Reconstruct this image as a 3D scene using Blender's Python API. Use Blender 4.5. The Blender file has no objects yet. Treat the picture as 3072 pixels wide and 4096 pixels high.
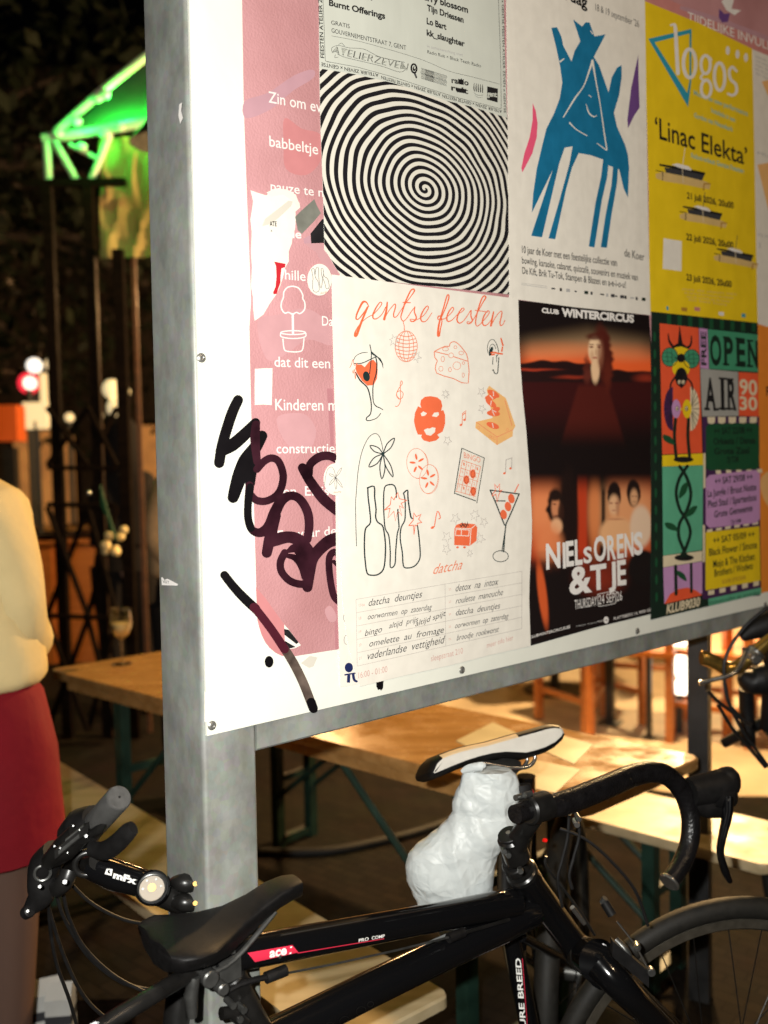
import bpy, math, random
from mathutils import Vector, Matrix, noise
from mathutils.geometry import tessellate_polygon
random.seed(7)
C = bpy.context.scene
col = C.collection
PI = math.pi

# ------------------------------------------------------------------ camera
SC = 3072 / 1659.0                    # display pixels used for measuring -> photo pixels
F = 2050 * SC                         # focal length in photo pixels
CX, CY = 1536.0, 2048.0
CAM_H = 1.46
PITCH, ROLL = math.radians(3.0), 0.021
fw = Vector((0, math.cos(PITCH), -math.sin(PITCH)))
r0 = Vector((1, 0, 0)); u0 = Vector((0, math.sin(PITCH), math.cos(PITCH)))
rt = r0 * math.cos(ROLL) - u0 * math.sin(ROLL)
ut = u0 * math.cos(ROLL) + r0 * math.sin(ROLL)
CAM = Vector((0, 0, CAM_H))
cam = bpy.data.cameras.new('camera'); camo = bpy.data.objects.new('camera', cam); col.objects.link(camo)
camo.matrix_world = Matrix(((rt.x, ut.x, -fw.x, CAM.x), (rt.y, ut.y, -fw.y, CAM.y), (rt.z, ut.z, -fw.z, CAM.z), (0, 0, 0, 1)))
cam.sensor_fit = 'VERTICAL'; cam.sensor_height = 36.0; cam.sensor_width = 27.0
cam.lens = 36.0 * F / 4096.0
cam.clip_start = 0.05; cam.clip_end = 200
cam.dof.use_dof = True; cam.dof.focus_distance = 1.36; cam.dof.aperture_fstop = 3.0
C.camera = camo

# ------------------------------------------------------------------ world: night sky
w = bpy.data.worlds.new('World'); C.world = w; w.use_nodes = True
nt = w.node_tree; bg = nt.nodes['Background']
sky = nt.nodes.new('ShaderNodeTexSky'); sky.sky_type = 'NISHITA'; sky.sun_disc = False
sky.sun_elevation = math.radians(-4); sky.sun_rotation = math.radians(200)
nt.links.new(sky.outputs['Color'], bg.inputs['Color']); bg.inputs['Strength'].default_value = 0.02

# ------------------------------------------------------------------ lights
U_light3 = CAM + (fw + rt * ((262 * SC - 1536) / F) - ut * ((222 * SC - 2048) / F)) * 4.98
U_light2 = CAM + (fw + rt * ((165 * SC - 1536) / F) - ut * ((268 * SC - 2048) / F)) * 4.86
U_light = CAM + (fw + rt * ((268 * SC - 1536) / F) - ut * ((262 * SC - 2048) / F)) * 4.72
def point(name, loc, power, color, radius):
    l = bpy.data.lights.new(name, 'POINT'); l.energy = power; l.color = color; l.shadow_soft_size = radius
    o = bpy.data.objects.new(name, l); o.location = loc; col.objects.link(o); return o
point('camera_flash', CAM - rt * 0.075 + ut * 0.045, 142, (1.0, 0.985, 0.93), 0.012)       # the flash of the camera
point('added_warm_fill', (2.4, -0.7, 4.6), 125, (1.0, 0.70, 0.42), 0.15)                   # added warm fill lifting the right-hand posters, as an assumed unseen street lamp
point('added_terrace_light', (-0.3, 3.0, 3.3), 26, (1.0, 0.54, 0.18), 0.09)                  # assumed lamps over the terrace; this one added to light table and benches
point('added_terrace_light', (1.3, 4.6, 2.4), 620, (1.0, 0.62, 0.27), 0.08)  # assumed lamp hidden by the board, moved nearer to light chairs and ground
point('added_terrace_light', (2.6, 7.5, 2.4), 520, (1.0, 0.66, 0.30), 0.08)  # additional lamp out of view, brightening the cloth tables and ground
point('added_terrace_light', (-0.9, 4.2, 2.65), 5.5, (1.0, 0.66, 0.22), 0.06)  # added lamp that warms the pavilion curtain
point('added_terrace_light', (-0.55, 8.3, 2.9), 110, (1.0, 0.55, 0.22), 0.10)  # assumed lamp, hidden by the board, for the warm left background
point('added_terrace_light', (-5.2, 11.5, 3.2), 80, (1.0, 0.50, 0.20), 0.12)  # assumed lamp outside the frame at the far left
point('assumed_pavilion_light', U_light3, 9, (0.01, 1.0, 0.06), 0.03); point('assumed_pavilion_light', U_light, 3.2, (0.02, 1.0, 0.10), 0.03); point('assumed_pavilion_light', U_light2, 4.5, (0.02, 1.0, 0.10), 0.03)                # assumed green lamps by the pavilion roof
vs = C.view_settings; vs.view_transform = 'Standard'; vs.look = 'None'; vs.exposure = 0.0; vs.gamma = 1.0
C.cycles.use_denoising = True
C.cycles.max_bounces = 6; C.cycles.sample_clamp_indirect = 3.0
C.cycles.caustics_reflective = False; C.cycles.caustics_refractive = False

# ------------------------------------------------------------------ pixel helpers
def crop(x0, y0, s): return lambda x, y: (x0 + x / s, y0 + y / s)
G1 = crop(1320, 1150, 2.07375); G2 = crop(1320, 1700, 2.07375); G3 = crop(1320, 2250, 2.07375)
GR = crop(820, 1560, 1.675); SP = crop(1260, 250, 2.07375); AT = crop(1260, 0, 2.07375)
KL = crop(2600, 1230, 1.7013); YE = crop(2570, 0, 1.7151); KO = crop(1900, 0, 1.4155)
WI = crop(2050, 1200, 1.58); R1 = crop(700, 0, 1.185); R3 = crop(700, 600, 1.70125); R4 = crop(1250, 1050, 1.2642)
R7 = crop(0, 3000, 1.185); BL = crop(0, 3050, 2.07375); BS = crop(600, 3400, 1.8433); BH = crop(1600, 2800, 1.95176)
BW = crop(1900, 3300, 1.41553); R8 = crop(1400, 2800, .99223); L1 = crop(0, 0, 1.58); L2 = crop(0, 1200, 1.843)
RT = crop(2300, 2400, 2.149); DD = crop(0, 0, 1 / SC); B6 = crop(1300, 3400, 2.07375); R6 = crop(0, 1700, 1.38273)
def ray(p): return (fw + rt * ((p[0] - CX) / F) - ut * ((p[1] - CY) / F))
def U(p, d): return CAM + ray(p) * d                      # a point at depth d
def onplane(p, p0, n):
    r = ray(p); return CAM + r * ((p0 - CAM).dot(n) / r.dot(n))
def atz(p, z):                                            # the point at a height
    r = ray(p); return CAM + r * ((z - CAM.z) / r.z)

# ------------------------------------------------------------------ materials
M = {}
def mat(name, rgb, rough=0.5, metal=0.0, spec=0.5, noise_s=0, noise_a=0.0, bump=0.0, bump_s=200, emit=None, es=0, rgb2=None, alpha=1.0, coat=0, trans=0, detail=4):
    m = bpy.data.materials.new(name); m.use_nodes = True; n = m.node_tree.nodes; l = m.node_tree.links
    b = n['Principled BSDF']
    b.inputs['Base Color'].default_value = (*rgb, 1); b.inputs['Roughness'].default_value = rough
    b.inputs['Metallic'].default_value = metal; b.inputs['Specular IOR Level'].default_value = spec
    b.inputs['Coat Weight'].default_value = coat; b.inputs['Alpha'].default_value = alpha
    b.inputs['Transmission Weight'].default_value = trans
    tc = n.new('ShaderNodeTexCoord')
    if noise_s:
        t = n.new('ShaderNodeTexNoise'); t.inputs['Scale'].default_value = noise_s; t.inputs['Detail'].default_value = detail
        l.new(tc.outputs['Object'], t.inputs['Vector'])
        r = n.new('ShaderNodeValToRGB'); r.color_ramp.elements[0].position = .3; r.color_ramp.elements[1].position = .7
        a = tuple(max(0, c * (1 - noise_a)) for c in rgb); c2 = rgb2 or tuple(min(1, c * (1 + noise_a)) for c in rgb)
        r.color_ramp.elements[0].color = (*a, 1); r.color_ramp.elements[1].color = (*c2, 1)
        l.new(t.outputs['Fac'], r.inputs['Fac']); l.new(r.outputs['Color'], b.inputs['Base Color'])
        rr = n.new('ShaderNodeMapRange'); rr.inputs['To Min'].default_value = max(.03, rough - .1); rr.inputs['To Max'].default_value = min(1, rough + .12)
        l.new(t.outputs['Fac'], rr.inputs['Value']); l.new(rr.outputs['Result'], b.inputs['Roughness'])
    if bump:
        t2 = n.new('ShaderNodeTexNoise'); t2.inputs['Scale'].default_value = bump_s; t2.inputs['Detail'].default_value = 3
        l.new(tc.outputs['Object'], t2.inputs['Vector'])
        bp = n.new('ShaderNodeBump'); bp.inputs['Strength'].default_value = bump; bp.inputs['Distance'].default_value = 0.01
        l.new(t2.outputs['Fac'], bp.inputs['Height']); l.new(bp.outputs['Normal'], b.inputs['Normal'])
    if emit: b.inputs['Emission Color'].default_value = (*emit, 1); b.inputs['Emission Strength'].default_value = es
    M[name] = m; return m
def ink(name, rgb, rough=.55, a=.04, s=40):
    m = mat(name, rgb, rough, 0, .28, noise_s=s, noise_a=a, bump=.20, bump_s=7); n = m.node_tree.nodes; l = m.node_tree.links
    t = [x for x in n if x.bl_idname == 'ShaderNodeTexNoise' and abs(x.inputs['Scale'].default_value - 7) < .01][0]; t.inputs['Distortion'].default_value = .4
    mp = n.new('ShaderNodeMapping'); mp.inputs['Rotation'].default_value = (0, 0, .12); mp.inputs['Scale'].default_value = (1.6, .30, 1); tc = [x for x in n if x.bl_idname == 'ShaderNodeTexCoord'][0]
    l.new(tc.outputs['Object'], mp.inputs['Vector']); l.new(mp.outputs['Vector'], t.inputs['Vector']); return m
ink('white_board', (.78, .78, .69), .4, .03, 9)
mat('pink_print', (.50, .235, .24), .5, 0, .35, noise_s=5, noise_a=.14, rgb2=(.60, .31, .325), bump=.15, bump_s=300)
ink('pink_strip', (.44, .19, .21)); ink('pink_light', (.53, .285, .30)); ink('pink_warm', (.54, .21, .215)); ink('mauve', (.48, .27, .31))
ink('print_white', (.78, .74, .70)); ink('paper_white', (.79, .745, .66)); ink('paper_cream', (.76, .71, .62)); ink('paper_grey', (.60, .62, .55), a=.04, s=12)
ink('ink_black', (.012, .011, .012), a=.3); ink('ink_grey', (.045, .045, .05)); ink('ink_light', (.42, .41, .40)); ink('line_grey', (.44, .40, .37))
ink('ink_green_black', (.012, .03, .03)); ink('orange_print', (.80, .15, .06)); ink('orange_line', (.74, .22, .12)); ink('peach_print', (.80, .45, .17))
ink('rose_text', (.62, .38, .33)); ink('rose_dark', (.55, .22, .20)); ink('navy', (.012, .02, .09)); ink('red_print', (.50, .02, .03))
ink('marker_black', (.004, .003, .004), .45); mat('marker_maroon', (.018, .005, .009), .4, 0, .25, noise_s=22, noise_a=.5, rgb2=(.042, .010, .018))
mat('marker_faded', (.06, .038, .032), .45, 0, .4, noise_s=28, noise_a=.6, rgb2=(.17, .125, .10)); ink('marker_red', (.06, .007, .016))
mat('grey_tape', (.20, .20, .17), .4, 0, .5, noise_s=30, noise_a=.2); mat('clear_tape', (.62, .58, .50), .3, 0, .5)
ink('blue_print', (.008, .155, .30), a=.12, s=25); ink('hot_pink', (.80, .10, .20)); ink('violet', (.14, .06, .22)); ink('yellow_print', (.80, .56, .012), a=.05, s=20)
ink('cyan_line', (.03, .30, .42)); ink('cyan_text', (.30, .50, .42)); ink('cream_print', (.74, .62, .42)); ink('yellow_dark', (.42, .22, .03)); ink('yellow_mid', (.66, .46, .18))
ink('orange_red', (.80, .10, .035)); ink('lilac', (.52, .27, .50)); ink('green_print', (.055, .28, .15)); ink('green_dark', (.012, .075, .03)); ink('green_black', (.009, .022, .014))
ink('plum', (.06, .02, .075)); ink('grey_print', (.36, .35, .32)); ink('orange_paper', (.80, .25, .03)); ink('red_dark', (.20, .01, .01)); ink('green_light', (.11, .40, .24))
# galvanised steel: mottled spangle and streaks
def galv():
    m = mat('galvanised', (.30, .32, .31), .5, .2, .5); n = m.node_tree.nodes; l = m.node_tree.links; b = n['Principled BSDF']
    tc = n.new('ShaderNodeTexCoord'); mp = n.new('ShaderNodeMapping'); mp.inputs['Scale'].default_value = (1, 1, .6)
    l.new(tc.outputs['Object'], mp.inputs['Vector'])
    a = n.new('ShaderNodeTexNoise'); a.inputs['Scale'].default_value = 16; a.inputs['Detail'].default_value = 7; a.inputs['Roughness'].default_value = .65
    v = n.new('ShaderNodeTexVoronoi'); v.inputs['Scale'].default_value = 90
    l.new(mp.outputs['Vector'], a.inputs['Vector']); l.new(tc.outputs['Object'], v.inputs['Vector'])
    r = n.new('ShaderNodeValToRGB'); e = r.color_ramp.elements
    e[0].position = .34; e[0].color = (.20, .205, .182, 1); e[1].position = .68; e[1].color = (.345, .358, .33, 1)
    l.new(a.outputs['Fac'], r.inputs['Fac'])
    mx = n.new('ShaderNodeMix'); mx.data_type = 'RGBA'; mx.blend_type = 'MULTIPLY'; mx.inputs[0].default_value = .10
    l.new(r.outputs['Color'], mx.inputs[6]); l.new(v.outputs['Color'], mx.inputs[7]); l.new(mx.outputs[2], b.inputs['Base Color'])
    rr = n.new('ShaderNodeMapRange'); rr.inputs['To Min'].default_value = .35; rr.inputs['To Max'].default_value = .62
    l.new(a.outputs['Fac'], rr.inputs['Value']); l.new(rr.outputs['Result'], b.inputs['Roughness'])
galv()
mat('screw_steel', (.35, .34, .31), .35, .7); mat('dark_gap', (.02, .02, .02), .8)
def wood(name, c1, c2, rough, along):
    m = mat(name, c1, rough, 0, .5, coat=0); n = m.node_tree.nodes; l = m.node_tree.links; b = n['Principled BSDF']
    tc = n.new('ShaderNodeTexCoord'); mp = n.new('ShaderNodeMapping'); mp.inputs['Rotation'].default_value = (0, 0, along); mp.inputs['Scale'].default_value = (1.2, 22, 22)
    l.new(tc.outputs['Object'], mp.inputs['Vector'])
    a = n.new('ShaderNodeTexNoise'); a.inputs['Scale'].default_value = 1.6; a.inputs['Detail'].default_value = 6; l.new(mp.outputs['Vector'], a.inputs['Vector'])
    r = n.new('ShaderNodeValToRGB'); e = r.color_ramp.elements; e[0].position = .32; e[0].color = (*c1, 1); e[1].position = .7; e[1].color = (*c2, 1)
    l.new(a.outputs['Fac'], r.inputs['Fac']); l.new(r.outputs['Color'], b.inputs['Base Color'])
    a2 = n.new('ShaderNodeTexNoise'); a2.inputs['Scale'].default_value = 14; a2.inputs['Detail'].default_value = 5; l.new(tc.outputs['Object'], a2.inputs['Vector'])
    rr = n.new('ShaderNodeMapRange'); rr.inputs['From Min'].default_value = .3; rr.inputs['From Max'].default_value = .7
    rr.inputs['To Min'].default_value = max(.05, rough - .10); rr.inputs['To Max'].default_value = rough + .14
    l.new(a2.outputs['Fac'], rr.inputs['Value']); l.new(rr.outputs['Result'], b.inputs['Roughness'])
    bp = n.new('ShaderNodeBump'); bp.inputs['Strength'].default_value = .12; bp.inputs['Distance'].default_value = .004
    l.new(a2.outputs['Fac'], bp.inputs['Height']); l.new(bp.outputs['Normal'], b.inputs['Normal'])
wood('table_wood', (.31, .16, .05), (.43, .24, .085), .22, math.radians(-41)); wood('bench_wood', (.44, .34, .19), (.54, .43, .26), .4, math.radians(-41))
wood('chair_wood', (.42, .13, .03), (.55, .20, .05), .4, 0); wood('dark_timber', (.005, .0035, .003), (.011, .007, .005), .6, 0); wood('brown_timber', (.07, .03, .013), (.12, .05, .02), .5, 0)
M['dark_timber'].node_tree.nodes['Principled BSDF'].inputs['Specular IOR Level'].default_value = .03
mat('bike_black', (.004, .004, .0045), .14, 0, .5, coat=.4); mat('matt_black', (.007, .0065, .0065), .5, 0, .3, noise_s=60, noise_a=.3); mat('satin_black', (.009, .0085, .008), .3, 0, .45, noise_s=50, noise_a=.3)
mat('rubber', (.013, .012, .010), .62, 0, .3, noise_s=80, noise_a=.25); mat('grip_rubber', (.065, .063, .06), .7, 0, .35, noise_s=120, noise_a=.2, bump=.3, bump_s=900)
mat('bar_tape', (.006, .0055, .006), .3, 0, .4, noise_s=70, noise_a=.3, bump=.2, bump_s=220); mat('grey_alloy', (.11, .11, .105), .35, .75, .5, noise_s=50, noise_a=.25)
mat('silver', (.62, .60, .56), .25, .95); mat('rim_alloy', (.13, .115, .09), .4, .7, noise_s=60, noise_a=.2); mat('gold_metal', (.55, .34, .08), .25, .9)
mat('saddle_leather', (.0045, .004, .004), .55, 0, .25, noise_s=120, noise_a=.3, bump=.08, bump_s=700); mat('white_vinyl', (.58, .55, .49), .45, 0, .45, noise_s=40, noise_a=.05)
mat('cream_piping', (.70, .50, .28), .5); mat('decal_red', (.68, .03, .07), .3, 0, .5); mat('decal_white', (.85, .84, .80), .35); mat('cap_white', (.40, .35, .29), .75, 0, .1); mat('bronze', (.35, .2, .06), .4, .8)
mat('green_steel', (.012, .035, .024), .45, 0, .5, noise_s=20, noise_a=.3); mat('black_steel', (.02, .02, .02), .45, 0, .5, noise_s=20, noise_a=.3)
def bagmat():
    m = mat('plastic_film', (.55, .585, .58), .42, 0, .35); n = m.node_tree.nodes; l = m.node_tree.links; b = n['Principled BSDF']
    tc = n.new('ShaderNodeTexCoord'); h = None
    for sc, dist, wt in ((16, .9, 1.0), (42, .6, .7)):
        v = n.new('ShaderNodeTexVoronoi'); v.feature = 'DISTANCE_TO_EDGE'; v.inputs['Scale'].default_value = sc
        t = n.new('ShaderNodeTexNoise'); t.inputs['Scale'].default_value = 12; t.inputs['Detail'].default_value = 3
        vm = n.new('ShaderNodeVectorMath'); vm.operation = 'MULTIPLY_ADD'; vm.inputs[1].default_value = (.06, .06, .06)
        l.new(tc.outputs['Object'], t.inputs['Vector']); l.new(t.outputs['Color'], vm.inputs[0]); l.new(tc.outputs['Object'], vm.inputs[2]); l.new(vm.outputs[0], v.inputs['Vector'])
        bp = n.new('ShaderNodeBump'); bp.inputs['Strength'].default_value = .55 * wt; bp.inputs['Distance'].default_value = .008; bp.invert = True
        l.new(v.outputs['Distance'], bp.inputs['Height'])
        if h: l.new(h.outputs['Normal'], bp.inputs['Normal'])
        h = bp
    l.new(h.outputs['Normal'], b.inputs['Normal']); b.inputs['Subsurface Weight'].default_value = .06; b.inputs['Subsurface Radius'].default_value = (.03, .03, .03)
bagmat()
mat('wool_cream', (.60, .485, .255), .95, 0, .1, noise_s=14, noise_a=.05, bump=.9, bump_s=9); mat('skirt_red', (.17, .005, .011), .85, 0, .2, noise_s=6, noise_a=.15, bump=.8, bump_s=11)
mat('tights', (.11, .062, .045), .7, 0, .3); mat('skin', (.48, .26, .17), .5, 0, .4); mat('hair_brown', (.05, .025, .012), .5); mat('shoe_black', (.015, .013, .012), .4)
mat('jacket_beige', (.50, .34, .18), .9, 0, .2, noise_s=40, noise_a=.1); mat('cloth_dark', (.012, .010, .010), .9, 0, .2)
mat('red_lens', (.5, .005, .005), .15, 0, .5, emit=(1, .02, .01), es=.35)
mat('leaf_dark', (.006, .009, .003), .7, 0, .2, noise_s=3, noise_a=.4); mat('bark', (.03, .02, .014), .9, noise_s=20, noise_a=.3)
mat('wall_dark', (.035, .026, .02), .9, noise_s=6, noise_a=.4); mat('tarp_yellow', (.34, .25, .09), .8, 0, .2, noise_s=2.2, noise_a=.35, rgb2=(.52, .40, .17)); mat('pavilion_steel', (.55, .58, .55), .4, .1)
mat('roof_sheet', (.22, .28, .22), .7, noise_s=2, noise_a=.3); mat('lamp_warm', (1, .8, .5), .5, emit=(1, .62, .25), es=8); mat('lamp_white', (1, 1, .95), .5, emit=(1, .95, .85), es=1.4)
mat('lamp_soft', (1, .9, .6), .5, emit=(1, .78, .42), es=.65); mat('sign_red', (.7, .01, .03), .4, emit=(1, .02, .06), es=.8); mat('orange_plastic', (.75, .13, .02), .5, emit=(1, .14, .02), es=.12)  # the orange bin plastic glows a little though it is no lamp
mat('added_warm_glow', (.8, .4, .15), .6, emit=(1, .40, .11), es=.20, noise_s=3, noise_a=.5); mat('window_white', (1, 1, 1), .6, emit=(1, .93, .72), es=4.5)
mat('linen', (.74, .66, .50), .85, noise_s=8, noise_a=.08); mat('paper_box', (.55, .55, .52), .7, noise_s=9, noise_a=.12); mat('menu_paper', (.50, .43, .26), .35, noise_s=8, noise_a=.1)
mat('rose_petal', (.45, .05, .05), .7); mat('flower_cream', (.8, .62, .28), .7)
g = mat('clear_glass', (1, 1, 1), .03); n_g = g.node_tree.nodes; l_g = g.node_tree.links      # thin glass: see-through with a fresnel gloss
tr_ = n_g.new('ShaderNodeBsdfTransparent'); tr_.inputs['Color'].default_value = (.985, .985, .97, 1); gg = n_g.new('ShaderNodeBsdfGlossy'); gg.inputs['Roughness'].default_value = .04; lw = n_g.new('ShaderNodeLayerWeight'); lw.inputs['Blend'].default_value = .55; ms = n_g.new('ShaderNodeMixShader')
l_g.new(lw.outputs['Facing'], ms.inputs[0]); l_g.new(tr_.outputs[0], ms.inputs[1]); l_g.new(gg.outputs[0], ms.inputs[2]); l_g.new(ms.outputs[0], n_g['Material Output'].inputs['Surface'])
g = mat('white_wine', (.95, .74, .34), .05, 0, .5, trans=.08); g.node_tree.nodes['Principled BSDF'].inputs['IOR'].default_value = 1.33
def groundmat():
    m = mat('paving', (.09, .075, .06), .9, 0, .1); n = m.node_tree.nodes; l = m.node_tree.links; b = n['Principled BSDF']
    tc = n.new('ShaderNodeTexCoord'); br = n.new('ShaderNodeTexBrick'); br.inputs['Scale'].default_value = 5.5
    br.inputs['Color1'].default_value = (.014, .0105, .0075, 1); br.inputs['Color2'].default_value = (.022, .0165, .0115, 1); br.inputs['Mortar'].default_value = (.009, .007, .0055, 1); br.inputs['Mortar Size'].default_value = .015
    mp = n.new('ShaderNodeMapping'); mp.inputs['Rotation'].default_value = (0, 0, .7); l.new(tc.outputs['Object'], mp.inputs['Vector']); l.new(mp.outputs['Vector'], br.inputs['Vector'])
    t = n.new('ShaderNodeTexNoise'); t.inputs['Scale'].default_value = 3; t.inputs['Detail'].default_value = 6; l.new(tc.outputs['Object'], t.inputs['Vector'])
    mx = n.new('ShaderNodeMix'); mx.data_type = 'RGBA'; mx.blend_type = 'MULTIPLY'; mx.inputs[0].default_value = .6
    l.new(br.outputs['Color'], mx.inputs[6]); l.new(t.outputs['Color'], mx.inputs[7]); l.new(mx.outputs[2], b.inputs['Base Color'])
    bp = n.new('ShaderNodeBump'); bp.inputs['Strength'].default_value = .5; bp.inputs['Distance'].default_value = .01
    l.new(br.outputs['Fac'], bp.inputs['Height']); bp.invert = True; l.new(bp.outputs['Normal'], b.inputs['Normal'])
groundmat()
mat('pale_lit_paving', (.50, .41, .29), .55, noise_s=2.5, noise_a=.3, bump=.2, bump_s=30)

# ------------------------------------------------------------------ object helpers
def tag(o, label=None, cat=None, group=None, kind=None):
    for k, v in (('label', label), ('category', cat), ('group', group), ('kind', kind)):
        if v: o[k] = v
    return o
def thing(name, loc, label, cat, group=None):
    o = bpy.data.objects.new(name, None); o.empty_display_size = .1; o.location = loc; col.objects.link(o)
    return tag(o, label, cat, group)
def wloc(o):
    v = Vector((0, 0, 0))
    while o: v = v + o.location; o = o.parent
    return v
class MB:
    def __init__(s): s.v = []; s.f = []; s.m = []; s.names = []
    def mi(s, m):
        if m not in s.names: s.names.append(m)
        return s.names.index(m)
    def add(s, vs_, fs, m):
        b = len(s.v); s.v += [Vector(x) for x in vs_]; k = s.mi(m)
        for f in fs: s.f.append([b + i for i in f]); s.m.append(k)
        return s
    def box(s, c, size, m, ax=None, ay=None, az=None):
        ax = (ax or Vector((1, 0, 0))).normalized(); az = (az or Vector((0, 0, 1))).normalized(); ay = (ay or az.cross(ax)).normalized()
        c = Vector(c); h = [d / 2 for d in size]; vs_ = []
        for i in (-1, 1):
            for j in (-1, 1):
                for k in (-1, 1): vs_.append(c + ax * h[0] * i + ay * h[1] * j + az * h[2] * k)
        return s.add(vs_, [(0, 1, 3, 2), (4, 6, 7, 5), (0, 4, 5, 1), (2, 3, 7, 6), (0, 2, 6, 4), (1, 5, 7, 3)], m)
    def prism(s, poly, d, m):                      # closed 3-D outline pushed along d, both caps
        n = len(poly); a = [Vector(p) for p in poly]; b = [p + d for p in a]
        fs = [tuple(range(n))[::-1], tuple(range(n, 2 * n))] + [(i, (i + 1) % n, n + (i + 1) % n, n + i) for i in range(n)]
        return s.add(a + b, fs, m)
    def loft(s, rings, m, cap=True, closed=True):
        n = len(rings[0]); vs_ = [p for r in rings for p in r]; fs = []
        for i in range(len(rings) - 1):
            for j in range(n if closed else n - 1):
                k = (j + 1) % n; fs.append((i * n + j, i * n + k, (i + 1) * n + k, (i + 1) * n + j))
        if cap: fs += [tuple(range(n))[::-1], tuple(range((len(rings) - 1) * n, len(rings) * n))]
        return s.add(vs_, fs, m)
    def tube(s, pts, r, m, seg=12, smooth=0, cap=True, up=None, flat=1.0):
        pts = [Vector(p) for p in pts]; rs = list(r) if hasattr(r, '__len__') else [r] * len(pts)
        if smooth: pts, rs = catmull(pts, rs, smooth)
        rings = []; prev = None
        for i, p in enumerate(pts):
            t = (pts[min(i + 1, len(pts) - 1)] - pts[max(i - 1, 0)]).normalized()
            if prev is None:
                a = up or (Vector((0, 0, 1)) if abs(t.z) < .9 else Vector((1, 0, 0)))
                x = (a - t * a.dot(t)).normalized()
            else: x = (prev - t * prev.dot(t)).normalized()
            prev = x; y = t.cross(x)
            rings.append([p + x * math.cos(q * 2 * PI / seg) * rs[i] + y * math.sin(q * 2 * PI / seg) * rs[i] * flat for q in range(seg)])
        return s.loft(rings, m, cap)
    def ball(s, c, r, m, seg=14, sc=(1, 1, 1)):
        c = Vector(c); rings = []
        for i in range(1, seg):
            a = PI * i / seg; rings.append([c + Vector((math.sin(a) * math.cos(q * 2 * PI / seg) * r * sc[0], math.sin(a) * math.sin(q * 2 * PI / seg) * r * sc[1], -math.cos(a) * r * sc[2])) for q in range(seg)])
        return s.loft(rings, m)
    def torus(s, c, R, r, m, ax, ay, seg=72, ms=12, a0=0, a1=2 * PI, flat=1.0):
        full = abs(a1 - a0 - 2 * PI) < 1e-6; rings = []; nz = ax.cross(ay).normalized(); N = seg if full else seg + 1
        for i in range(N):
            a = a0 + (a1 - a0) * i / seg; d = ax * math.cos(a) + ay * math.sin(a)
            rings.append([c + d * (R + r * math.cos(q * 2 * PI / ms)) + nz * r * flat * math.sin(q * 2 * PI / ms) for q in range(ms)])
        if full: rings.append(rings[0])
        return s.loft(rings, m, cap=not full)
    def build(s, name, parent=None, origin=None, smooth=True, auto=True):
        if origin is None: origin = wloc(parent) if parent else Vector((0, 0, 0))
        me = bpy.data.meshes.new(name); me.from_pydata([v - origin for v in s.v], [], s.f)
        for n in s.names: me.materials.append(M[n])
        me.polygons.foreach_set('material_index', s.m)
        if smooth:
            me.polygons.foreach_set('use_smooth', [True] * len(s.f))
            if auto:
                try: me.set_sharp_from_angle(angle=math.radians(38))
                except Exception: pass
        me.update()
        o = bpy.data.objects.new(name, me); col.objects.link(o)
        if parent: o.parent = parent
        else: o.location = origin
        return o
def catmull(pts, rs, n):
    P, R = [], []
    for i in range(len(pts) - 1):
        p0, p1, p2, p3 = pts[max(i - 1, 0)], pts[i], pts[i + 1], pts[min(i + 2, len(pts) - 1)]
        for k in range(n):
            t = k / n
            P.append(.5 * ((2 * p1) + (p2 - p0) * t + (2 * p0 - 5 * p1 + 4 * p2 - p3) * t * t + (3 * p1 - p0 - 3 * p2 + p3) * t ** 3)); R.append(rs[i] + (rs[i + 1] - rs[i]) * t)
    P.append(pts[-1]); R.append(rs[-1]); return P, R

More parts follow.
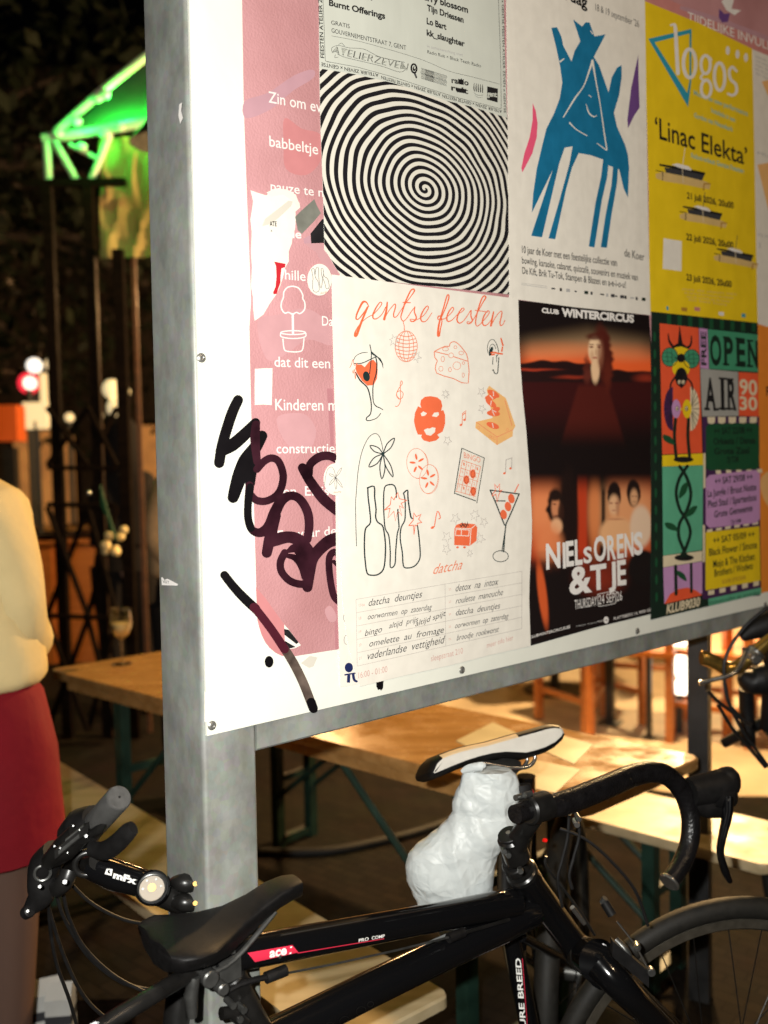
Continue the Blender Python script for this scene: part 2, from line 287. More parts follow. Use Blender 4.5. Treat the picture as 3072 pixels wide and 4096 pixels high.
# ------------------------------------------------------------------ flat printing: outlines, strokes and lettering
_tc = {}
def text_mesh(s, bold, spacing=1.0):
    k = (s, bold, spacing)
    if k not in _tc:
        cu = bpy.data.curves.new('t', 'FONT'); cu.body = s; cu.offset = bold; cu.resolution_u = 3; cu.space_character = spacing
        ob = bpy.data.objects.new('t', cu); col.objects.link(ob)
        bpy.context.view_layer.update()
        me = bpy.data.meshes.new_from_object(ob.evaluated_get(bpy.context.evaluated_depsgraph_get()))
        vs_ = [v.co.copy() for v in me.vertices]; fs = [list(p.vertices) for p in me.polygons]
        bpy.data.objects.remove(ob); bpy.data.curves.remove(cu); bpy.data.meshes.remove(me)
        _tc[k] = (vs_, fs)
    return _tc[k]
CAPH = max(v.y for v in text_mesh('H', 0)[0])
class Art:
    def __init__(s, conv, mapper, base): s.c = conv; s.mp = mapper; s.base = base; s.parts = {}; s.k = 0
    def sc(s): a = s.c(0, 0); b = s.c(100, 0); return (b[0] - a[0]) / 100
    def mb(s, part): return s.parts.setdefault(part, MB())
    def poly(s, part, pts, m, layer=0, holes=(), smooth=0):
        loops = []
        for lp in [pts] + list(holes):
            q = [Vector((*s.c(*p), 0)) for p in lp]
            if smooth:
                q2 = q + [q[0], q[1], q[2]]; q3, _ = catmull([q[-1]] + q2, [0] * (len(q2) + 1), smooth); q = q3[smooth:smooth * (len(q) + 1)]
            loops.append(q)
        tri = tessellate_polygon(loops); flat = [p for lp in loops for p in lp]
        h = s.base + layer * 4e-5 + s.k * 2e-7; s.k += 1
        s.mb(part).add([s.mp(p.x, p.y, h) for p in flat], [tuple(t) for t in tri], m)
    def ell(s, part, c, rx, ry, m, layer=0, rot=0, n=28, holes=()):
        def e(c, rx, ry, rot): return [(c[0] + math.cos(a) * rx * math.cos(rot) - math.sin(a) * ry * math.sin(rot), c[1] + math.cos(a) * rx * math.sin(rot) + math.sin(a) * ry * math.cos(rot)) for a in [2 * PI * i / n for i in range(n)]]
        s.poly(part, e(c, rx, ry, rot), m, layer, [e(*h) for h in holes])
    def ring(s, part, c, rx, ry, w, m, layer=0, rot=0, a0=0, a1=2 * PI):
        pts = []
        for i in range(31):
            a = a0 + (a1 - a0) * i / 30; pts.append((c[0] + math.cos(a) * rx * math.cos(rot) - math.sin(a) * ry * math.sin(rot), c[1] + math.cos(a) * rx * math.sin(rot) + math.sin(a) * ry * math.cos(rot)))
        s.stroke(part, pts, w, m, layer, smooth=0)
    def stroke(s, part, pts, w, m, layer=0, smooth=5, round_=True):
        k = s.sc(); P = [Vector((*s.c(*p), 0)) for p in pts]
        W = [x * k for x in (w if hasattr(w, '__len__') else [w] * len(pts))]
        if smooth and len(P) > 2: P, W = catmull(P, W, smooth)
        vs_, fs = [], []; h0 = s.base + layer * 4e-5 + s.k * 2e-7; s.k += 1; n = len(P); side = []
        for i, p in enumerate(P):
            t = P[min(i + 1, n - 1)] - P[max(i - 1, 0)]
            t = t.normalized() if t.length > 1e-6 else Vector((1, 0, 0))
            if not smooth and 0 < i < n - 1:
                a = (P[i] - P[i - 1]).normalized(); b = (P[i + 1] - P[i]).normalized()
                d = Vector((-(a + b).y, (a + b).x, 0)); d = d.normalized() if d.length > .2 else Vector((-a.y, a.x, 0))
                q = d * (W[i] / 2 / max(.6, abs(d.dot(Vector((-a.y, a.x, 0))))))
            else: q = Vector((-t.y, t.x, 0)) * W[i] / 2
            h = h0 + i * 1.5e-6
            vs_ += [s.mp(p.x + q.x, p.y + q.y, h), s.mp(p.x - q.x, p.y - q.y, h)]
            if i: fs.append((2 * i - 2, 2 * i - 1, 2 * i + 1, 2 * i))
        s.mb(part).add(vs_, fs, m)
        if round_ and max(W) > 5:
            for i in (0, n - 1):
                c = P[i]; r = W[i] / 2; h = h0 + (-2e-6 if i == 0 else n * 1.5e-6 + 2e-6)
                s.mb(part).add([s.mp(c.x + math.cos(a) * r, c.y + math.sin(a) * r, h) for a in [2 * PI * j / 20 for j in range(20)]], [tuple(range(20))], m)
    def text(s, part, st, p0, p1, hgt, m, layer=0, bold=0.0, shear=0.0, up=None, spacing=1.0):
        if part in ('lettering', 'handwriting'): part += '#%d' % s.k
        vs_, fs = text_mesh(st, bold, spacing); a = Vector(s.c(*p0)); b = Vector(s.c(*p1)); k = s.sc()
        x0 = min(v.x for v in vs_); x1 = max(v.x for v in vs_)
        hs = hgt if hasattr(hgt, '__len__') else (hgt, hgt)
        if up is None: up = (-.022, -1)
        upv = Vector(up); h = s.base + layer * 4e-5 + s.k * 2e-7; s.k += 1; out = []; d = (b - a).normalized()
        for v in vs_:
            t = (v.x - x0) / max(1e-6, x1 - x0); y = v.y / CAPH; hh = (hs[0] + (hs[1] - hs[0]) * t) * k
            p = a + (b - a) * t + upv * (y * hh) + d * (shear * y * hh); out.append(s.mp(p.x, p.y, h))
        s.mb(part).add(out, fs, m)
    def build(s, root, names=None):
        for n, mb in s.parts.items():
            mb.build(n.split('#')[0], root, origin=Vector((0, 0, 0)), smooth=False)
# ================================================================== SETTING
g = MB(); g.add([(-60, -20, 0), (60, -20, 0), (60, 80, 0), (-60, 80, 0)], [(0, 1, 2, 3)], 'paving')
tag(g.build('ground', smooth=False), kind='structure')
g = MB(); g.add([(.15, 4.7, .004), (1.3, 4.0, .004), (9, 3.4, .004), (9, 14, .004), (-.4, 14, .004)], [(0, 1, 2, 3, 4)], 'pale_lit_paving'); tag(g.build('lit_terrace_paving', smooth=False), kind='structure')  # paler sheet stands in for the strongly lit far ground

# ================================================================== NOTICE BOARD
AZ = math.radians(49.1)
bd = Vector((math.sin(AZ), math.cos(AZ), 0)); bz = Vector((0, 0, 1)); bn = Vector((math.cos(AZ), -math.sin(AZ), 0))
BO = U(DD(447, 1590), 1.232)                       # lower left corner of the white panel
def buv(x, y, h=0):
    p = onplane((x, y), BO, bn) - BO
    return (p.dot(bd), p.z)
def B3(x, y, h=0): u, v = buv(x, y); return BO + bd * u + bz * v + bn * h
BR = Matrix(((bd.x, 0, bn.x), (bd.y, 0, bn.y), (0, 1, 0))).to_4x4()
def sheet(name, conv, pts, m, base, label=None, cat=None, group=None, smooth=0, parent=None, thick=.0006):
    """a paper lying on the board: real outline on the board plane; returns (object, Art)"""
    q = [Vector((*conv(*p), 0)) for p in pts]
    if smooth:
        q2 = q + q[:3]; q3, _ = catmull([q[-1]] + q2, [0] * (len(q2) + 1), smooth); q = q3[smooth:smooth * (len(q) + 1)]
    uv = [buv(p.x, p.y) for p in q]
    cu = sum(p[0] for p in uv) / len(uv); cv = sum(p[1] for p in uv) / len(uv)
    def mp(x, y, h): u, v = buv(x, y); return Vector((u - cu, v - cv, h))
    mb = MB(); n = len(uv); tri = tessellate_polygon([[Vector((a - cu, b - cv, 0)) for a, b in uv]])
    vs_ = [Vector((a - cu, b - cv, base)) for a, b in uv] + [Vector((a - cu, b - cv, base - thick)) for a, b in uv]
    mb.add(vs_, [tuple(t) for t in tri] + [(i, (i + 1) % n, n + (i + 1) % n, n + i) for i in range(n)], m)
    o = mb.build(name, smooth=False, origin=Vector((0, 0, 0)))
    o.matrix_world = Matrix.Translation(BO + bd * cu + bz * cv) @ BR
    tag(o, label, cat, group)
    a = Art(conv, mp, base + 6e-5)
    return o, a

tb = thing('notice_board', BO + Vector((0, 0, -BO.z)), 'large white notice board on galvanised steel posts, covered with posters and marker graffiti', 'notice board')
# panel: a white sheet 4 mm thick on a steel frame, running out of the picture to the top and the right
def bq(u0, u1, v0, v1, h0, h1, mb, m):
    P = [BO + bd * u + bz * v + bn * h for h in (h0, h1) for u, v in ((u0, v0), (u1, v0), (u1, v1), (u0, v1))]
    mb.add(P, [(0, 3, 2, 1), (4, 5, 6, 7), (0, 1, 5, 4), (1, 2, 6, 5), (2, 3, 7, 6), (3, 0, 4, 7)], m)
# the real left edge leans a little: find its slope in the plane
ul, vl = buv(*DD(408, 0))
lean = ul / vl
def L(u, v, h): return BO + bd * (u + lean * v) + bz * v + bn * h
def bslab(name, u0, u1, v0, v1, h0, h1, m, parent, s0=None, s1=None):
    mb = MB(); P = [L(u, v, h) for h in (h0, h1) for u, v in ((u0, v0), (u1, v0), (u1, v1), (u0, v1))]
    mb.add(P, [(0, 3, 2, 1), (4, 5, 6, 7), (0, 1, 5, 4), (1, 2, 6, 5), (2, 3, 7, 6), (3, 0, 4, 7)], m)
    return mb.build(name, parent, smooth=False)
W_B, H_B = 2.05, 1.30
bslab('panel', 0, W_B, 0, H_B, -.004, 0, 'white_board', tb)
def post(u0, wd, dp):
    mb = MB(); r = .006; prof = []
    for cx, cy, a0 in ((u0 + wd - r, -.0045 - r, 0), (u0 + r, -.0045 - r, PI / 2), (u0 + r, -.0045 - dp + r, PI), (u0 + wd - r, -.0045 - dp + r, 1.5 * PI)):
        for k in range(5): a = a0 + k * PI / 8; prof.append((cx + r * math.cos(a), cy + r * math.sin(a)))
    rings = [[L(u, v, h) for u, h in prof] for v in (-BO.z, -.6, 0, .7, H_B + .02)]
    mb.loft(rings, 'galvanised'); return mb.build('post', tb)
post(-.0035, .0825, .112); post(W_B - .085, .082, .112)
# lower and upper rails, standing 3 mm behind the panel
def rail(v0, v1):
    mb = MB(); P = []
    for u in (.0805, W_B - .0865): P.append([L(u, v, h) for v, h in ((v0, -.009), (v0 + .003, -.006), (v1 - .003, -.006), (v1, -.009), (v1, -.05), (v0, -.05))])
    mb.loft(P, 'galvanised'); return mb.build('rail', tb)
rail(-.0385, .02); rail(H_B - .06, H_B)
def screw(x, y, r=.0062):
    p = B3(*DD(x, y)); mb = MB(); n = 18; rings = []
    for rr, h in ((r, .0005), (r, .0016), (r * .8, .0028), (r * .4, .0034), (r * .3, .0030), (r * .05, .0028)):
        rings.append([p + bd * math.cos(a) * rr + bz * math.sin(a) * rr + bn * h for a in [2 * PI * i / n for i in range(n)]])
    mb.loft(rings, 'screw_steel'); mb.build('screw', tb)
for x, y in ((434, 773), (457, 1567), (997, 1447), (1376, 1363), (1652, 1306)): screw(x, y)
mb = MB(); p = B3(*DD(500, 1580)); mb.box(p - bn * .008 - bz * .003, (.03, .004, .006), 'dark_gap', ax=bd); mb.build('bracket', tb)

# ---- the printed pink sign on the panel, and everything stuck or drawn on it
ox, oy = 0, 0
cu0 = cv0 = 0
tw = tb.location
def mpb(x, y, h): u, v = buv(x, y); return BO - tw + bd * u + bz * v + bn * h
pk = Art(GR, mpb, .00025)
pink = [GR(*p) for p in [(345, 1400), (350, 1540), (362, 1590), (378, 1640), (402, 1690), (432, 1728), (470, 1760), (510, 1780), (580, 1787), (905, 1735)]]
pink = [R1(317, -10), R1(325, 500), R1(343, 1000), R1(360, 1420), R3(505, 1200), R3(515, 1700)] + pink + [DD(1100, 1345), DD(1659, 1210), DD(1690, 1200), DD(1690, -40)]
pk.c = lambda x, y: (x, y)
pk.poly('pink_print', pink, 'pink_print', 0)
def P_(conv, *pts): return [conv(*p) for p in pts]
pk.poly('pink_print', P_(GR, (815, -10), (858, -10), (862, 350), (885, 1000), (905, 1735), (872, 1741), (858, 1000), (838, 330)), 'pink_strip', 2)
pk.poly('pink_print', P_(GR, (340, 1320), (400, 1390), (530, 1570), (530, 1700), (580, 1787), (510, 1780), (432, 1728), (378, 1640), (350, 1540)), 'pink_warm', 2)
pk.poly('pink_print', P_(R1, (519, 560), (600, 610), (690, 640), (690, 760), (620, 830), (525, 800), (515, 680)), 'pink_warm', 2, smooth=4)
pk.poly('pink_print', P_(R1, (330, 480), (440, 440), (560, 360), (650, 330), (655, 370), (560, 430), (450, 520), (335, 560)), 'mauve', 2, smooth=4)
pk.poly('pink_print', P_(R3, (560, 1170), (700, 1120), (900, 1080), (1060, 1200), (1065, 1330), (900, 1290), (740, 1400), (620, 1420)), 'pink_light', 2, smooth=4)
pk.poly('pink_print', P_(R3, (690, 1830), (800, 1790), (900, 1810), (960, 1920), (900, 2050), (760, 2000)), 'pink_light', 2, smooth=4)
pk.poly('pink_print', P_(DD, (1395, 20), (1659, 140), (1690, 150), (1690, 100), (1659, 92), (1400, -20)), 'rose_dark', 2)
pk.poly('pink_print', P_(DD, (1470, 12), (1560, 40), (1659, 78), (1659, 88), (1555, 50), (1468, 20)), 'mauve', 3)
pk.poly('pink_print', P_(YE, (525, 60), (560, 95), (600, 90), (585, 150), (545, 155), (522, 120)), 'violet', 4)
pk.poly('pink_print', P_(YE, (540, 10), (575, -20), (630, -20), (610, 60), (675, 72), (630, 105), (575, 70)), 'print_white', 4)
def T(conv, s, a, b, h, m='print_white', **k): pk.text('lettering', s, conv(*a), conv(*b), h / 1.0, m, 3, **k)
def sh(conv, h): a, b = conv(0, 0), conv(0, h); return b[1] - a[1]
for conv, s, a, b, h in ((R1, 'Zin om eve', (443, 485), (722, 540), 52), (R1, 'babbeltje', (447, 693), (678, 733), 50), (R3, 'pauze te n', (650, 274), (1010, 320), 60), (R3, 'hille', (748, 880), (888, 892), 66),
                         (R3, 'Dan', (1000, 1194), (1105, 1200), 64), (R3, 'dat dit een', (676, 1474), (1055, 1486), 68), (R3, 'Kinderen me', (682, 1770), (1150, 1774), 76), (R3, 'constructies', (690, 2064), (1120, 2062), 66),
                         (GR, 'ren. Er is', (490, 710), (830, 705), 62), (GR, 'En waar de', (488, 1003), (880, 970), 60), (R3, 'le', (800, 598), (860, 602), 55)):
    T(conv, s, a, b, sh(conv, h), bold=.006 if s != 'le' else .02)
T(YE, 'TIJDELIJKE INVULLING', (310, 140), (1010, 395), sh(YE, 60), bold=.004)
# potted tree pictogram
pk.c = R3
pk.stroke('pictogram', [(800, 927), (840, 940), (868, 985), (868, 1010), (882, 1040), (880, 1085), (850, 1113), (825, 1105), (800, 1117), (770, 1105), (745, 1110), (722, 1075), (724, 1035), (736, 1005), (740, 965), (765, 935), (800, 927)], 9, 'print_white', 3)
pk.stroke('pictogram', [(800, 1117), (802, 1245)], 15, 'print_white', 3)
pk.ring('pictogram', (803, 1243), 84, 13, 8, 'print_white', 3)
pk.stroke('pictogram', [(719, 1243), (719, 1268), (760, 1280), (803, 1283), (850, 1280), (888, 1268), (888, 1243)], 8, 'print_white', 3, smooth=3)
pk.stroke('pictogram', [(733, 1283), (742, 1355), (765, 1370), (803, 1374), (845, 1372), (868, 1355), (877, 1280)], 8, 'print_white', 3, smooth=3)
# bits of old posters left on the sign
torn = Art(R3, mpb, .0007)
torn.poly('paper_scrap#1', [(512, 275), (560, 292), (620, 310), (640, 290), (700, 285), (760, 300), (800, 325), (845, 360), (850, 392), (818, 420), (820, 470), (815, 540), (800, 580), (792, 640), (772, 690), (772, 760), (748, 800), (735, 860), (712, 930), (690, 980), (640, 1050), (600, 1120), (560, 1150), (540, 1162), (530, 1080), (528, 1000), (515, 930), (522, 800), (515, 700), (520, 560), (511, 470), (520, 420), (530, 350)], 'paper_white')
torn.poly('paper_scrap#2', [(620, 290), (680, 262), (760, 270), (820, 305), (848, 380), (835, 395), (800, 350), (735, 305), (650, 318)], 'paper_cream', 3)
torn.poly('paper_scrap#3', [(800, 350), (770, 345), (700, 400), (610, 470), (590, 520), (660, 500), (740, 430), (790, 380)], 'clear_tape', 3)
torn.poly('paper_scrap#4', [(542, 1490), (600, 1486), (661, 1485), (660, 1600), (656, 1736), (600, 1732), (541, 1735), (540, 1600)], 'paper_white', 1)
torn.poly('paper_scrap#5', [(920, 570), (1000, 470), (1030, 480), (1030, 632), (925, 636)], 'ink_black', 1)
torn.poly('paper_scrap#6', [(872, 605), (916, 580), (925, 636), (876, 636)], 'mauve', 1)
torn.poly('paper_scrap#7', [(876, 636), (930, 628), (1000, 640), (1050, 700), (1110, 850), (1060, 855), (1000, 780), (960, 700)], 'pink_light', 0)
torn.poly('paper_scrap#8', [(815, 455), (850, 420), (945, 335), (965, 385), (990, 430), (940, 490), (860, 572), (832, 545)], 'grey_tape', 5)
torn.poly('red_letter', [(672, 760), (712, 768), (750, 775), (745, 800), (722, 805), (716, 860), (715, 905), (700, 945), (690, 980), (668, 983), (665, 970), (682, 930), (688, 860), (685, 790)], 'red_print', 5)
torn.text('lettering', 'ATE', (642, 518), (690, 520), 32, 'ink_black', 4, bold=.02); torn.text('lettering', 'x', (648, 556), (660, 557), 18, 'ink_black', 4, bold=.02)
torn.c = GR
torn.poly('striped_scrap', [(528, 1570), (560, 1605), (640, 1710), (600, 1730), (535, 1738)], 'paper_white', 2)
torn.poly('striped_scrap', [(527, 1600), (560, 1607), (625, 1690), (610, 1702), (530, 1640)], 'ink_black', 5); torn.poly('striped_scrap', [(533, 1680), (606, 1722), (535, 1737)], 'ink_black', 5)
torn.poly('paper_scrap#9', [(640, 1830), (700, 1780), (750, 1790), (725, 1850), (695, 1862)], 'clear_tape', 1)
torn.poly('paper_scrap#10', [(800, 1480), (830, 1445), (860, 1470), (880, 1520), (870, 1550), (830, 1550)], 'pink_light', 1, smooth=3)
torn.poly('paper_scrap#11', [(-5, 2020), (60, 2080), (120, 2190), (-5, 2225)], 'paper_white', 1)
# marker graffiti
gf = Art(GR, mpb, .0011)
gf_s = gf.stroke
gf.stroke = lambda p, pts, w, *q: gf_s(p, pts, [x * 1.10 for x in w] if hasattr(w, '__len__') else w * 1.10, *q)
K, R_ = 'marker_black', 'marker_maroon'
gf.stroke('graffiti', [(218, 68), (180, 150), (140, 270), (110, 380), (92, 488)], [62, 66, 66, 66, 64], K, 0, 6)
gf.stroke('graffiti', [(105, 408), (180, 368), (260, 300), (335, 220)], [70, 78, 74, 58], K, 1, 6)
gf.stroke('graffiti', [(378, 308), (330, 390), (270, 480), (225, 590), (185, 720)], [66, 78, 96, 90, 68], K, 2, 6)
gf.poly('graffiti', [(330, 250), (390, 290), (360, 440), (330, 640), (270, 650), (250, 520), (300, 360)], K, 0)
gf.stroke('graffiti', [(338, 232), (332, 330), (345, 480)], [50, 60, 45], R_, 3, 5)
gf.stroke('graffiti', [(345, 530), (390, 480), (440, 456), (490, 480), (520, 570), (505, 660), (465, 715), (400, 745), (340, 738), (300, 700)], 46, R_, 4)
gf.stroke('graffiti', [(295, 640), (284, 760), (284, 860), (310, 935), (365, 955), (425, 915), (465, 820), (510, 740), (570, 708), (630, 730), (680, 810), (694, 900), (682, 1000)], [50, 46, 46, 48, 56, 70, 70, 62, 52, 54, 56, 54, 50], R_, 5)
gf.stroke('graffiti', [(300, 650), (285, 760), (286, 860), (305, 925)], 46, K, 6)
gf.stroke('graffiti', [(470, 840), (440, 950), (410, 1090)], [62, 72, 62], R_, 7, 5)
gf.stroke('graffiti', [(425, 1020), (480, 1000), (560, 985), (630, 1010), (690, 1080)], [70, 76, 70, 76, 70], R_, 8, 5)
gf.stroke('graffiti', [(560, 1075), (600, 1060), (650, 1090), (690, 1150)], [30, 60, 80, 60], R_, 8, 5)
gf.stroke('graffiti', [(530, 1090), (502, 1150), (508, 1215), (560, 1275), (630, 1300), (690, 1295)], 46, R_, 9)
gf.stroke('graffiti', [(545, 1110), (600, 1125), (645, 1180), (668, 1250)], [26, 40, 48, 50], R_, 9)
gf.stroke('graffiti', [(682, 1320), (695, 1220), (715, 1130), (770, 1060), (835, 1010), (900, 995)], [62, 70, 72, 72, 78, 80], R_, 10)
gf.stroke('graffiti', [(650, 522), (700, 610), (790, 730), (900, 820)], [58, 60, 66, 64], R_, 4)
gf.stroke('graffiti', [(695, 560), (700, 500), (760, 450), (830, 442), (900, 475)], [44, 50, 54, 52, 50], R_, 5)
gf.stroke('graffiti', [(905, 1100), (860, 1085), (830, 1120), (828, 1200), (842, 1310), (865, 1390), (915, 1430)], 42, R_, 6)
gf.stroke('graffiti', [(860, 1150), (880, 1170), (900, 1190)], 24, R_, 7)
gf.stroke('graffiti_tail', [(127, 1240), (190, 1320), (260, 1395), (335, 1465)], [52, 54, 58, 58], K, 1)
gf.stroke('graffiti_tail', [(325, 1455), (375, 1515), (450, 1615), (530, 1735)], [54, 52, 52, 54], 'marker_red', 2)
gf.stroke('graffiti_tail', [(525, 1725), (590, 1830), (650, 1950), (690, 2050), (716, 2120)], [54, 56, 56, 56, 54], 'marker_faded', 1)
gf.stroke('graffiti_tail', [(708, 2092), (722, 2132)], [56, 56], K, 3)
gf.ell('ink_dot', (426, 1820), 29, 39, K, 1)
gf.c = G3; gf.poly('ink_run', [(378, 985), (440, 980), (436, 1040), (420, 1062), (410, 1050), (395, 1056), (382, 1030)], K, 1)
for a in (pk, torn, gf): a.build(tb)
# marker scrawl and scuffs on the post
sm = MB(); so_ = Vector((0, 0, 0))
def sidept(x, y, h=.0006):
    p0 = L(-.0035, 0, 0); return onplane(DD(x, y), p0, bd) - bd * h
def side_mp(x, y, h): p0 = L(-.0035, 0, 0); return onplane((x, y), p0, bd) - bd * h - tw
sp_ = Art(DD, side_mp, .0004)
sp_.poly('sticker_scrap', [(349, 1247), (352, 1247), (356, 1253), (362, 1250), (366, 1252), (372, 1255), (378, 1258), (385, 1262), (384, 1265), (350, 1264)], 'print_white'); sp_.text('sticker_scrap', 'VISIT', (352, 1259), (366, 1261), 6, 'ink_black', 3)
sp_.poly('sticker_scrap', [(388, 225), (394, 222), (392, 240), (396, 255), (390, 268), (386, 250)], 'print_white')
sp_.build(tb)
# ================================================================== POSTERS
PG = 'posters stuck on the notice board'
# ---- black and white spiral poster
sp, a = sheet('spiral_poster', SP, [(28, -530), (1563, -530), (1568, -200), (1585, 380), (1590, 470), (1598, 900), (1600, 1300), (1610, 1925), (900, 1850), (110, 1770), (208, 1765), (165, 1700), (112, 1605), (73, 1555), (70, 1300), (60, 1000), (40, 500), (33, 60)],
              'paper_grey', .0012, 'black and white spiral poster with grey text block on top, torn at its lower left', 'poster', PG)
spiral_pts = [(34, 52), (330, 100), (640, 172), (870, 245), (1080, 318), (1300, 370), (1592, 462), (1598, 900), (1601, 1300), (1610, 1925), (900, 1850), (110, 1770), (208, 1765), (165, 1700), (112, 1605), (73, 1555), (70, 1300), (60, 1000), (40, 500)]
m = bpy.data.materials.new('spiral_print'); m.use_nodes = True; M['spiral_print'] = m; n_ = m.node_tree.nodes; l_ = m.node_tree.links
b_ = n_['Principled BSDF']; b_.inputs['Roughness'].default_value = .5; b_.inputs['Specular IOR Level'].default_value = .35
uvn = n_.new('ShaderNodeUVMap'); uvn.uv_map = 'print'
def math_(op, a=None, b=None):
    x = n_.new('ShaderNodeMath'); x.operation = op
    for i, v in enumerate((a, b)):
        if v is None: continue
        if isinstance(v, (int, float)): x.inputs[i].default_value = v
        else: l_.new(v, x.inputs[i])
    return x.outputs[0]
nz = n_.new('ShaderNodeTexNoise'); nz.inputs['Scale'].default_value = .13; nz.inputs['Detail'].default_value = 1; l_.new(uvn.outputs['UV'], nz.inputs['Vector'])
sx = n_.new('ShaderNodeSeparateXYZ'); l_.new(uvn.outputs['UV'], sx.inputs[0])
rr_ = math_('SQRT', math_('ADD', math_('MULTIPLY', sx.outputs[0], sx.outputs[0]), math_('MULTIPLY', sx.outputs[1], sx.outputs[1])))
th = math_('DIVIDE', math_('ARCTAN2', sx.outputs[1], sx.outputs[0]), 2 * PI)
wob = math_('MULTIPLY', math_('SUBTRACT', nz.outputs['Fac'], .5), math_('MINIMUM', math_('MULTIPLY', rr_, .25), 1.6))
ph = math_('FRACT', math_('ADD', math_('ADD', math_('ADD', rr_, th), wob), 20.36))
tri_ = math_('ABSOLUTE', math_('SUBTRACT', ph, .5))
st_ = n_.new('ShaderNodeMapRange'); st_.inputs['From Min'].default_value = .235; st_.inputs['From Max'].default_value = .265; l_.new(tri_, st_.inputs['Value'])
mxs = n_.new('ShaderNodeMix'); mxs.data_type = 'RGBA'; l_.new(st_.outputs['Result'], mxs.inputs[0]); mxs.inputs[6].default_value = (.010, .009, .012, 1); mxs.inputs[7].default_value = (.72, .69, .60, 1); l_.new(mxs.outputs[2], b_.inputs['Base Color'])
a.poly('spiral', spiral_pts, 'spiral_print', 1)
cu_, cv_ = buv(*SP(908, 1052))
# ring spacing measured on the photograph: left, right, up and down of the centre
lu = buv(*SP(75, 1052))[0] - cu_; ru = buv(*SP(1600, 1052))[0] - cu_; dv = buv(*SP(908, 1790))[1] - cv_; tv = buv(*SP(908, 260))[1] - cv_
PU_L, PU_R, PV_D, PV_U = abs(lu) / 12.75, ru / 13.6, abs(dv) / 12.6, tv / 13.3
print('spiral periods', PU_L, PU_R, PV_D, PV_U)
# ---- text block
a.c = AT; k = 'ink_black'
for s, p0, p1, h, kw in (('N', (436, 0), (468, 8), 40, dict(bold=.02)), ('Burnt Offerings', (112, 48), (578, 160), 50, dict(bold=.034)), ('GRATIS', (130, 205), (284, 238), 34, {}), ('GOUVERNEMENTSTRAAT 7, GENT', (133, 272), (752, 418), 37, {}),
                         ('berry blossom', (860, -12), (1265, 110), 52, dict(bold=.034)), ('Tijn Driessen', (925, 90), (1228, 192), 50, dict(bold=.034)), ('Lo Bart', (922, 200), (1085, 250), 50, dict(bold=.034)), ('kk_slaughter', (922, 295), (1238, 390), 48, dict(bold=.034)),
                         ('Radio Ruit × Black Teeth Radio', (928, 444), (1372, 562), 27, {})):
    a.text('lettering', s, p0, p1, h, k, 1, **kw)
a.text('lettering', 'in samenwerking met', (925, 395), (1222, 470), 24, 'ink_light', 1)
a.stroke('lettering', [(132, 300), (400, 355), (860, 490), (1100, 590), (1300, 640), (1525, 700)], 2.5, k, 1)
a.stroke('lettering', [(60, -40), (72, 250), (80, 480), (92, 512), (130, 520)], 3, k, 1); a.stroke('lettering', [(92, 512), (350, 560), (640, 640), (900, 725), (1150, 805), (1400, 868), (1540, 905), (1535, 500), (1515, -40)], 3, k, 1, smooth=0)
a.text('lettering', 'ATELIER ZEVEN x GENTSE', (522, 614), (46, 520), (26, 30), k, 1, bold=.012, up=(.05, 1)); a.text('lettering', 'ATELIER ZEVEN x GENTSE FEESTEN', (1036, 775), (545, 630), 26, k, 1, bold=.012, up=(.03, 1)); a.text('lettering', 'ATELIER ZEVEN x GENTSE FEESTEN', (1545, 915), (1052, 785), 25, k, 1, bold=.012, up=(.03, 1))
a.text('lettering', 'FEESTEN ATELIER Z', (72, 485), (52, -10), 30, k, 1, bold=.015, up=(-1, -.1)); a.text('lettering', 'ZEVEN x GENTSE FEESTEN ATELIER ZEVEN x GENTSE', (1540, -150), (1562, 940), 18, k, 1, bold=.01, up=(1, -.1))
for dx, dy in ((0, 0), (4, 3)): a.text('logo', 'ATELIERZEVEN', (135 + dx, 440 + dy), (755 + dx, 585 + dy), 62, k, 1, bold=-.022 if dx else -.03, shear=.25)
for q in ([(140, 440), (135, 400), (190, 380), (280, 400), (400, 410), (520, 470), (640, 500), (740, 520)], [(180, 450), (250, 480), (420, 520), (560, 555), (700, 600), (755, 570)], [(190, 375), (215, 360), (240, 385)], [(165, 455), (160, 480), (190, 475)]): a.stroke('logo', q, 3, k, 1)
a.text('logo', 'ATELIERZEVEN', (138, 441), (757, 586), 60, 'paper_grey', 2, bold=-.055, shear=.25)
a.ring('logo', (816, 570), 22, 36, 14, k, 1, rot=-.1); a.ell('logo', (818, 572), 12, 20, k, 1); a.ell('logo', (822, 565), 6, 10, 'paper_grey', 3); a.stroke('logo', [(822, 610), (836, 645)], 14, 'ink_grey', 1)
for i in range(26):
    x = 876 + i * 8.2; y = 560 + (x - 876) * .30
    a.stroke('logo', [(x, y + 5), (x + 7, y + 22), (x - 3, y + 42), (x + 7, y + 62), (x, y + 82), (x + 5, y + 96)], 4.5 if 3 < i < 13 else 2.4, k, 1)
a.text('logo', 'radio', (1128, 688), (1270, 712), 46, k, 1, bold=.03); a.text('logo', 'ruit', (1125, 750), (1266, 782), 46, k, 1, bold=.03); a.poly('logo', [(1182, 655), (1225, 668), (1225, 705), (1182, 698)], k, 1); a.poly('logo', [(1172, 730), (1238, 740), (1238, 776), (1172, 766)], k, 1)
for i in range(5): a.stroke('logo', [(1316 + i * 17, 690 + i * 3), (1313 + i * 18, 735 + i * 3), (1320 + i * 16, 760 + i * 3)], [3, 9, 6], k, 1)
a.stroke('logo', [(1312, 770), (1345, 792), (1392, 790)], 2.5, k, 1); a.stroke('logo', [(1322, 790), (1350, 812), (1385, 808)], 2, 'ink_grey', 1)
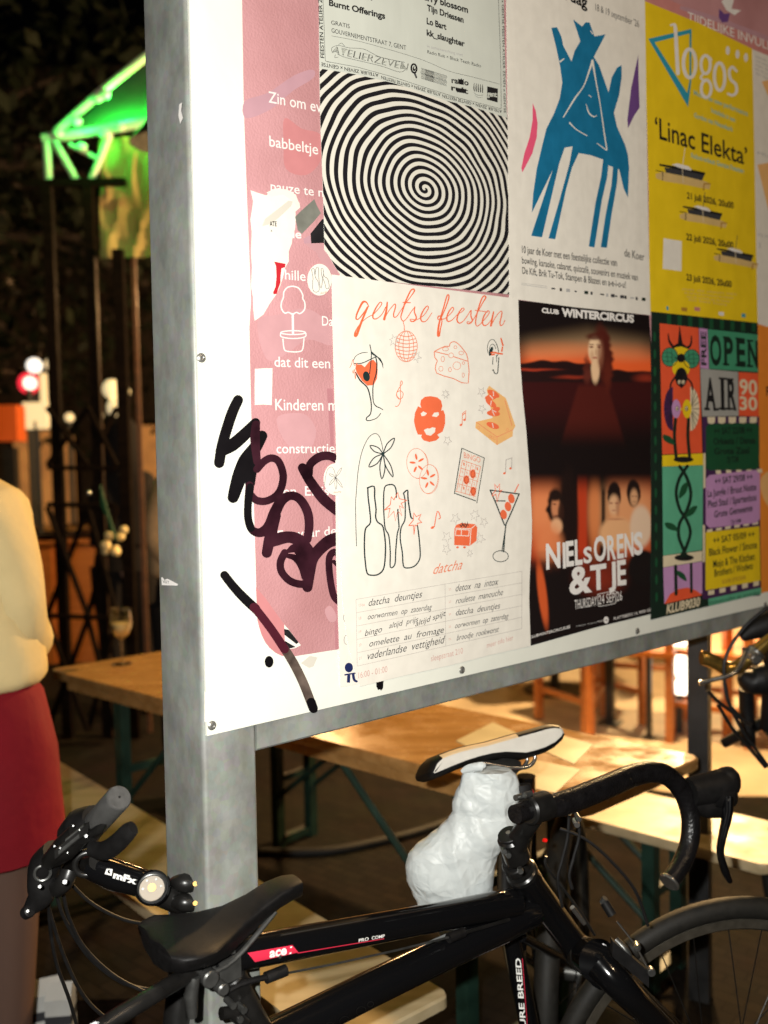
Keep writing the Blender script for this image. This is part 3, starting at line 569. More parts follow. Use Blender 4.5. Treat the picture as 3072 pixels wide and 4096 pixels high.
a.poly('logo', [(1424, 718), (1512, 738), (1510, 852), (1422, 828)], k, 1); a.text('logo', 'gent:', (1424, 798), (1508, 808), 42, 'paper_grey', 3, bold=.03)
a.build(sp)
so = [o for o in sp.children if o.name.startswith('spiral')][0]; me = so.data
uvl = me.uv_layers.new(name='print')
# local -> plane coordinates, spacing per half axis
c0 = BR.inverted() @ (sp.matrix_world.translation - BO)
# finer faces are not needed: the four quadrants share one linear scale
PU = (PU_L + PU_R) / 2; PV = (PV_D + PV_U) / 2
for lp in me.loops:
    co = me.vertices[lp.vertex_index].co; uvl.data[lp.index].uv = ((co.x + c0.x - cu_) / PU, (co.y + c0.y - cv_) / PV)

# ---- poster with the blue animal
ko, a = sheet('white_poster', KO, [(172, -60), (950, -60), (958, 20), (968, 700), (978, 1300), (990, 1785), (560, 1740), (190, 1690), (186, 1200), (180, 560)], 'paper_white', .0016,
              'white poster with a blue cut-out animal standing on long legs', 'poster', PG)
B = 'blue_print'
a.poly('illustration', [(428, 160), (460, 156), (485, 210), (495, 260), (542, 350), (560, 290), (592, 235), (552, 112), (602, 152), (622, 128), (645, 130), (672, 208), (735, 196), (668, 325), (672, 330), (698, 372), (752, 525), (770, 440), (800, 385), (826, 370), (826, 440), (812, 540), (782, 640), (800, 720), (845, 820), (862, 880), (868, 950), (862, 1120), (838, 1070), (812, 960), (745, 935), (722, 905), (650, 880), (583, 868), (545, 830), (503, 838), (470, 935), (440, 955), (318, 1205), (325, 1100), (345, 960), (375, 830), (400, 730), (445, 640), (475, 560), (490, 470), (478, 380), (455, 270)], B, 1)
a.poly('illustration', [(440, 950), (472, 930), (375, 1345), (314, 1336)], B, 1); a.poly('illustration', [(548, 832), (583, 868), (545, 950), (510, 1080), (450, 1356), (412, 1350), (470, 1150), (530, 930)], B, 1)
a.poly('illustration', [(722, 900), (752, 920), (745, 1000), (715, 1130), (672, 1402), (640, 1396), (678, 1150), (710, 1000)], B, 1); a.poly('illustration', [(778, 938), (806, 950), (800, 1040), (770, 1210), (742, 1404), (708, 1400), (735, 1220), (768, 1050)], B, 1)
PW = 'paper_white'
a.stroke('illustration', [(496, 665), (560, 560), (610, 490), (640, 410), (660, 350)], [6, 9, 6, 9, 13], PW, 4); a.stroke('illustration', [(660, 345), (680, 460), (705, 600), (728, 760), (742, 850)], [13, 7, 5, 7, 7], PW, 4)
a.stroke('illustration', [(625, 590), (640, 640), (668, 662), (685, 655)], [3, 7, 7, 3], PW, 4); a.stroke('illustration', [(532, 698), (570, 735), (630, 770)], [9, 5, 5], PW, 4); a.stroke('illustration', [(685, 812), (740, 852)], [4, 6], PW, 4); a.stroke('illustration', [(478, 350), (498, 335)], [10, 6], PW, 4); a.stroke('illustration', [(648, 175), (662, 195)], [3, 6], PW, 4); a.stroke('illustration', [(640, 540), (655, 552)], [5, 4], PW, 4)
a.poly('illustration', [(322, 585), (340, 630), (350, 700), (345, 780), (320, 870), (264, 978), (258, 955), (275, 870), (305, 780), (322, 680)], 'hot_pink', 1)
a.poly('illustration', [(920, 312), (922, 450), (928, 610), (895, 660), (862, 728), (858, 680), (880, 500)], 'violet', 1)
a.text('lettering', 'zaterdag', (380, -55), (632, 48), 62, 'ink_black', 1, bold=.03); a.text('lettering', "18 & 19 september '26", (678, 60), (925, 158), 38, 'ink_grey', 1)
for s, p0, p1, h in (('10 jaar de Koer met een feestelijke collectie van', (262, 1432), (800, 1508), 40), ('bowling, karaoke, cabaret, quizcafé, souvenirs en muziek van', (262, 1492), (918, 1590), 38), ('De Kift, Brik Tu-Tok, Stampen & Blazen en a-e-i-o-u!', (264, 1550), (850, 1632), 38)): a.text('lettering', s, p0, p1, h, 'ink_black', 1, bold=.008)
a.text('lettering', 'de Koer', (842, 1452), (955, 1478), 44, 'ink_black', 1, bold=.005)
a.stroke('lettering', [(258, 1612), (405, 1632)], 2.5, 'ink_light', 1); a.stroke('lettering', [(258, 1604), (405, 1622)], 2, 'ink_light', 1)
for i, x in enumerate((428, 476, 512, 560, 615, 650, 705, 738, 765, 790, 818, 842, 875, 905, 940)):
    y = 1635 + (x - 428) * .118; hgt = 10 if i % 3 else 5
    a.poly('lettering', [(x, y - hgt), (x + (12 if i % 2 else 22), y - hgt + 2), (x + (12 if i % 2 else 22), y + hgt), (x, y + hgt - 2)], ('ink_grey', 'ink_black', 'ink_light', 'ink_grey', 'green_black')[i % 5], 1)
a.build(ko)

# ---- yellow concert poster
yp, a = sheet('yellow_poster', YE, [(8, 8), (380, 158), (748, 335), (757, 700), (768, 1300), (787, 2225), (48, 2138), (40, 1300), (22, 600)], 'yellow_print', .0014,
              'bright yellow poster with a blue outlined triangle and black title', 'poster', PG)
a.c = YE
a.poly('illustration', [(35, 268), (332, 200), (330, 560), (308, 735)], 'cyan_line', 1, holes=[[(78, 292), (302, 640), (318, 560), (318, 232)]])
a.stroke('logo', [(190, 175), (208, 170), (220, 190), (228, 330), (238, 505)], [14, 16, 24, 26, 26], 'print_white', 4)
a.ring('logo', (318, 437), 42, 98, 24, 'print_white', 4, rot=-.02); a.ring('logo', (428, 445), 32, 62, 20, 'print_white', 4); a.stroke('logo', [(455, 395), (468, 412)], 14, 'print_white', 4); a.ring('logo', (432, 610), 34, 60, 20, 'print_white', 4); a.stroke('logo', [(415, 505), (395, 535), (425, 560)], [14, 16, 14], 'print_white', 4)
a.ring('logo', (524, 528), 36, 94, 22, 'print_white', 4, rot=-.02); a.stroke('logo', [(640, 490), (612, 462), (590, 490), (600, 545), (635, 580), (640, 630), (615, 655), (582, 645)], [16, 20, 20, 20, 20, 20, 20, 16], 'print_white', 4)
for x, y in ((580, 348), (647, 374), (705, 396)): a.ell('logo', (x, y), 14, 30, 'print_white', 4)
for s, p0, p1, h in (('Muziek en new performance', (348, 650), (718, 798), 32), ('Installatie in een', (468, 770), (632, 840), 30), ('Gordon van Nieuwkerk', (350, 805), (616, 905), 32), ('Robot-orkest Gentse Feesten', (330, 1082), (690, 1190), 32)): a.text('lettering', s, p0, p1, h, 'cyan_text', 1, bold=.025)
a.text('lettering', '‘Linac Elekta’', (82, 945), (716, 1135), (142, 118), 'ink_black', 1, bold=.012)
for s, p0, p1, h in (('21 juli 2026, 20u00', (300, 1362), (622, 1432), 42), ('22 juli 2026, 20u00', (296, 1645), (620, 1704), 42), ('23 juli 2026, 20u00', (296, 1922), (608, 1972), 42)): a.text('lettering', s, p0, p1, h, 'ink_black', 1, bold=.03)
for dx, dy, sc_ in ((0, 0, 1), (165, 300, .86), (400, 595, .80)):
    q = lambda pts: [(85 + dx + (x - 85) * sc_, 1040 + dy + (y - 1040) * sc_) for x, y in pts]
    a.poly('illustration', q([(85, 1195), (130, 1180), (300, 1215), (400, 1235), (462, 1262), (455, 1300), (410, 1292), (260, 1262), (150, 1245), (90, 1225)]), 'yellow_mid', 1); a.poly('illustration', q([(145, 1150), (300, 1168), (425, 1192), (405, 1240), (290, 1212), (155, 1185)]), 'ink_grey', 2)
    a.poly('illustration', q([(110, 1125), (260, 1148), (425, 1185), (422, 1202), (255, 1168), (112, 1138)]), 'ink_black', 3); a.poly('illustration', q([(195, 1130), (235, 1122), (310, 1142), (335, 1166), (240, 1150)]), 'print_white', 4); a.stroke('illustration', q([(250, 1150), (330, 1168)]), 8, 'print_white', 5)
    a.stroke('illustration', q([(85, 1170), (135, 1180), (132, 1240)]), 5, 'ink_black', 4, smooth=0); a.stroke('illustration', q([(460, 1262), (418, 1262), (415, 1305)]), 9, 'yellow_dark', 4, smooth=0); a.stroke('illustration', q([(287, 1015), (272, 1130)]), 4, 'print_white' if dx == 0 else 'ink_grey', 4); a.stroke('illustration', q([(268, 1150), (275, 1255)]), 4, 'cream_print', 5)
a.poly('label_panel', [(140, 1635), (265, 1655), (263, 1862), (134, 1845)], 'paper_white', 1)
for i, y in enumerate((1990, 2015, 2040, 2062)): a.text('lettering', ('met de steun van', 'de stad en de provincie en de vrienden', 'van de muziek en de kunst', 'en het huis')[i], (270 + i * 14, y), (640 - i * 22, y + 36), 15, 'yellow_mid', 1)
for x, y, w_, m_ in ((160, 2112, 14, 'cyan_line'), (262, 2120, 40, 'yellow_dark'), (352, 2118, 38, 'rose_dark'), (518, 2150, 36, 'print_white'), (676, 2162, 26, 'cyan_line')): a.poly('logo', [(x, y - 12), (x + w_, y - 8), (x + w_, y + 18), (x, y + 14)], m_, 1)
a.build(yp)

# ---- dark concert poster with a printed photograph
wp, a = sheet('dark_poster', WI, [(22, 0), (860, 98), (875, 300), (893, 900), (908, 1500), (912, 1975), (520, 2070), (95, 2190), (70, 2188), (80, 1600), (60, 800)], 'ink_black', .0010,
              'black poster with a dim red photograph of people and large white lettering', 'poster', PG)
def smooth(a_, b_, x): t = max(0, min(1, (x - a_) / (b_ - a_))); return t * t * (3 - 2 * t)
def bl(x, y, cx, cy, rx, ry, e=.25): d = math.hypot((x - cx) / rx, (y - cy) / ry); return 1 - smooth(1 - e, 1 + e, d)
def mixc(a_, b_, t): return tuple(p * (1 - t) + q * t for p, q in zip(a_, b_))
def wcol(x, y):
    c = (.010, .006, .006); nn = noise.noise(Vector((x / 90, y / 30, 1.3)))
    if y < 1010:
        top = smooth(120, 330, y - abs(x - 470) * .16); t = smooth(230, 420, y)
        skyc = mixc((.46, .28, .14), (.88, .13, .03), t); skyc = mixc(skyc, (.85, .28, .10), .5 * bl(x, y + nn * 12, 240, 310, 260, 50, .8) + .4 * bl(x, y, 720, 330, 180, 50, .8))
        edge = smooth(20, 130, x) * (1 - smooth(780, 900, x) * (1 - smooth(250, 420, y)) * .8)
        c = mixc(c, skyc, top * (.35 + .65 * smooth(150, 420, y) * edge + .3 * edge * (1 - t)))
        hill = smooth(-8, 8, y - (405 + 22 * noise.noise(Vector((x / 120, 3, 0))) + (45 if x > 600 else 0) - 18 * bl(x, y, 250, 400, 180, 200, .7)))
        c = mixc(c, (.02, .008, .008), hill); c = mixc(c, (.5, .05, .02), .75 * bl(x, y + nn * 6, 130, 440, 130, 8, .8) + .55 * bl(x, y + nn * 5, 380, 488, 90, 10, .9) + .5 * bl(x, y, 840, 495, 60, 26, .9))
        gr = smooth(508, 530, y); c = mixc(c, mixc((.045, .008, .008), (.010, .006, .006), smooth(600, 930, y)), gr)
        c = mixc(c, mixc((.09, .014, .010), (.02, .007, .006), smooth(720, 960, y)), .9 * (1 - smooth(-14, 14, abs(x - 505) - (92 + (y - 540) * .30))) * smooth(520, 560, y) * (1 - smooth(820, 960, y)))
        c = mixc(c, (.085, .014, .009), bl(x + nn * 14, y, 572 + (y - 340) * .10, 350, 56, 188, .25)); c = mixc(c, (.11, .02, .012), .8 * bl(x + nn * 14, y, 470, 440, 22, 80, .5))
        c = mixc(c, (.14, .022, .012), .6 * bl(x + nn * 10, y, 600, 470, 22, 90, .6))
        f = bl(x, y, 517, 314, 41, 84, .22); c = mixc(c, (.88, .60, .36), f); c = mixc(c, (.84, .55, .32), bl(x, y, 520, 440, 27, 84, .3))
        c = mixc(c, (.30, .11, .06), .8 * bl(x, y, 552, 340, 20, 80, .7)); c = mixc(c, (.50, .24, .13), .5 * bl(x, y, 500, 350, 12, 30, .8)); c = mixc(c, (.09, .016, .010), .9 * bl(x + nn * 8, y, 520, 232, 52, 22, .5))
        for ex in (495, 545): c = mixc(c, (.30, .10, .06), .8 * bl(x, y, ex, 297, 15, 7, .6))
        c = mixc(c, (.42, .10, .07), .9 * bl(x, y, 518, 366, 16, 6, .5)); c = mixc(c, (.10, .03, .02), .8 * bl(x, y, 494, 282, 17, 3.5, .5)); c = mixc(c, (.10, .03, .02), .8 * bl(x, y, 544, 284, 17, 3.5, .5)); c = mixc(c, (.05, .02, .015), .8 * bl(x, y, 495, 298, 7, 5, .5)); c = mixc(c, (.05, .02, .015), .8 * bl(x, y, 545, 299, 7, 5, .5)); c = mixc(c, (.5, .25, .14), .6 * bl(x, y, 524, 330, 6, 22, .7)); c = mixc(c, (.14, .03, .02), .7 * bl(x, y, 470, 480, 24, 40, .7))
    else:
        v = smooth(1090, 1260, y) * (1 - smooth(1560, 1740, y - (60 if x < 300 else 0)))
        gl = mixc((.55, .07, .02), (.80, .26, .10), bl(x, y, 250, 1330, 260, 190, .8) if x < 420 else bl(x, y, 730, 1340, 230, 190, .8))
        base = mixc((.010, .006, .006), gl, max(bl(x, 0, 190, 0, 95, 1e6, .6) * (1 - smooth(1650, 1760, y)), .95 * smooth(560, 640, x) * (1 - smooth(850, 930, x)), .32 * smooth(400, 420, x) * (1 - smooth(540, 560, x))) * v)
        c = mixc(base, (.80, .40, .18), .6 * v * bl(x, y, 700, 1330, 190, 170, .7)); c = mixc(c, (.55, .05, .015), v * .9 * smooth(395, 420, x) * (1 - smooth(455, 480, x))); c = mixc(c, (.85, .26, .08), v * .7 * bl(x, y, 515, 1330, 34, 260, .6))
        c = mixc(c, (.02, .010, .008), .9 * smooth(556, 564, x) * (1 - smooth(575, 590, x)) * smooth(1160, 1220, y) * (1 - smooth(1420, 1440, y)))
        c = mixc(c, (.016, .008, .007), bl(x, y, 350, 1400, 62, 330, .25) * (1 - .0 * v))
        c = mixc(c, (.015, .008, .007), bl(x + nn * 12, y, 270, 1300, 58, 110, .2)); c = mixc(c, (.62, .24, .11), bl(x, y, 270, 1312, 27, 68, .4)); c = mixc(c, (.12, .04, .02), .8 * bl(x, y, 262, 1290, 12, 5, .6)); c = mixc(c, (.10, .03, .02), .8 * bl(x, y, 280, 1372, 24, 14, .6)); c = mixc(c, (.02, .01, .008), bl(x + nn * 14, y, 268, 1240, 44, 30, .4)); c = mixc(c, (.04, .015, .01), .9 * bl(x, y, 303, 1340, 20, 60, .4)); c = mixc(c, (.80, .42, .22), bl(x, y, 275, 1430, 36, 50, .35)); c = mixc(c, (.78, .24, .09), bl(x, y, 235, 1560, 82, 130, .4) * .8)
        for cx, cy in ((640, 1235), (762, 1220)):
            c = mixc(c, (.016, .009, .008), bl(x + nn * 5, y, cx, cy, 43, 88, .16))
        c = mixc(c, (.80, .45, .24), bl(x, y, 638, 1296, 33, 64, .35)); c = mixc(c, (.45, .18, .09), .7 * bl(x, y, 662, 1310, 12, 55, .7)); c = mixc(c, (.70, .36, .18), bl(x, y, 765, 1250, 24, 54, .4)); c = mixc(c, (.10, .03, .02), .7 * bl(x, y, 757, 1240, 8, 4, .6) + .7 * bl(x, y, 778, 1241, 7, 4, .6) + .5 * bl(x, y, 767, 1275, 10, 4, .6)); c = mixc(c, (.80, .42, .20), bl(x, y, 660, 1480, 115, 105, .2)); c = mixc(c, (.78, .55, .38), bl(x, y, 808, 1430, 68, 130, .2))
        c = mixc(c, (.5, .2, .1), .8 * bl(x, y, 650, 1385, 50, 6, .6))
        for ex in (620, 655): c = mixc(c, (.30, .10, .06), .8 * bl(x, y, ex, 1284, 11, 6, .6))
        c = mixc(c, (.4, .12, .08), .7 * bl(x, y, 638, 1330, 13, 5, .6))
        lo = smooth(1560, 1700, y + nn * 20 - (40 if x > 750 else 0)); c = mixc(c, (.011, .007, .007), lo * (1 - .85 * bl(x, y, 540, 1700, 190, 130, .7)) if x > 250 else lo * .9); c = mixc(c, (.45, .05, .02), .5 * bl(x, y, 550, 1760, 120, 90, .8)); c = mixc(c, (.011, .008, .008), bl(x, y, 825, 1690, 95, 110, .12)); c = mixc(c, (.75, .12, .03), .85 * bl(x - (y - 1850) * .12, y, 185, 1860, 27, 200, .35))
    return c
m = bpy.data.materials.new('photo_print'); m.use_nodes = True; M['photo_print'] = m; b_ = m.node_tree.nodes['Principled BSDF']; b_.inputs['Roughness'].default_value = .45; b_.inputs['Specular IOR Level'].default_value = .3
ca = m.node_tree.nodes.new('ShaderNodeVertexColor'); ca.layer_name = 'Col'; m.node_tree.links.new(ca.outputs['Color'], b_.inputs['Base Color'])
NX, NY = 170, 330; mb = MB(); vs_, cs_ = [], []
for j in range(NY + 1):
    for i in range(NX + 1):
        s_, t_ = i / NX, j / NY; x0_, x1_ = 26 + 64 * t_, 862 + 48 * t_; yt, yb = 4 + 94 * s_, 2180 - 212 * s_
        x = x0_ + (x1_ - x0_) * s_; y = yt + (yb - yt) * t_; vs_.append(a.mp(*WI(x, y), .00112)); cs_.append(wcol(x, y))
mb.add(vs_, [(j * (NX + 1) + i, j * (NX + 1) + i + 1, (j + 1) * (NX + 1) + i + 1, (j + 1) * (NX + 1) + i) for j in range(NY) for i in range(NX)], 'photo_print')
o = mb.build('printed_photograph', wp, origin=Vector((0, 0, 0)), smooth=False)
at = o.data.color_attributes.new('Col', 'FLOAT_COLOR', 'POINT'); at.data.foreach_set('color', [q for c in cs_ for q in (*c, 1)])
a.base = .0012; pw = 'print_white'
a.text('lettering', 'CLUB', (182, 80), (290, 90), (30, 26), pw, 1, bold=.045); a.text('lettering', 'WINTERCIRCUS', (308, 102), (765, 142), (48, 44), pw, 1, bold=.05)
x = 212
for ch, x0_, x1_, yt, yb in (('N', 210, 300, 1535, 1698), ('I', 316, 334, 1528, 1690), ('E', 336, 386, 1520, 1680), ('L', 392, 440, 1510, 1672), ('S', 446, 500, 1560, 1662), ('O', 512, 590, 1490, 1650), ('R', 596, 652, 1484, 1640), ('E', 658, 700, 1476, 1630), ('N', 706, 762, 1470, 1620), ('S', 764, 822, 1466, 1608),
                             ('&', 356, 500, 1682, 1858), ('T', 490, 592, 1672, 1832), ('J', 606, 652, 1652, 1800), ('E', 660, 716, 1640, 1800)):
    vs2, fs2 = text_mesh(ch, .05); hh = CAPH + .1
    a.text('title', ch, (x0_, yb), (x1_, yb - (x1_ - x0_) * .14), (yb - yt) * .92, pw, 1, bold=.032)
a.text('lettering', 'THURSDAY', (390, 1955), (530, 1930), 58, pw, 1, bold=.0); a.text('lettering', '24 SEP.26', (542, 1925), (690, 1896), 58, pw, 1, bold=.0); a.stroke('lettering', [(535, 1862), (545, 1858), (640, 1838), (650, 1850), (648, 1900), (640, 1918), (550, 1935), (538, 1925), (535, 1862)], 3.5, pw, 1, smooth=2)
a.text('lettering', 'CLUBWINTERCIRCUS.BE', (104, 2140), (362, 2072), 17, pw, 1, bold=.01); a.text('lettering', 'PLATTEBERG 14, 9000 GENT', (636, 2022), (900, 1958), 17, pw, 1, bold=.01); a.text('lettering', 'MEER INFO', (400, 2066), (530, 2040), 8, 'ink_light', 1); a.text('lettering', 'TICKETS', (532, 2038), (570, 2030), 10, pw, 1); a.ell('lettering', (588, 2022), 16, 22, pw, 1); a.text('lettering', 'up', (578, 2028), (598, 2024), 12, 'ink_black', 3)
a.build(wp)

# ---- colourful open air poster
kp, a = sheet('open_air_poster', KL, [(5, 28), (728, 105), (735, 700), (742, 1300), (752, 1948), (0, 2125)], 'green_black', .0018,
              'dark green bordered poster of coloured panels with a bee and twining plants', 'poster', PG)
rc = lambda x0_, y0_, x1_, y1_, sl=0, sr=0: [(x0_, y0_), (x1_, y0_ + sl), (x1_, y1_ + sr), (x0_, y1_)]
I = 'colour_panel'
for i in range(9): a.poly('border', rc(110 + i * 72, 46 + i * 7, 138 + i * 72, 118 + i * 6, 3, 3), 'green_dark', 1)
for i in range(16): a.ell('border', (26 + i * .9, 200 + i * 118), 9, 34, 'green_dark', 1)
a.poly(I, [(60, 108), (325, 140), (350, 990), (78, 1000)], 'orange_red', 1); a.poly(I, [(78, 1006), (355, 993), (357, 1072), (78, 1082)], 'yellow_print', 1); a.poly(I, [(78, 1084), (357, 1074), (350, 1650), (84, 1688)], 'green_light', 1); a.poly(I, [(84, 1690), (350, 1656), (350, 1725), (84, 1768)], 'cream_print', 1); a.poly(I, [(84, 1770), (350, 1728), (350, 1945), (92, 2015)], 'lilac', 1)
a.poly(I, [(96, 2010), (130, 1950), (190, 1915), (250, 1905), (310, 1925), (348, 1955), (348, 1958), (92, 2018)], 'orange_red', 2)
a.poly(I, [(328, 140), (385, 148), (395, 420), (336, 412)], 'lilac', 1); a.poly(I, [(388, 148), (728, 185), (730, 440), (398, 418)], 'green_print', 1); a.poly(I, [(336, 416), (594, 438), (598, 738), (350, 742)], 'grey_print', 1); a.poly(I, [(598, 440), (731, 448), (736, 742), (600, 738)], 'orange_red', 1)
a.poly(I, [(350, 744), (738, 742), (740, 995), (356, 990)], 'plum', 1); a.poly(I, [(357, 992), (372, 992), (372, 1225), (357, 1232)], 'cream_print', 2); a.poly(I, [(372, 1100), (742, 1085), (745, 1960), (352, 1985), (354, 1232)], 'plum', 1); a.poly(I, [(354, 1480), (368, 1480), (368, 1728), (354, 1735)], 'cream_print', 3)
for i in range(5): a.poly(I, [(385 + i * 72, 745), (438 + i * 71, 745), (436 + i * 71, 782), (412 + i * 71, 796 - i * 2), (388 + i * 71, 784)], 'cream_print', 3); a.poly(I, [(440 + i * 70, 1108 - i * 2), (475 + i * 70, 1106 - i * 2), (480 + i * 70, 1132 - i * 2), (445 + i * 70, 1134 - i * 2)], 'cream_print', 3)
for i in range(6): a.poly(I, [(382 + i * 62, 1512 - i * 10), (420 + i * 62, 1505 - i * 10), (420 + i * 62, 1524 - i * 10), (382 + i * 62, 1530 - i * 10)], 'cream_print', 3)
for i in range(5): a.poly(I, [(390 + i * 77, 1928 - i * 16), (432 + i * 76, 1920 - i * 16), (432 + i * 76, 1950 - i * 15), (390 + i * 77, 1958 - i * 15)], 'cream_print', 3)
def rr(x0_, y0_, x1_, y1_, r, dl): return [(x0_ + r, y0_), (x1_ - r, y0_ + dl), (x1_, y0_ + r + dl), (x1_, y1_ - r + dl), (x1_ - r, y1_ + dl), (x0_ + r, y1_), (x0_, y1_ - r), (x0_, y0_ + r)]
a.poly(I, rr(375, 792, 738, 1108, 22, -6), 'green_dark', 4); a.poly(I, rr(374, 1140, 742, 1500, 26, -34), 'lilac', 4); a.poly(I, [(372, 1530), (738, 1488), (746, 1858), (372, 1925)], 'yellow_print', 4)
a.poly(I, [(356, 1990), (752, 1905), (752, 1948), (358, 2038)], 'green_light', 2); a.poly(I, [(356, 1990), (392, 1982), (394, 2030), (358, 2038)], 'green_black', 3)
k = 'green_black'
# letters, with slab serifs
def slab(ch, x0_, x1_, yb0, hgt, m_): a.text('title', ch, (x0_, yb0), (x1_, yb0 + (x1_ - x0_) * .08), hgt, m_, 5, bold=.03)
for ch, x0_, x1_, yb, h in (('O', 404, 482, 385, 190), ('P', 500, 562, 388, 182), ('E', 585, 645, 394, 180), ('N', 662, 730, 400, 172)):
    slab(ch, x0_, x1_, yb, h, k)
    if ch != 'O':
        for yy in (yb, yb - h): a.poly('title', [(x0_ - 10, yy - 10), (x0_ + 34, yy - 6), (x0_ + 34, yy + 8), (x0_ - 10, yy + 4)], k, 5)
for ch, x0_, x1_, yb, h in (('A', 372, 444, 690, 205), ('I', 478, 502, 690, 205), ('R', 524, 584, 690, 200)):
    slab(ch, x0_, x1_, yb, h, 'ink_black')
    if ch == 'A': a.poly('title', [(362, 682), (402, 684), (402, 700), (362, 698)], 'ink_black', 5); a.poly('title', [(424, 684), (462, 686), (462, 702), (424, 700)], 'ink_black', 5)
    else:
        for yy in (yb, yb - h): a.poly('title', [(x0_ - 16, yy - 10), (x0_ + 38, yy - 6), (x0_ + 38, yy + 8), (x0_ - 16, yy + 4)], 'ink_black', 5)
a.text('title', 'FREE', (378, 395), (374, 165), 34, k, 5, bold=.03, up=(-1, -.05))
a.text('title', '90', (605, 590), (725, 598), 100, 'cream_print', 5, bold=.02); a.text('title', '30', (605, 695), (725, 700), 88, 'cream_print', 5, bold=.02)
for s, p0, p1, h, m_ in (('++ SAT 29/08 ++', (436, 1205), (692, 1172), 44, k), ('La Jungle / Bruut Notte', (386, 1290), (718, 1242), 46, k), ('Plezi Stad / Spartenbos', (388, 1362), (718, 1312), 46, k), ('Grote Gemeente', (430, 1430), (692, 1384), 44, k), ('DJ VIM', (548, 1474), (612, 1462), 26, k),
                         ('++ SAT 05/09 ++', (424, 1608), (706, 1562), 44, k), ('Black Flower / Smote', (396, 1690), (722, 1636), 48, k), ('Mojo & The Kitchen', (424, 1770), (706, 1715), 48, k), ('Brothers / Wodwo', (432, 1832), (694, 1778), 48, k), ('SOFIE STICKER', (484, 1880), (648, 1846), 24, 'yellow_dark')): a.text('lettering', s, p0, p1, h, m_, 8, bold=.018)
for y, s, x0_, x1_ in ((862, '++ SAT 22/08 ++', 430, 690), (932, 'Orkesta / Dansa', 425, 712), (1000, 'Grote Zaal', 430, 670), (1060, 'DJ TOM', 520, 596)): a.text('lettering', s, (x0_, y), (x1_, y - 8), 42, 'green_black', 8, bold=.03)
a.text('lettering', 'KLUB9030', (106, 2082), (332, 2030), 58, 'cream_print', 4, bold=.035, shear=.12); a.text('lettering', 'kluboptreden en vrienden', (400, 2020), (740, 1948), 24, 'green_black', 5)
I = 'bee_drawing'
bk = 'ink_black'
a.stroke(I, [(118, 180), (126, 230), (155, 268), (198, 258), (245, 275), (272, 250), (276, 195)], [7, 14, 20, 36, 20, 14, 7], bk, 4); a.stroke(I, [(195, 130), (200, 250)], [3, 34], bk, 4)
a.ell(I, (203, 305), 56, 44, 'yellow_print', 5); a.poly(I, [(150, 275), (205, 240), (262, 285), (205, 266)], bk, 6)
a.ell(I, (128, 338), 56, 66, 'green_print', 6, rot=.15); a.ell(I, (276, 350), 56, 62, 'green_print', 6, rot=-.15)
for c_, s_ in (((128, 338), 1), ((276, 350), -1)):
    a.ring(I, c_, 54, 64, 5, bk, 7)
    for q in (-30, 0, 30): a.stroke(I, [(c_[0] + s_ * 50, c_[1] + 8), (c_[0], c_[1] + q), (c_[0] - s_ * 46, c_[1] + q * .8)], 3, bk, 7)
    for q in (-20, 12): a.stroke(I, [(c_[0] + q, c_[1] - 48), (c_[0] + q + 6, c_[1] + 48)], 3, bk, 7)
a.ell(I, (205, 345), 28, 30, bk, 8); a.ell(I, (205, 415), 60, 58, 'yellow_print', 7); a.ell(I, (206, 475), 42, 66, bk, 8); a.poly(I, [(185, 525), (232, 525), (208, 552)], bk, 8); a.stroke(I, [(168, 470), (140, 510), (132, 545)], 12, bk, 7); a.stroke(I, [(245, 480), (275, 515), (284, 560)], 12, bk, 7)
for x in (193, 220): a.ell(I, (x, 508), 10, 14, 'cream_print', 9); a.ell(I, (x + 2, 512), 4, 6, bk, 10)
for c_, s_, m1, m2 in (((150, 690), -1, 'plum', 'lilac'), ((268, 690), 1, 'cream_print', 'yellow_print')):
    a.poly(I, [(c_[0] + s_ * math.cos(q) * 62, c_[1] + math.sin(q) * 150) for q in [-PI / 2 + PI * i / 14 for i in range(15)]], m1, 5)
    for i in range(1, 10): q = -PI / 2 + PI * i / 10; a.stroke(I, [(c_[0] + s_ * 10, c_[1] + math.sin(q) * 30), (c_[0] + s_ * math.cos(q) * 62, c_[1] + math.sin(q) * 150)], 4, bk, 6)
    a.ell(I, (c_[0] + (22 if s_ < 0 else -22), c_[1]), 30, 64, m2, 7); a.poly(I, [(200, 680), (218, 692), (200, 704)], 'yellow_print', 7); ex = c_[0] + (28 if s_ < 0 else -26); a.ell(I, (ex, 688), 10, 16, 'cream_print', 8); a.ring(I, (ex, 688), 10, 16, 3, bk, 9); a.ell(I, (ex + 2, 690), 4, 7, bk, 9)
gs = 'green_black'; I = 'plant_drawing'
a.stroke(I, [(168, 760), (160, 880), (172, 1020)], 22, gs, 4); a.stroke(I, [(256, 760), (252, 880), (264, 1020)], 22, gs, 4); a.ell(I, (222, 1035), 68, 20, bk, 5)
a.stroke(I, [(196, 1082), (245, 1160), (272, 1270), (245, 1380), (195, 1470), (190, 1560), (228, 1660)], 22, gs, 4); a.stroke(I, [(248, 1080), (196, 1160), (172, 1260), (195, 1370), (245, 1450), (268, 1540), (228, 1660)], 22, gs, 5); a.ell(I, (226, 1702), 66, 22, bk, 5); a.poly(I, [(190, 1700), (222, 1640), (262, 1696)], gs, 6)
a.stroke(I, [(168, 1760), (172, 1950)], 22, gs, 4); a.stroke(I, [(274, 1745), (276, 1935)], 18, gs, 4)
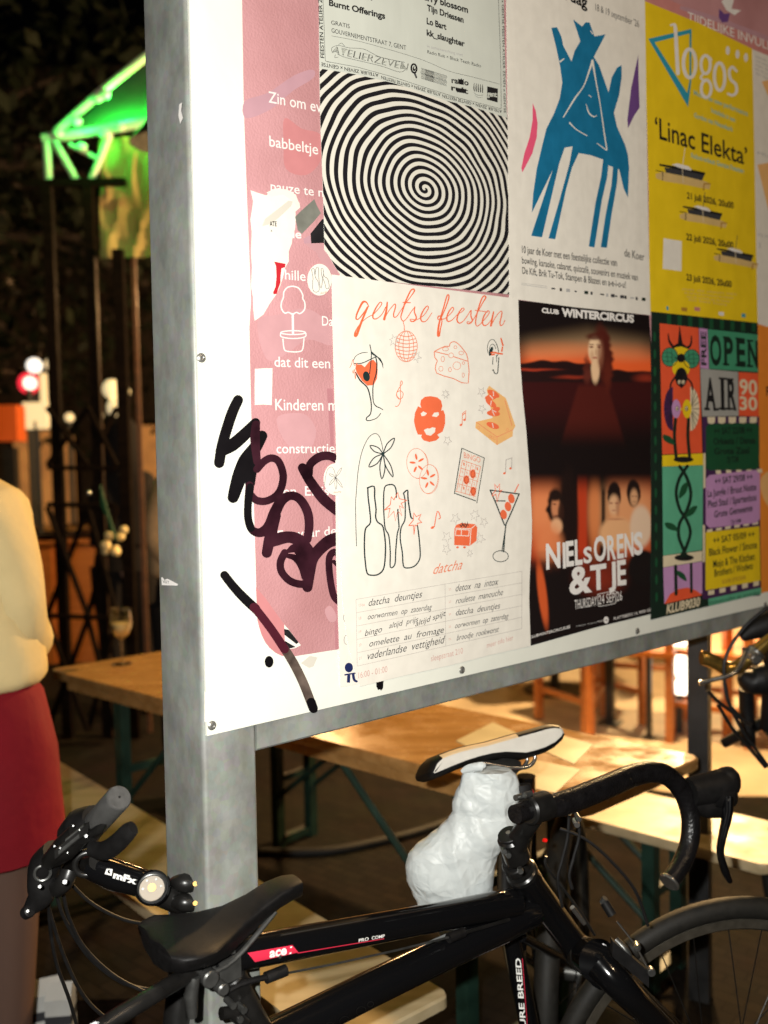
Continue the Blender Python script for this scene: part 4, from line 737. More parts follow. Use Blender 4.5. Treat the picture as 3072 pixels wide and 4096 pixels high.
def leaf(x0_, y0_, x1_, y1_, w_):
    dx, dy = x1_ - x0_, y1_ - y0_; L_ = math.hypot(dx, dy); nx, ny = -dy / L_ * w_, dx / L_ * w_
    a.poly(I, [(x0_, y0_), (x0_ + dx * .35 + nx, y0_ + dy * .35 + ny), (x1_, y1_), (x0_ + dx * .5 - nx, y0_ + dy * .5 - ny)], 'green_dark', 6, smooth=4)
for q in ((82, 866, 160, 935, 24), (250, 1190, 190, 1300, 24), (316, 1352, 232, 1425, 22), (95, 1465, 185, 1520, 24), (180, 1790, 242, 1862, 20)): leaf(*q)
a.build(kp)

# ---- posters cut by the right edge of the picture
bp_, a = sheet('beige_poster', YE, [(752, 338), (1000, 440), (1010, 2290), (790, 2222), (770, 1300)], 'paper_cream', .0008, 'beige poster with pale orange shapes, beside the bright yellow poster', 'poster', PG)
for i in range(5): a.text('lettering', ('concert in de zaal', 'met muziek en dans', 'van de stad', 'en de vrienden', 'van het huis')[i], (772, 395 + i * 28), (960 - i * 8, 470 + i * 28), 20, 'ink_light', 1)
a.poly('illustration', [(815, 560), (1000, 520), (1005, 900), (850, 640)], 'peach_print', 1); a.poly('illustration', [(785, 1130), (900, 1110), (1005, 1180), (1005, 1560), (880, 1520)], 'peach_print', 1)
a.text('lettering', 'MUZIEK', (788, 1060), (990, 1120), 22, 'ink_light', 1); a.text('lettering', 'IN HET PARK', (792, 1620), (990, 1672), 24, 'ink_light', 1); a.text('lettering', 'X', (795, 1700), (812, 1706), 40, 'ink_light', 1, bold=.02); a.build(bp_)
op, a = sheet('orange_poster', KL, [(732, 98), (1000, 125), (1010, 1880), (752, 1945), (744, 1300)], 'orange_paper', .0007, 'plain orange poster at the right end of the board, below the beige one', 'poster', PG)
a.poly('illustration', [(760, 1150), (900, 1100), (990, 1300), (880, 1420), (770, 1300)], 'peach_print', 1, smooth=4); a.text('lettering', 'FESTIVAL', (790, 600), (990, 610), 60, 'ink_black', 1, bold=.02); a.build(op)

# ---- white sheet that peeps out behind the festival poster
us, a = sheet('white_flyer', R4, [(112, 1000), (116, 1500), (126, 1800), (138, 2146), (232, 2130), (330, 2090), (330, 1000)], 'paper_white', .0017, 'white flyer with a navy logo peeping out behind the cream festival poster', 'flyer', PG)
a.c = G3; a.ell('logo', (150, 870), 34, 40, 'navy', 1); a.stroke('logo', [(118, 930), (210, 915)], [12, 12], 'navy', 1, smooth=0); a.stroke('logo', [(150, 930), (146, 995)], 26, 'navy', 1, round_=False); a.stroke('logo', [(186, 925), (194, 970), (215, 985)], [24, 22, 18], 'navy', 1)
a.ring('drawing', (132, 455), 26, 44, 3, 'ink_grey', 1, a0=PI * .55, a1=PI * 1.5); a.ring('drawing', (136, 640), 26, 40, 3, 'ink_grey', 1, a0=PI * .55, a1=PI * 1.5); a.build(us)

# ---- cream festival poster
gp, a = sheet('festival_poster', R4, [(90, 62), (560, 124), (1035, 185), (1040, 400), (1046, 520), (1056, 660), (1075, 850), (1086, 1000), (1096, 1140), (1104, 1300), (1103, 1400), (1098, 1500), (1092, 1600), (1090, 1700), (1094, 1830), (1098, 1938), (900, 1982), (700, 2034), (450, 2090), (236, 2142), (215, 2085), (190, 1990), (166, 1880), (150, 1740), (140, 1560), (128, 1300), (116, 1000), (100, 500)],
              'paper_white', .0026, 'cream festival poster with orange script title and small party drawings', 'poster', PG, thick=.0004)
o_, k, ol = 'orange_print', 'ink_green_black', 'orange_line'
a.c = G1
sc_ = lambda pts, w_=9: a.stroke('title', pts, [x * 1.15 + 1 for x in w_] if hasattr(w_, '__len__') else w_ * 1.2, o_, 1, 4)
sc_([(312, 160), (292, 125), (265, 122), (238, 165), (212, 225), (207, 262), (228, 262), (268, 215), (302, 165)], [5, 9, 15, 13, 11, 9, 7, 8, 10])
sc_([(302, 165), (262, 260), (235, 330), (210, 395), (198, 400), (200, 370), (235, 310), (290, 258), (350, 225)], [12, 14, 17, 20, 17, 9, 5, 4, 5])
sc_([(350, 225), (400, 170), (420, 135), (405, 125), (375, 165), (347, 225), (350, 258), (378, 260), (420, 225), (452, 165)], [5, 5, 6, 6, 9, 11, 9, 6, 5, 6])
sc_([(465, 125), (458, 190), (440, 265)], [9, 13, 17]); sc_([(440, 264), (475, 200), (515, 150), (532, 140), (532, 170), (518, 220), (522, 248), (545, 240), (572, 200), (620, 130), (665, 70), (690, 30), (680, 15), (655, 35), (612, 130), (590, 200), (578, 245), (588, 275), (605, 278), (632, 250), (665, 200), (694, 165)], [5, 5, 5, 6, 8, 8, 7, 5, 4, 5, 6, 9, 9, 9, 11, 9, 7, 6, 5, 5, 5, 6]); sc_([(592, 126), (660, 128)], 7)
sc_([(605, 278), (598, 290), (606, 325), (606, 360)], 5)
sc_([(694, 162), (690, 205), (706, 250), (692, 278), (665, 283), (656, 265), (700, 270), (722, 264), (770, 230), (805, 175), (795, 155), (765, 190), (742, 245), (752, 282), (788, 278), (835, 212)], [6, 8, 9, 9, 8, 5, 4, 4, 5, 6, 6, 8, 10, 8, 5, 4])
sc_([(905, 270), (945, 180), (975, 92), (972, 62), (957, 80), (932, 170), (905, 260), (890, 330), (885, 395), (895, 400), (905, 350), (918, 282), (906, 240), (886, 245), (890, 268), (940, 262)], [5, 7, 9, 8, 8, 9, 11, 13, 15, 12, 8, 7, 7, 9, 5, 5])
sc_([(940, 262), (990, 220), (1016, 180), (1002, 168), (972, 210), (958, 260), (972, 284), (1006, 268), (1042, 230), (1080, 205), (1102, 182), (1087, 174), (1057, 215), (1043, 268), (1060, 297), (1092, 283), (1130, 235), (1160, 190), (1158, 235), (1170, 275), (1152, 299), (1128, 300), (1132, 284), (1165, 285), (1212, 210), (1255, 130), (1282, 85), (1266, 72), (1246, 100), (1216, 190), (1200, 260), (1197, 303), (1212, 322), (1242, 300)],
    [4, 5, 6, 6, 9, 10, 8, 5, 4, 5, 6, 6, 9, 10, 8, 5, 5, 6, 8, 9, 8, 6, 4, 4, 5, 7, 10, 9, 9, 9, 8, 7, 5, 4]); sc_([(1190, 190), (1300, 205)], 5)
sc_([(1242, 300), (1290, 245), (1312, 208), (1296, 196), (1266, 240), (1254, 292), (1270, 318), (1302, 303), (1332, 258)], [4, 5, 6, 6, 9, 10, 8, 5, 4]); sc_([(1347, 205), (1335, 260), (1325, 318)], [9, 12, 15]); sc_([(1325, 318), (1362, 250), (1396, 206), (1415, 200), (1412, 240), (1400, 290), (1406, 318), (1426, 305), (1442, 270)], [5, 5, 5, 6, 8, 8, 7, 5, 4])
S = lambda pts, w_=4, m_=k, sm=4, ly=3: a.stroke(I, pts, [x * 1.5 for x in w_] if hasattr(w_, '__len__') else w_ * 1.5, m_, ly, sm)
I = 'wine_glass_drawing'
a.poly(I, [(207, 640), (250, 640), (278, 662), (318, 612), (350, 600), (372, 625), (386, 680), (380, 755), (352, 810), (300, 815), (255, 775), (215, 712), (200, 675)], o_, 1)
S([(185, 605), (205, 570), (250, 545), (302, 540)], [4, 3, 4, 3]); S([(186, 632), (250, 630), (312, 604), (372, 575)], 5); S([(370, 580), (379, 640), (372, 720), (350, 795), (345, 870), (350, 950), (372, 985), (405, 1000), (428, 1015)], [6, 7, 7, 5, 6, 5, 6, 5, 4]); S([(203, 706), (240, 772), (298, 830), (322, 905), (333, 985), (325, 1050), (296, 1078), (292, 1100), (320, 1104), (375, 1085), (410, 1045)], [7, 8, 7, 7, 6, 6, 6, 6, 5, 4, 4])
a.ell(I, (292, 738), 28, 42, k, 3, rot=-.2); S([(320, 475), (333, 560), (318, 720)], 5); a.poly(I, [(318, 472), (336, 532), (375, 566), (410, 592), (430, 635), (432, 678), (418, 630), (385, 585), (338, 556)], k, 3)
S([(153, 668), (168, 640), (180, 598), (192, 648), (215, 628), (208, 650)], 3, o_); S([(178, 690), (182, 715), (192, 680), (200, 762), (206, 700)], 3, o_)
I = 'mirror_ball_drawing'
for rx in (92, 62, 26): a.ring(I, (622, 490), rx, 128, 5, ol, 1)
for i in range(7):
    y = 400 + i * 30; hw = 92 * math.sqrt(max(0, 1 - ((y - 490) / 128) ** 2)); S([(622 - hw, y - 8), (622, y + 10), (622 + hw, y - 4)], 4.5, ol)
I = 'spark_drawing'
def star(cx, cy, r, n, m_, w_, seed):
    rd = random.Random(seed); pts = []
    for i in range(2 * n + 1): q = 2 * PI * (i % (2 * n)) / (2 * n) + .2; rr2 = r * (rd.uniform(.8, 1.2) if i % 2 == 0 else .42); pts.append((cx + math.cos(q) * rr2 * .8, cy + math.sin(q) * rr2))
    pts[-1] = pts[0]; S(pts, w_, m_, 0)
for c_ in ((520, 440, 52, 6, 1), (705, 575, 48, 6, 2), (950, 885, 42, 7, 3), (965, 1270, 48, 5, 4), (1246, 868, 40, 5, 5), (1250, 1005, 40, 5, 6)): star(c_[0], c_[1], c_[2], c_[3], 'line_grey', 3, c_[4])
I = 'cheese_drawing'
S([(855, 532), (940, 490), (980, 490), (985, 465), (1020, 450), (1060, 475), (1105, 530), (1132, 590), (1136, 795), (1010, 755), (875, 712), (868, 640), (880, 610), (858, 580), (855, 532)], 5, ol, 2); S([(855, 532), (970, 560)], 5, ol); S([(1015, 575), (1128, 612)], 5, ol)
for x, y, rx, ry in ((948, 512, 24, 16), (1030, 497, 12, 12), (1078, 545, 20, 15), (994, 565, 20, 20), (925, 595, 14, 22), (910, 675, 17, 20), (985, 682, 12, 18), (1042, 650, 32, 32), (1097, 628, 10, 12), (1095, 728, 9, 18)): a.ring(I, (x, y), rx, ry, 4, ol, 1)
I = 'hand_drawing'
a.ring(I, (1335, 505), 40, 72, 5, k, 3, a0=PI * .8, a1=PI * 1.9); a.ring(I, (1338, 520), 26, 48, 5, k, 3, a0=PI * .8, a1=PI * 1.95); a.ell(I, (1325, 530), 14, 40, k, 3, rot=.3); S([(1372, 470), (1388, 540), (1368, 580)], 4); S([(1390, 580), (1385, 650), (1378, 712), (1355, 712), (1345, 685), (1335, 690)], 5); S([(1342, 580), (1338, 640)], 4); S([(1370, 560), (1372, 620)], 3)
for q in ([(1408, 425), (1424, 480)], [(1420, 495), (1415, 530)], [(1322, 545), (1350, 540), (1385, 548), (1418, 552)], [(1330, 560), (1352, 556)]): S(q, [8, 9] if len(q) == 2 else 9, o_)
I = 'music_note_drawing'
S([(570, 930), (545, 900), (545, 870), (575, 858), (596, 880), (588, 915), (560, 925), (540, 890), (560, 840), (588, 800), (584, 775), (572, 800), (575, 880), (572, 950), (550, 985), (528, 985)], 4, ol)
def notes(x0_, y0_, x1_, y1_, h, m1, m2): S([(x0_, y0_ + h), (x0_ + 4, y0_), (x1_, y1_), (x1_ - 2, y1_ + h * .8)], 4, m1, 0); a.ell(I, (x0_ - 8, y0_ + h), 12, 9, m2, 3, rot=-.5); a.ell(I, (x1_ - 10, y1_ + h * .8), 12, 9, m2, 3, rot=-.5)
notes(1085, 1045, 1116, 1022, 95, ol, o_); S([(1088, 1060), (1116, 1038)], 5, ol)
a.c = G2; notes(1445, 290, 1498, 272, 110, 'line_grey', o_); a.ell(I, (840, 850), 16, 10, o_, 3, rot=-.5); S([(855, 845), (880, 715), (905, 765), (890, 780)], 5, o_); a.c = G1
I = 'mask_drawing'
a.poly(I, [(745, 935), (775, 908), (825, 902), (880, 912), (912, 940), (922, 985), (912, 1022), (930, 1018), (945, 1060), (945, 1130), (925, 1195), (880, 1222), (898, 1245), (870, 1270), (815, 1282), (765, 1268), (745, 1240), (752, 1222), (718, 1220), (700, 1170), (686, 1110), (695, 1040), (720, 985), (748, 1000), (738, 970)], o_, 1,
       holes=[[(742, 1045), (765, 1028), (795, 1045), (775, 1065), (750, 1068)], [(835, 1068), (855, 1038), (890, 1035), (895, 1055), (875, 1075)], [(768, 1182), (800, 1168), (815, 1172), (840, 1160), (865, 1165), (860, 1200), (825, 1230), (790, 1222)]])
I = 'record_player_drawing'
a.poly(I, [(1310, 815), (1450, 920), (1528, 1150), (1502, 1195), (1340, 1085), (1290, 850)], 'peach_print', 1); a.poly(I, [(1200, 1115), (1340, 1082), (1508, 1180), (1505, 1235), (1375, 1308), (1195, 1165)], 'peach_print', 2); S([(1200, 1115), (1375, 1240), (1508, 1180)], 3, ol, 0); S([(1375, 1240), (1375, 1305)], 3, ol, 0); S([(1440, 935), (1500, 1150)], 3, ol, 0)
for x, y, q in ((1345, 882, .5), (1328, 910, -.2), (1325, 960, .7), (1350, 1025, -.5), (1345, 1045, .1), (1340, 1145, .35)): a.ell(I, (x, y), 55, 24, o_, 3, rot=q); a.stroke(I, [(x - 20 * math.cos(q + 1), y - 20 * math.sin(q + 1)), (x + 20 * math.cos(q + 1), y + 20 * math.sin(q + 1))], 6, 'paper_white', 4)
for x, y in ((1222, 1162), (1460, 1180), (1318, 1235), (1335, 1243), (1352, 1252)): a.ring(I, (x, y), 9, 11, 2.5, ol, 4)
I = 'flower_drawing'
S([(430, 1360), (418, 1290), (395, 1230), (360, 1212), (315, 1240), (275, 1310), (245, 1400), (222, 1530), (208, 1700), (202, 1800), (205, 2000), (210, 2145)], 3.5)
def petal(cx, cy, tx, ty, w_, th_=6): dx, dy = tx - cx, ty - cy; L_ = math.hypot(dx, dy); nx, ny = -dy / L_ * w_, dx / L_ * w_; S([(cx, cy), (cx + dx * .5 + nx, cy + dy * .5 + ny), (tx, ty), (cx + dx * .55 - nx, cy + dy * .55 - ny), (cx, cy)], th_)
for tx, ty, w_ in ((322, 1312, 22), (525, 1250, 22), (312, 1488, 26), (420, 1588, 22), (512, 1572, 20)): petal(430, 1380, tx, ty, w_)
a.ring(I, (430, 1380), 9, 14, 5, k, 4)
I = 'bottle_drawing'
a.c = G2
S([(300, 522), (356, 510), (360, 600), (372, 700), (368, 760), (385, 805), (425, 835), (440, 900), (450, 1000), (445, 1130), (430, 1200), (390, 1238), (340, 1245), (298, 1228), (282, 1130), (275, 1020), (278, 900), (290, 850), (325, 808), (318, 700), (306, 600), (303, 522)], 8, k, 3)
S([(540, 600), (538, 540), (520, 500), (480, 495), (442, 520), (434, 640), (438, 760), (448, 860), (478, 920), (490, 1060), (490, 1178), (528, 1155), (535, 1040), (548, 900), (562, 850), (556, 770), (552, 700)], 7, k, 3); S([(500, 490), (525, 502)], 4)
S([(600, 565), (633, 540), (636, 600), (648, 690), (660, 760), (672, 775)], 8, k, 3); S([(600, 565), (612, 620), (614, 700), (610, 790), (580, 850), (572, 940), (590, 1060), (598, 1165), (630, 1185), (690, 1170), (730, 1120), (738, 1060), (728, 930), (715, 835)], 7, k, 3)
I = 'burst_drawing'
def spark(pts): S(pts, 4.5, o_, 0)
spark([(440, 705), (490, 660), (498, 595), (520, 620), (552, 560), (565, 612), (628, 624), (580, 650), (600, 690), (565, 670), (585, 752), (552, 710), (532, 795), (520, 715), (470, 770), (488, 690), (440, 705)])
spark([(642, 835), (680, 790), (685, 728), (705, 760), (745, 740), (725, 780), (750, 808), (715, 815), (715, 835), (695, 830), (686, 908), (680, 830), (642, 835)])
I = 'citrus_drawing'
for cx, cy, rx, ry, q0 in ((712, 318, 86, 124, -.1), (808, 448, 76, 120, .1)):
    a.ell(I, (cx, cy), rx, ry, 'paper_white', 2); a.ring(I, (cx, cy), rx, ry, 4, ol, 3, rot=q0); a.ring(I, (cx + 7, cy + 4), rx, ry, 3.5, ol, 1, rot=q0)
    for i in range(5): q = -PI / 2 - .2 + i * 2 * PI / 5; a.ell(I, (cx + math.cos(q) * 38, cy + math.sin(q) * 55), 9, 26, o_, 4, rot=q + PI / 2)
I = 'bingo_card_drawing'
a.poly(I, [(1083, 192), (1270, 274), (1210, 640), (1022, 566)], 'paper_cream', 1); S([(1083, 192), (1270, 274), (1208, 648)], 4, k, 0); S([(1200, 630), (1022, 566), (1083, 192)], 5, k, 0)
a.text(I, 'BINGO', (1100, 272), (1238, 315), 46, ol, 3)
for i in range(5): S([(1086 - i * 14, 292 + i * 64), (1240 - i * 10, 345 + i * 62)], 3, ol, 0); S([(1088 + i * 38, 292 + i * 13), (1040 + i * 35, 545 + i * 14)], 3, ol, 0)
for r_ in range(4):
    for c_ in range(4): a.text(I, str((r_ * 5 + c_ * 3) % 9 + 1), (1095 + c_ * 37 - r_ * 13, 335 + c_ * 13 + r_ * 62), (1107 + c_ * 37 - r_ * 13, 338 + c_ * 13 + r_ * 62), 24, ol, 3)
for x, y in ((1174, 406), (1121, 455), (1178, 550)): a.ell(I, (x, y), 24, 38, o_, 4); a.ring(I, (x, y), 16, 26, 2.5, k, 5)
I = 'cocktail_drawing'
S([(1318, 540), (1558, 572), (1505, 700), (1450, 820), (1440, 900), (1430, 1050)], 7, k, 0); S([(1318, 540), (1370, 660), (1425, 800), (1438, 830)], 7, k, 0); S([(1448, 830), (1432, 940), (1415, 1050)], 5, k, 0); S([(1358, 628), (1445, 630)], 6, k, 0); a.ring(I, (1405, 1088), 64, 46, 6, k, 3)
for x, y in ((1494, 610), (1466, 676), (1430, 742)): a.ell(I, (x, y), 27, 40, o_, 4, rot=-.2)
S([(1520, 560), (1555, 490)], 6, o_); spark([(1340, 570), (1362, 545), (1355, 490), (1378, 520), (1398, 488), (1395, 545), (1418, 540), (1392, 570), (1375, 640), (1365, 575), (1335, 590), (1340, 570)])
I = 'toaster_drawing'
a.poly(I, [(1035, 830), (1080, 812), (1195, 822), (1212, 850), (1205, 960), (1150, 1002), (1020, 995), (1022, 860)], o_, 1); S([(1030, 855), (1160, 860), (1200, 825)], 4, 'paper_white', 0); S([(1160, 860), (1150, 1000)], 4, 'paper_white', 0); S([(1030, 915), (1140, 920), (1145, 870), (1035, 865), (1030, 915)], 4, 'paper_white', 0); S([(1080, 870), (1078, 915)], 4, 'paper_white', 0)
for x in (1048, 1106): a.ell(I, (x, 1014), 11, 9, o_, 1)
S([(1065, 825), (1080, 845), (1085, 808), (1100, 845), (1110, 812), (1122, 845), (1130, 805), (1135, 838)], 5, k, 0); S([(1075, 845), (1095, 822), (1115, 850), (1125, 820)], 4, k, 0)
for c_ in ((1030, 775, 50, 5, 11), (1190, 745, 55, 6, 12), (1268, 805, 45, 5, 13), (960, 930, 55, 5, 14), (1235, 940, 50, 6, 15), (955, 1030, 50, 5, 16), (1150, 1062, 32, 6, 17)): star(*c_[:4], 'line_grey', 2.5, c_[4])
a.text('lettering', 'datcha', (838, 1238), (1078, 1195), 80, ol, 1, shear=.45)
# programme
a.c = G3; ln = lambda p0, p1: a.stroke('programme', [p0, p1], 3, 'line_grey', 1, 0)
for i in range(6): ln((206 + i * 2, 305 + i * 110.5), (944, 178 + i * 103))
for i in range(6): ln((944, 178 + i * 103), (1582, 72 + i * 95))
ln((206, 305), (216, 858)); ln((944, 178), (950, 695)); ln((1582, 72), (1580, 548))
hw = [('datcha  deuntjes', (306, 362), (748, 288), 58), ('oorwormen  op  zaterdag', (300, 472), (830, 388), 46), ('bingo', (278, 610), (418, 575), 50), ('altijd  prijs', (478, 546), (716, 490), 44), ('altijd spijt', (696, 530), (945, 440), 44), ('omelette  au  fromage', (312, 698), (930, 580), 52), ('vaderlandse  vettigheid', (292, 806), (930, 668), 62),
      ('detox  na  intox', (1028, 240), (1380, 184), 56), ('roulette  manouche', (1032, 342), (1420, 268), 50), ('datcha  deuntjes', (1030, 440), (1395, 380), 50), ('oorwormen  op  zaterdag', (1024, 545), (1465, 462), 44), ('broodje  rookworst', (1040, 646), (1385, 574), 46)]
for s, p0, p1, h in hw: a.text('handwriting', s, p0, p1, h, 'ink_grey', 2, bold=-.002, shear=.28)
for i, s in enumerate(('17de', '18', '19', '20', '21')): a.text('lettering', s, (230, 366 + i * 110), (278 if i == 0 else 250, 358 + i * 110), 22, 'rose_text', 1)
for i, s in enumerate(('22', '23', '24', '25', '26')): a.text('lettering', s, (974, 232 + i * 103), (994, 228 + i * 103), 18, 'rose_text', 1)
for s, p0, p1, h in (('16:00 - 01:00', (226, 960), (466, 905), 50), ('sleepstraat 210', (828, 818), (1092, 752), 48), ('meer info hier', (1292, 706), (1510, 640), 42)): a.text('lettering', s, p0, p1, h, 'rose_text', 1)
a.build(gp)

# ---- round stickers
SG = 'round white stickers'
s1, a = sheet('round_sticker', R3, [(975 + math.cos(q) * 82, 885 + math.sin(q) * 108) for q in [2 * PI * i / 32 for i in range(32)]], 'paper_white', .0030, 'round white sticker with three thin bottle outlines on the pink sign', 'sticker', SG)
gk = 'ink_grey'
for q in ([(920, 815), (938, 812), (945, 865), (965, 900), (972, 955), (950, 970), (930, 955), (928, 900), (930, 870), (920, 815)], [(945, 850), (950, 810), (968, 805), (970, 880), (985, 945), (1000, 850)], [(985, 812), (998, 810), (1005, 860), (1030, 880), (1040, 935), (1020, 945), (1008, 900), (990, 860), (985, 812)]): a.stroke('drawing', q, 3, gk, 1, 3)
a.text('lettering', 'datcha', (978, 985), (1022, 975), 16, ol, 1, shear=.3); a.build(s1)
s2, a = sheet('round_sticker', R4, [(106 + math.cos(q) * 56, 1096 + math.sin(q) * 80) for q in [2 * PI * i / 32 for i in range(32)]], 'paper_white', .0032, 'round white sticker with a thin flower drawing, half on the festival poster', 'sticker', SG)
a.c = GR
for tx, ty in ((820, 562), (908, 520), (822, 638), (868, 668), (912, 655)):
    dx, dy = tx - 866, ty - 584; L_ = math.hypot(dx, dy); nx, ny = -dy / L_ * 7, dx / L_ * 7; a.stroke('drawing', [(866, 584), (866 + dx * .5 + nx, 584 + dy * .5 + ny), (tx, ty), (866 + dx * .55 - nx, 584 + dy * .55 - ny), (866, 584)], 2.5, gk, 1, 3)
a.stroke('drawing', [(866, 575), (852, 530), (830, 516), (805, 550), (790, 640)], 2.2, gk, 1, 4); a.text('lettering', 'datcha', (850, 692), (902, 686), 12, ol, 1, shear=.3); a.build(s2)
# ================================================================== BICYCLES
BP0 = Vector((-.19, 1.19, 0)); BD = Vector((.80, .60, 0)); BNN = Vector((.60, -.80, 0))   # plane of the near black bicycle
def K_(x, y, off=0.0, conv=DD):
    return onplane(conv(x, y), BP0 + BNN * off, BNN)
def cyl(mb, c, ax, r, h, m, seg=20, bev=0.0):
    ax = ax.normalized(); p = Vector(c)
    if bev: mb.tube([p - ax * h / 2, p - ax * (h / 2 - 1e-5), p - ax * (h / 2 - bev), p + ax * (h / 2 - bev), p + ax * (h / 2 - 1e-5), p + ax * h / 2], [r - bev, r - bev, r, r, r - bev, r - bev], m, seg)
    else: mb.tube([p - ax * h / 2, p + ax * h / 2], r, m, seg)
def part(mb, name, parent, **k): return mb.build(name, parent, **k)
def wheel(parent, c, ax, ay, R, tr=.0185, rimw=.020, spokes=28, rot=0.0):
    nz_ = ax.cross(ay).normalized()
    mb = MB(); rings = []
    N = 84
    prof = [(-.014, -rimw * .45), (-.030, -rimw * .40), (-.036, 0), (-.030, rimw * .40), (-.014, rimw * .45), (-.010, 0)]
    for i in range(N + 1):
        q = 2 * PI * i / N; d = ax * math.cos(q) + ay * math.sin(q); rings.append([c + d * (R - .022 + p) + nz_ * h for p, h in prof])
    mb.loft(rings, 'rim_alloy', cap=False); wh = mb.build('wheel', parent)
    mb = MB(); mb.torus(c, R - tr, tr, 'rubber', ax, ay, 96, 14); mb.build('tyre', wh, origin=wloc(parent))
    mb = MB(); cyl(mb, c, nz_, .018, .07, 'grey_alloy'); cyl(mb, c + nz_ * .03, nz_, .026, .006, 'grey_alloy'); cyl(mb, c - nz_ * .03, nz_, .026, .006, 'grey_alloy'); cyl(mb, c, nz_, .006, .12, 'silver'); mb.build('hub', wh, origin=wloc(parent))
    mb = MB()
    for i in range(spokes):
        q = 2 * PI * i / spokes + rot; d = ax * math.cos(q) + ay * math.sin(q); s_ = 1 if i % 2 else -1; t_ = ax * -math.sin(q) + ay * math.cos(q)
        mb.tube([c + nz_ * .03 * s_ + t_ * .024 * (1 if i % 4 < 2 else -1), c + d * (R - .05)], .0011, 'satin_black', 5)
    mb.build('spokes', wh, origin=wloc(parent)); return wh

# ---- near black bicycle
hub1 = Vector((.585, 1.615, .345))
b1 = thing('bicycle', Vector((.15, 1.44, 0)), 'nearest black bicycle, with a red decal on its top tube and taped drop handlebar', 'bicycle')
TT0, TT1 = K_(452, 2072), K_(1112, 1950)
DT0, DT1 = K_(560, 2262), K_(1150, 1965)
HT0, HT1 = K_(1128, 1886), K_(1252, 2058)
fr = MB()
fr.tube([TT0, TT0.lerp(TT1, .25), TT0.lerp(TT1, .7), TT1], [.0205, .0212, .0205, .023], 'bike_black', 28)
bb = K_(690, 2900)
dt_pts = [K_(640, 2216), K_(800, 2136), K_(950, 2064), K_(1080, 2004), K_(1150, 1968)]
dd_ = (dt_pts[0] - dt_pts[2]).normalized()
fr.tube([dt_pts[0] + dd_ * .25] + dt_pts, .0245, 'bike_black', 28)
fr.tube([HT0, HT0.lerp(HT1, .08), HT0.lerp(HT1, .12), HT0.lerp(HT1, .86), HT0.lerp(HT1, .9), HT1], [.025, .025, .0235, .0235, .026, .026], 'bike_black', 28)
ST0, ST1 = K_(476, 2068), K_(620, 2330)
fr.tube([ST0, ST1 + (ST1 - ST0) * .6], .0165, 'satin_black', 20)
# gusset where the tubes meet, stays
for s_ in (-1, 1):
    fr.tube([K_(415, 2100, .02 * s_), K_(330, 2150, .05 * s_), K_(215, 2222, .06 * s_), K_(60, 2330, .065 * s_)], .010, 'satin_black', 12, 3)
fr.tube([K_(205, 2225, -.065), K_(205, 2225, .065)], .008, 'satin_black', 10)
part(fr, 'frame', b1)
# decals on the top tube, wrapped round the tube
def tube_mp(A, Bp, r):
    ax = (Bp - A).normalized()
    def f(x, y, h):
        p = onplane((x, y), BP0, BNN); q = A + ax * (p - A).dot(ax); v = p - q; d = min(v.length, r * .97); up = v.normalized() if v.length > 1e-6 else bz
        return q + up * d + BNN * (math.sqrt(r * r - d * d) + .0006 + h)  - wloc(b1)
    return f
da = Art(BS, tube_mp(TT0, TT1, .0216), 0)
L0, L1_, Rr0, Rr1 = (662, 712), (712, 776), (990, 656), (1030, 706)
for i in range(6):
    t0, t1 = i / 6, (i + 1) / 6
    e = lambda p, q, t: (p[0] + (q[0] - p[0]) * t, p[1] + (q[1] - p[1]) * t)
    for j in range(5):
        f0, f1 = j / 5, (j + 1) / 5
        a0_, a1_ = e(L0, L1_, t0), e(L0, L1_, t1); c0_, c1_ = e(Rr0, Rr1, t0), e(Rr0, Rr1, t1)
        da.poly('decal', [e(a0_, c0_, f0), e(a0_, c0_, f1), e(a1_, c1_, f1), e(a1_, c1_, f0)], 'decal_red')
for i in range(12): da.stroke('decal', [(1025 + (1660 - 1025) * i / 12 * 1.0, 711 - 100 * i / 12), (1025 + 635 * (i + 1) / 12, 711 - 100 * (i + 1) / 12)], 7, 'decal_red', 0, 0, False)
da.text('decal', 'ace', (816, 742), (942, 718), 62, 'decal_white', 8, bold=.035, shear=.15); da.text('decal', 'I', (962, 716), (976, 713), 46, 'decal_white', 8, bold=.03, shear=.25)
da.c = B6; da.text('decal', 'PRO', (204, 714), (285, 698), 27, 'decal_white', 4, bold=.02); da.text('decal', 'COMP', (310, 694), (418, 676), 27, 'decal_white', 4, bold=.02)
da.c = lambda x, y: (x, y); da.k += 10
dts = Art(B6, tube_mp(dt_pts[1], dt_pts[3], .0251), 0)
for c_, r_ in (((80, 1350), 42), ((215, 1270), 42), ((290, 1215), 26), ((-45, 1395), 40)): dts.ring('decal', c_, r_, r_ * .9, 6, 'satin_black', 0)
for s_ in (da, dts):
    for n_2, mb in s_.parts.items(): mb.build(n_2, b1, origin=Vector((0, 0, 0)), smooth=False)
# bosses under the top tube, brake cable and its guides
mb = MB(); mb.tube([K_(600, 2106, .018), K_(720, 2083, .018), K_(860, 2052, .018), K_(972, 2024, .018)], .0016, 'grey_alloy', 6); mb.tube([K_(972, 2024, .018), K_(1040, 2004, .018), K_(1100, 1986, .018)], .0028, 'satin_black', 8)
mb.tube([K_(598, 2108, .018), K_(560, 2114, .018), K_(520, 2126, .018), K_(488, 2142, .018)], .004, 'matt_black', 8, 4); mb.build('brake_cable', b1)
mb = MB(); cyl(mb, K_(596, 2104, .018), BD, .0075, .03, 'matt_black'); cyl(mb, K_(985, 2020, .018), BD, .0072, .03, 'matt_black'); cyl(mb, K_(604, 2066, .0212), BNN, .0022, .003, 'silver'); mb.build('cable_guide', b1)
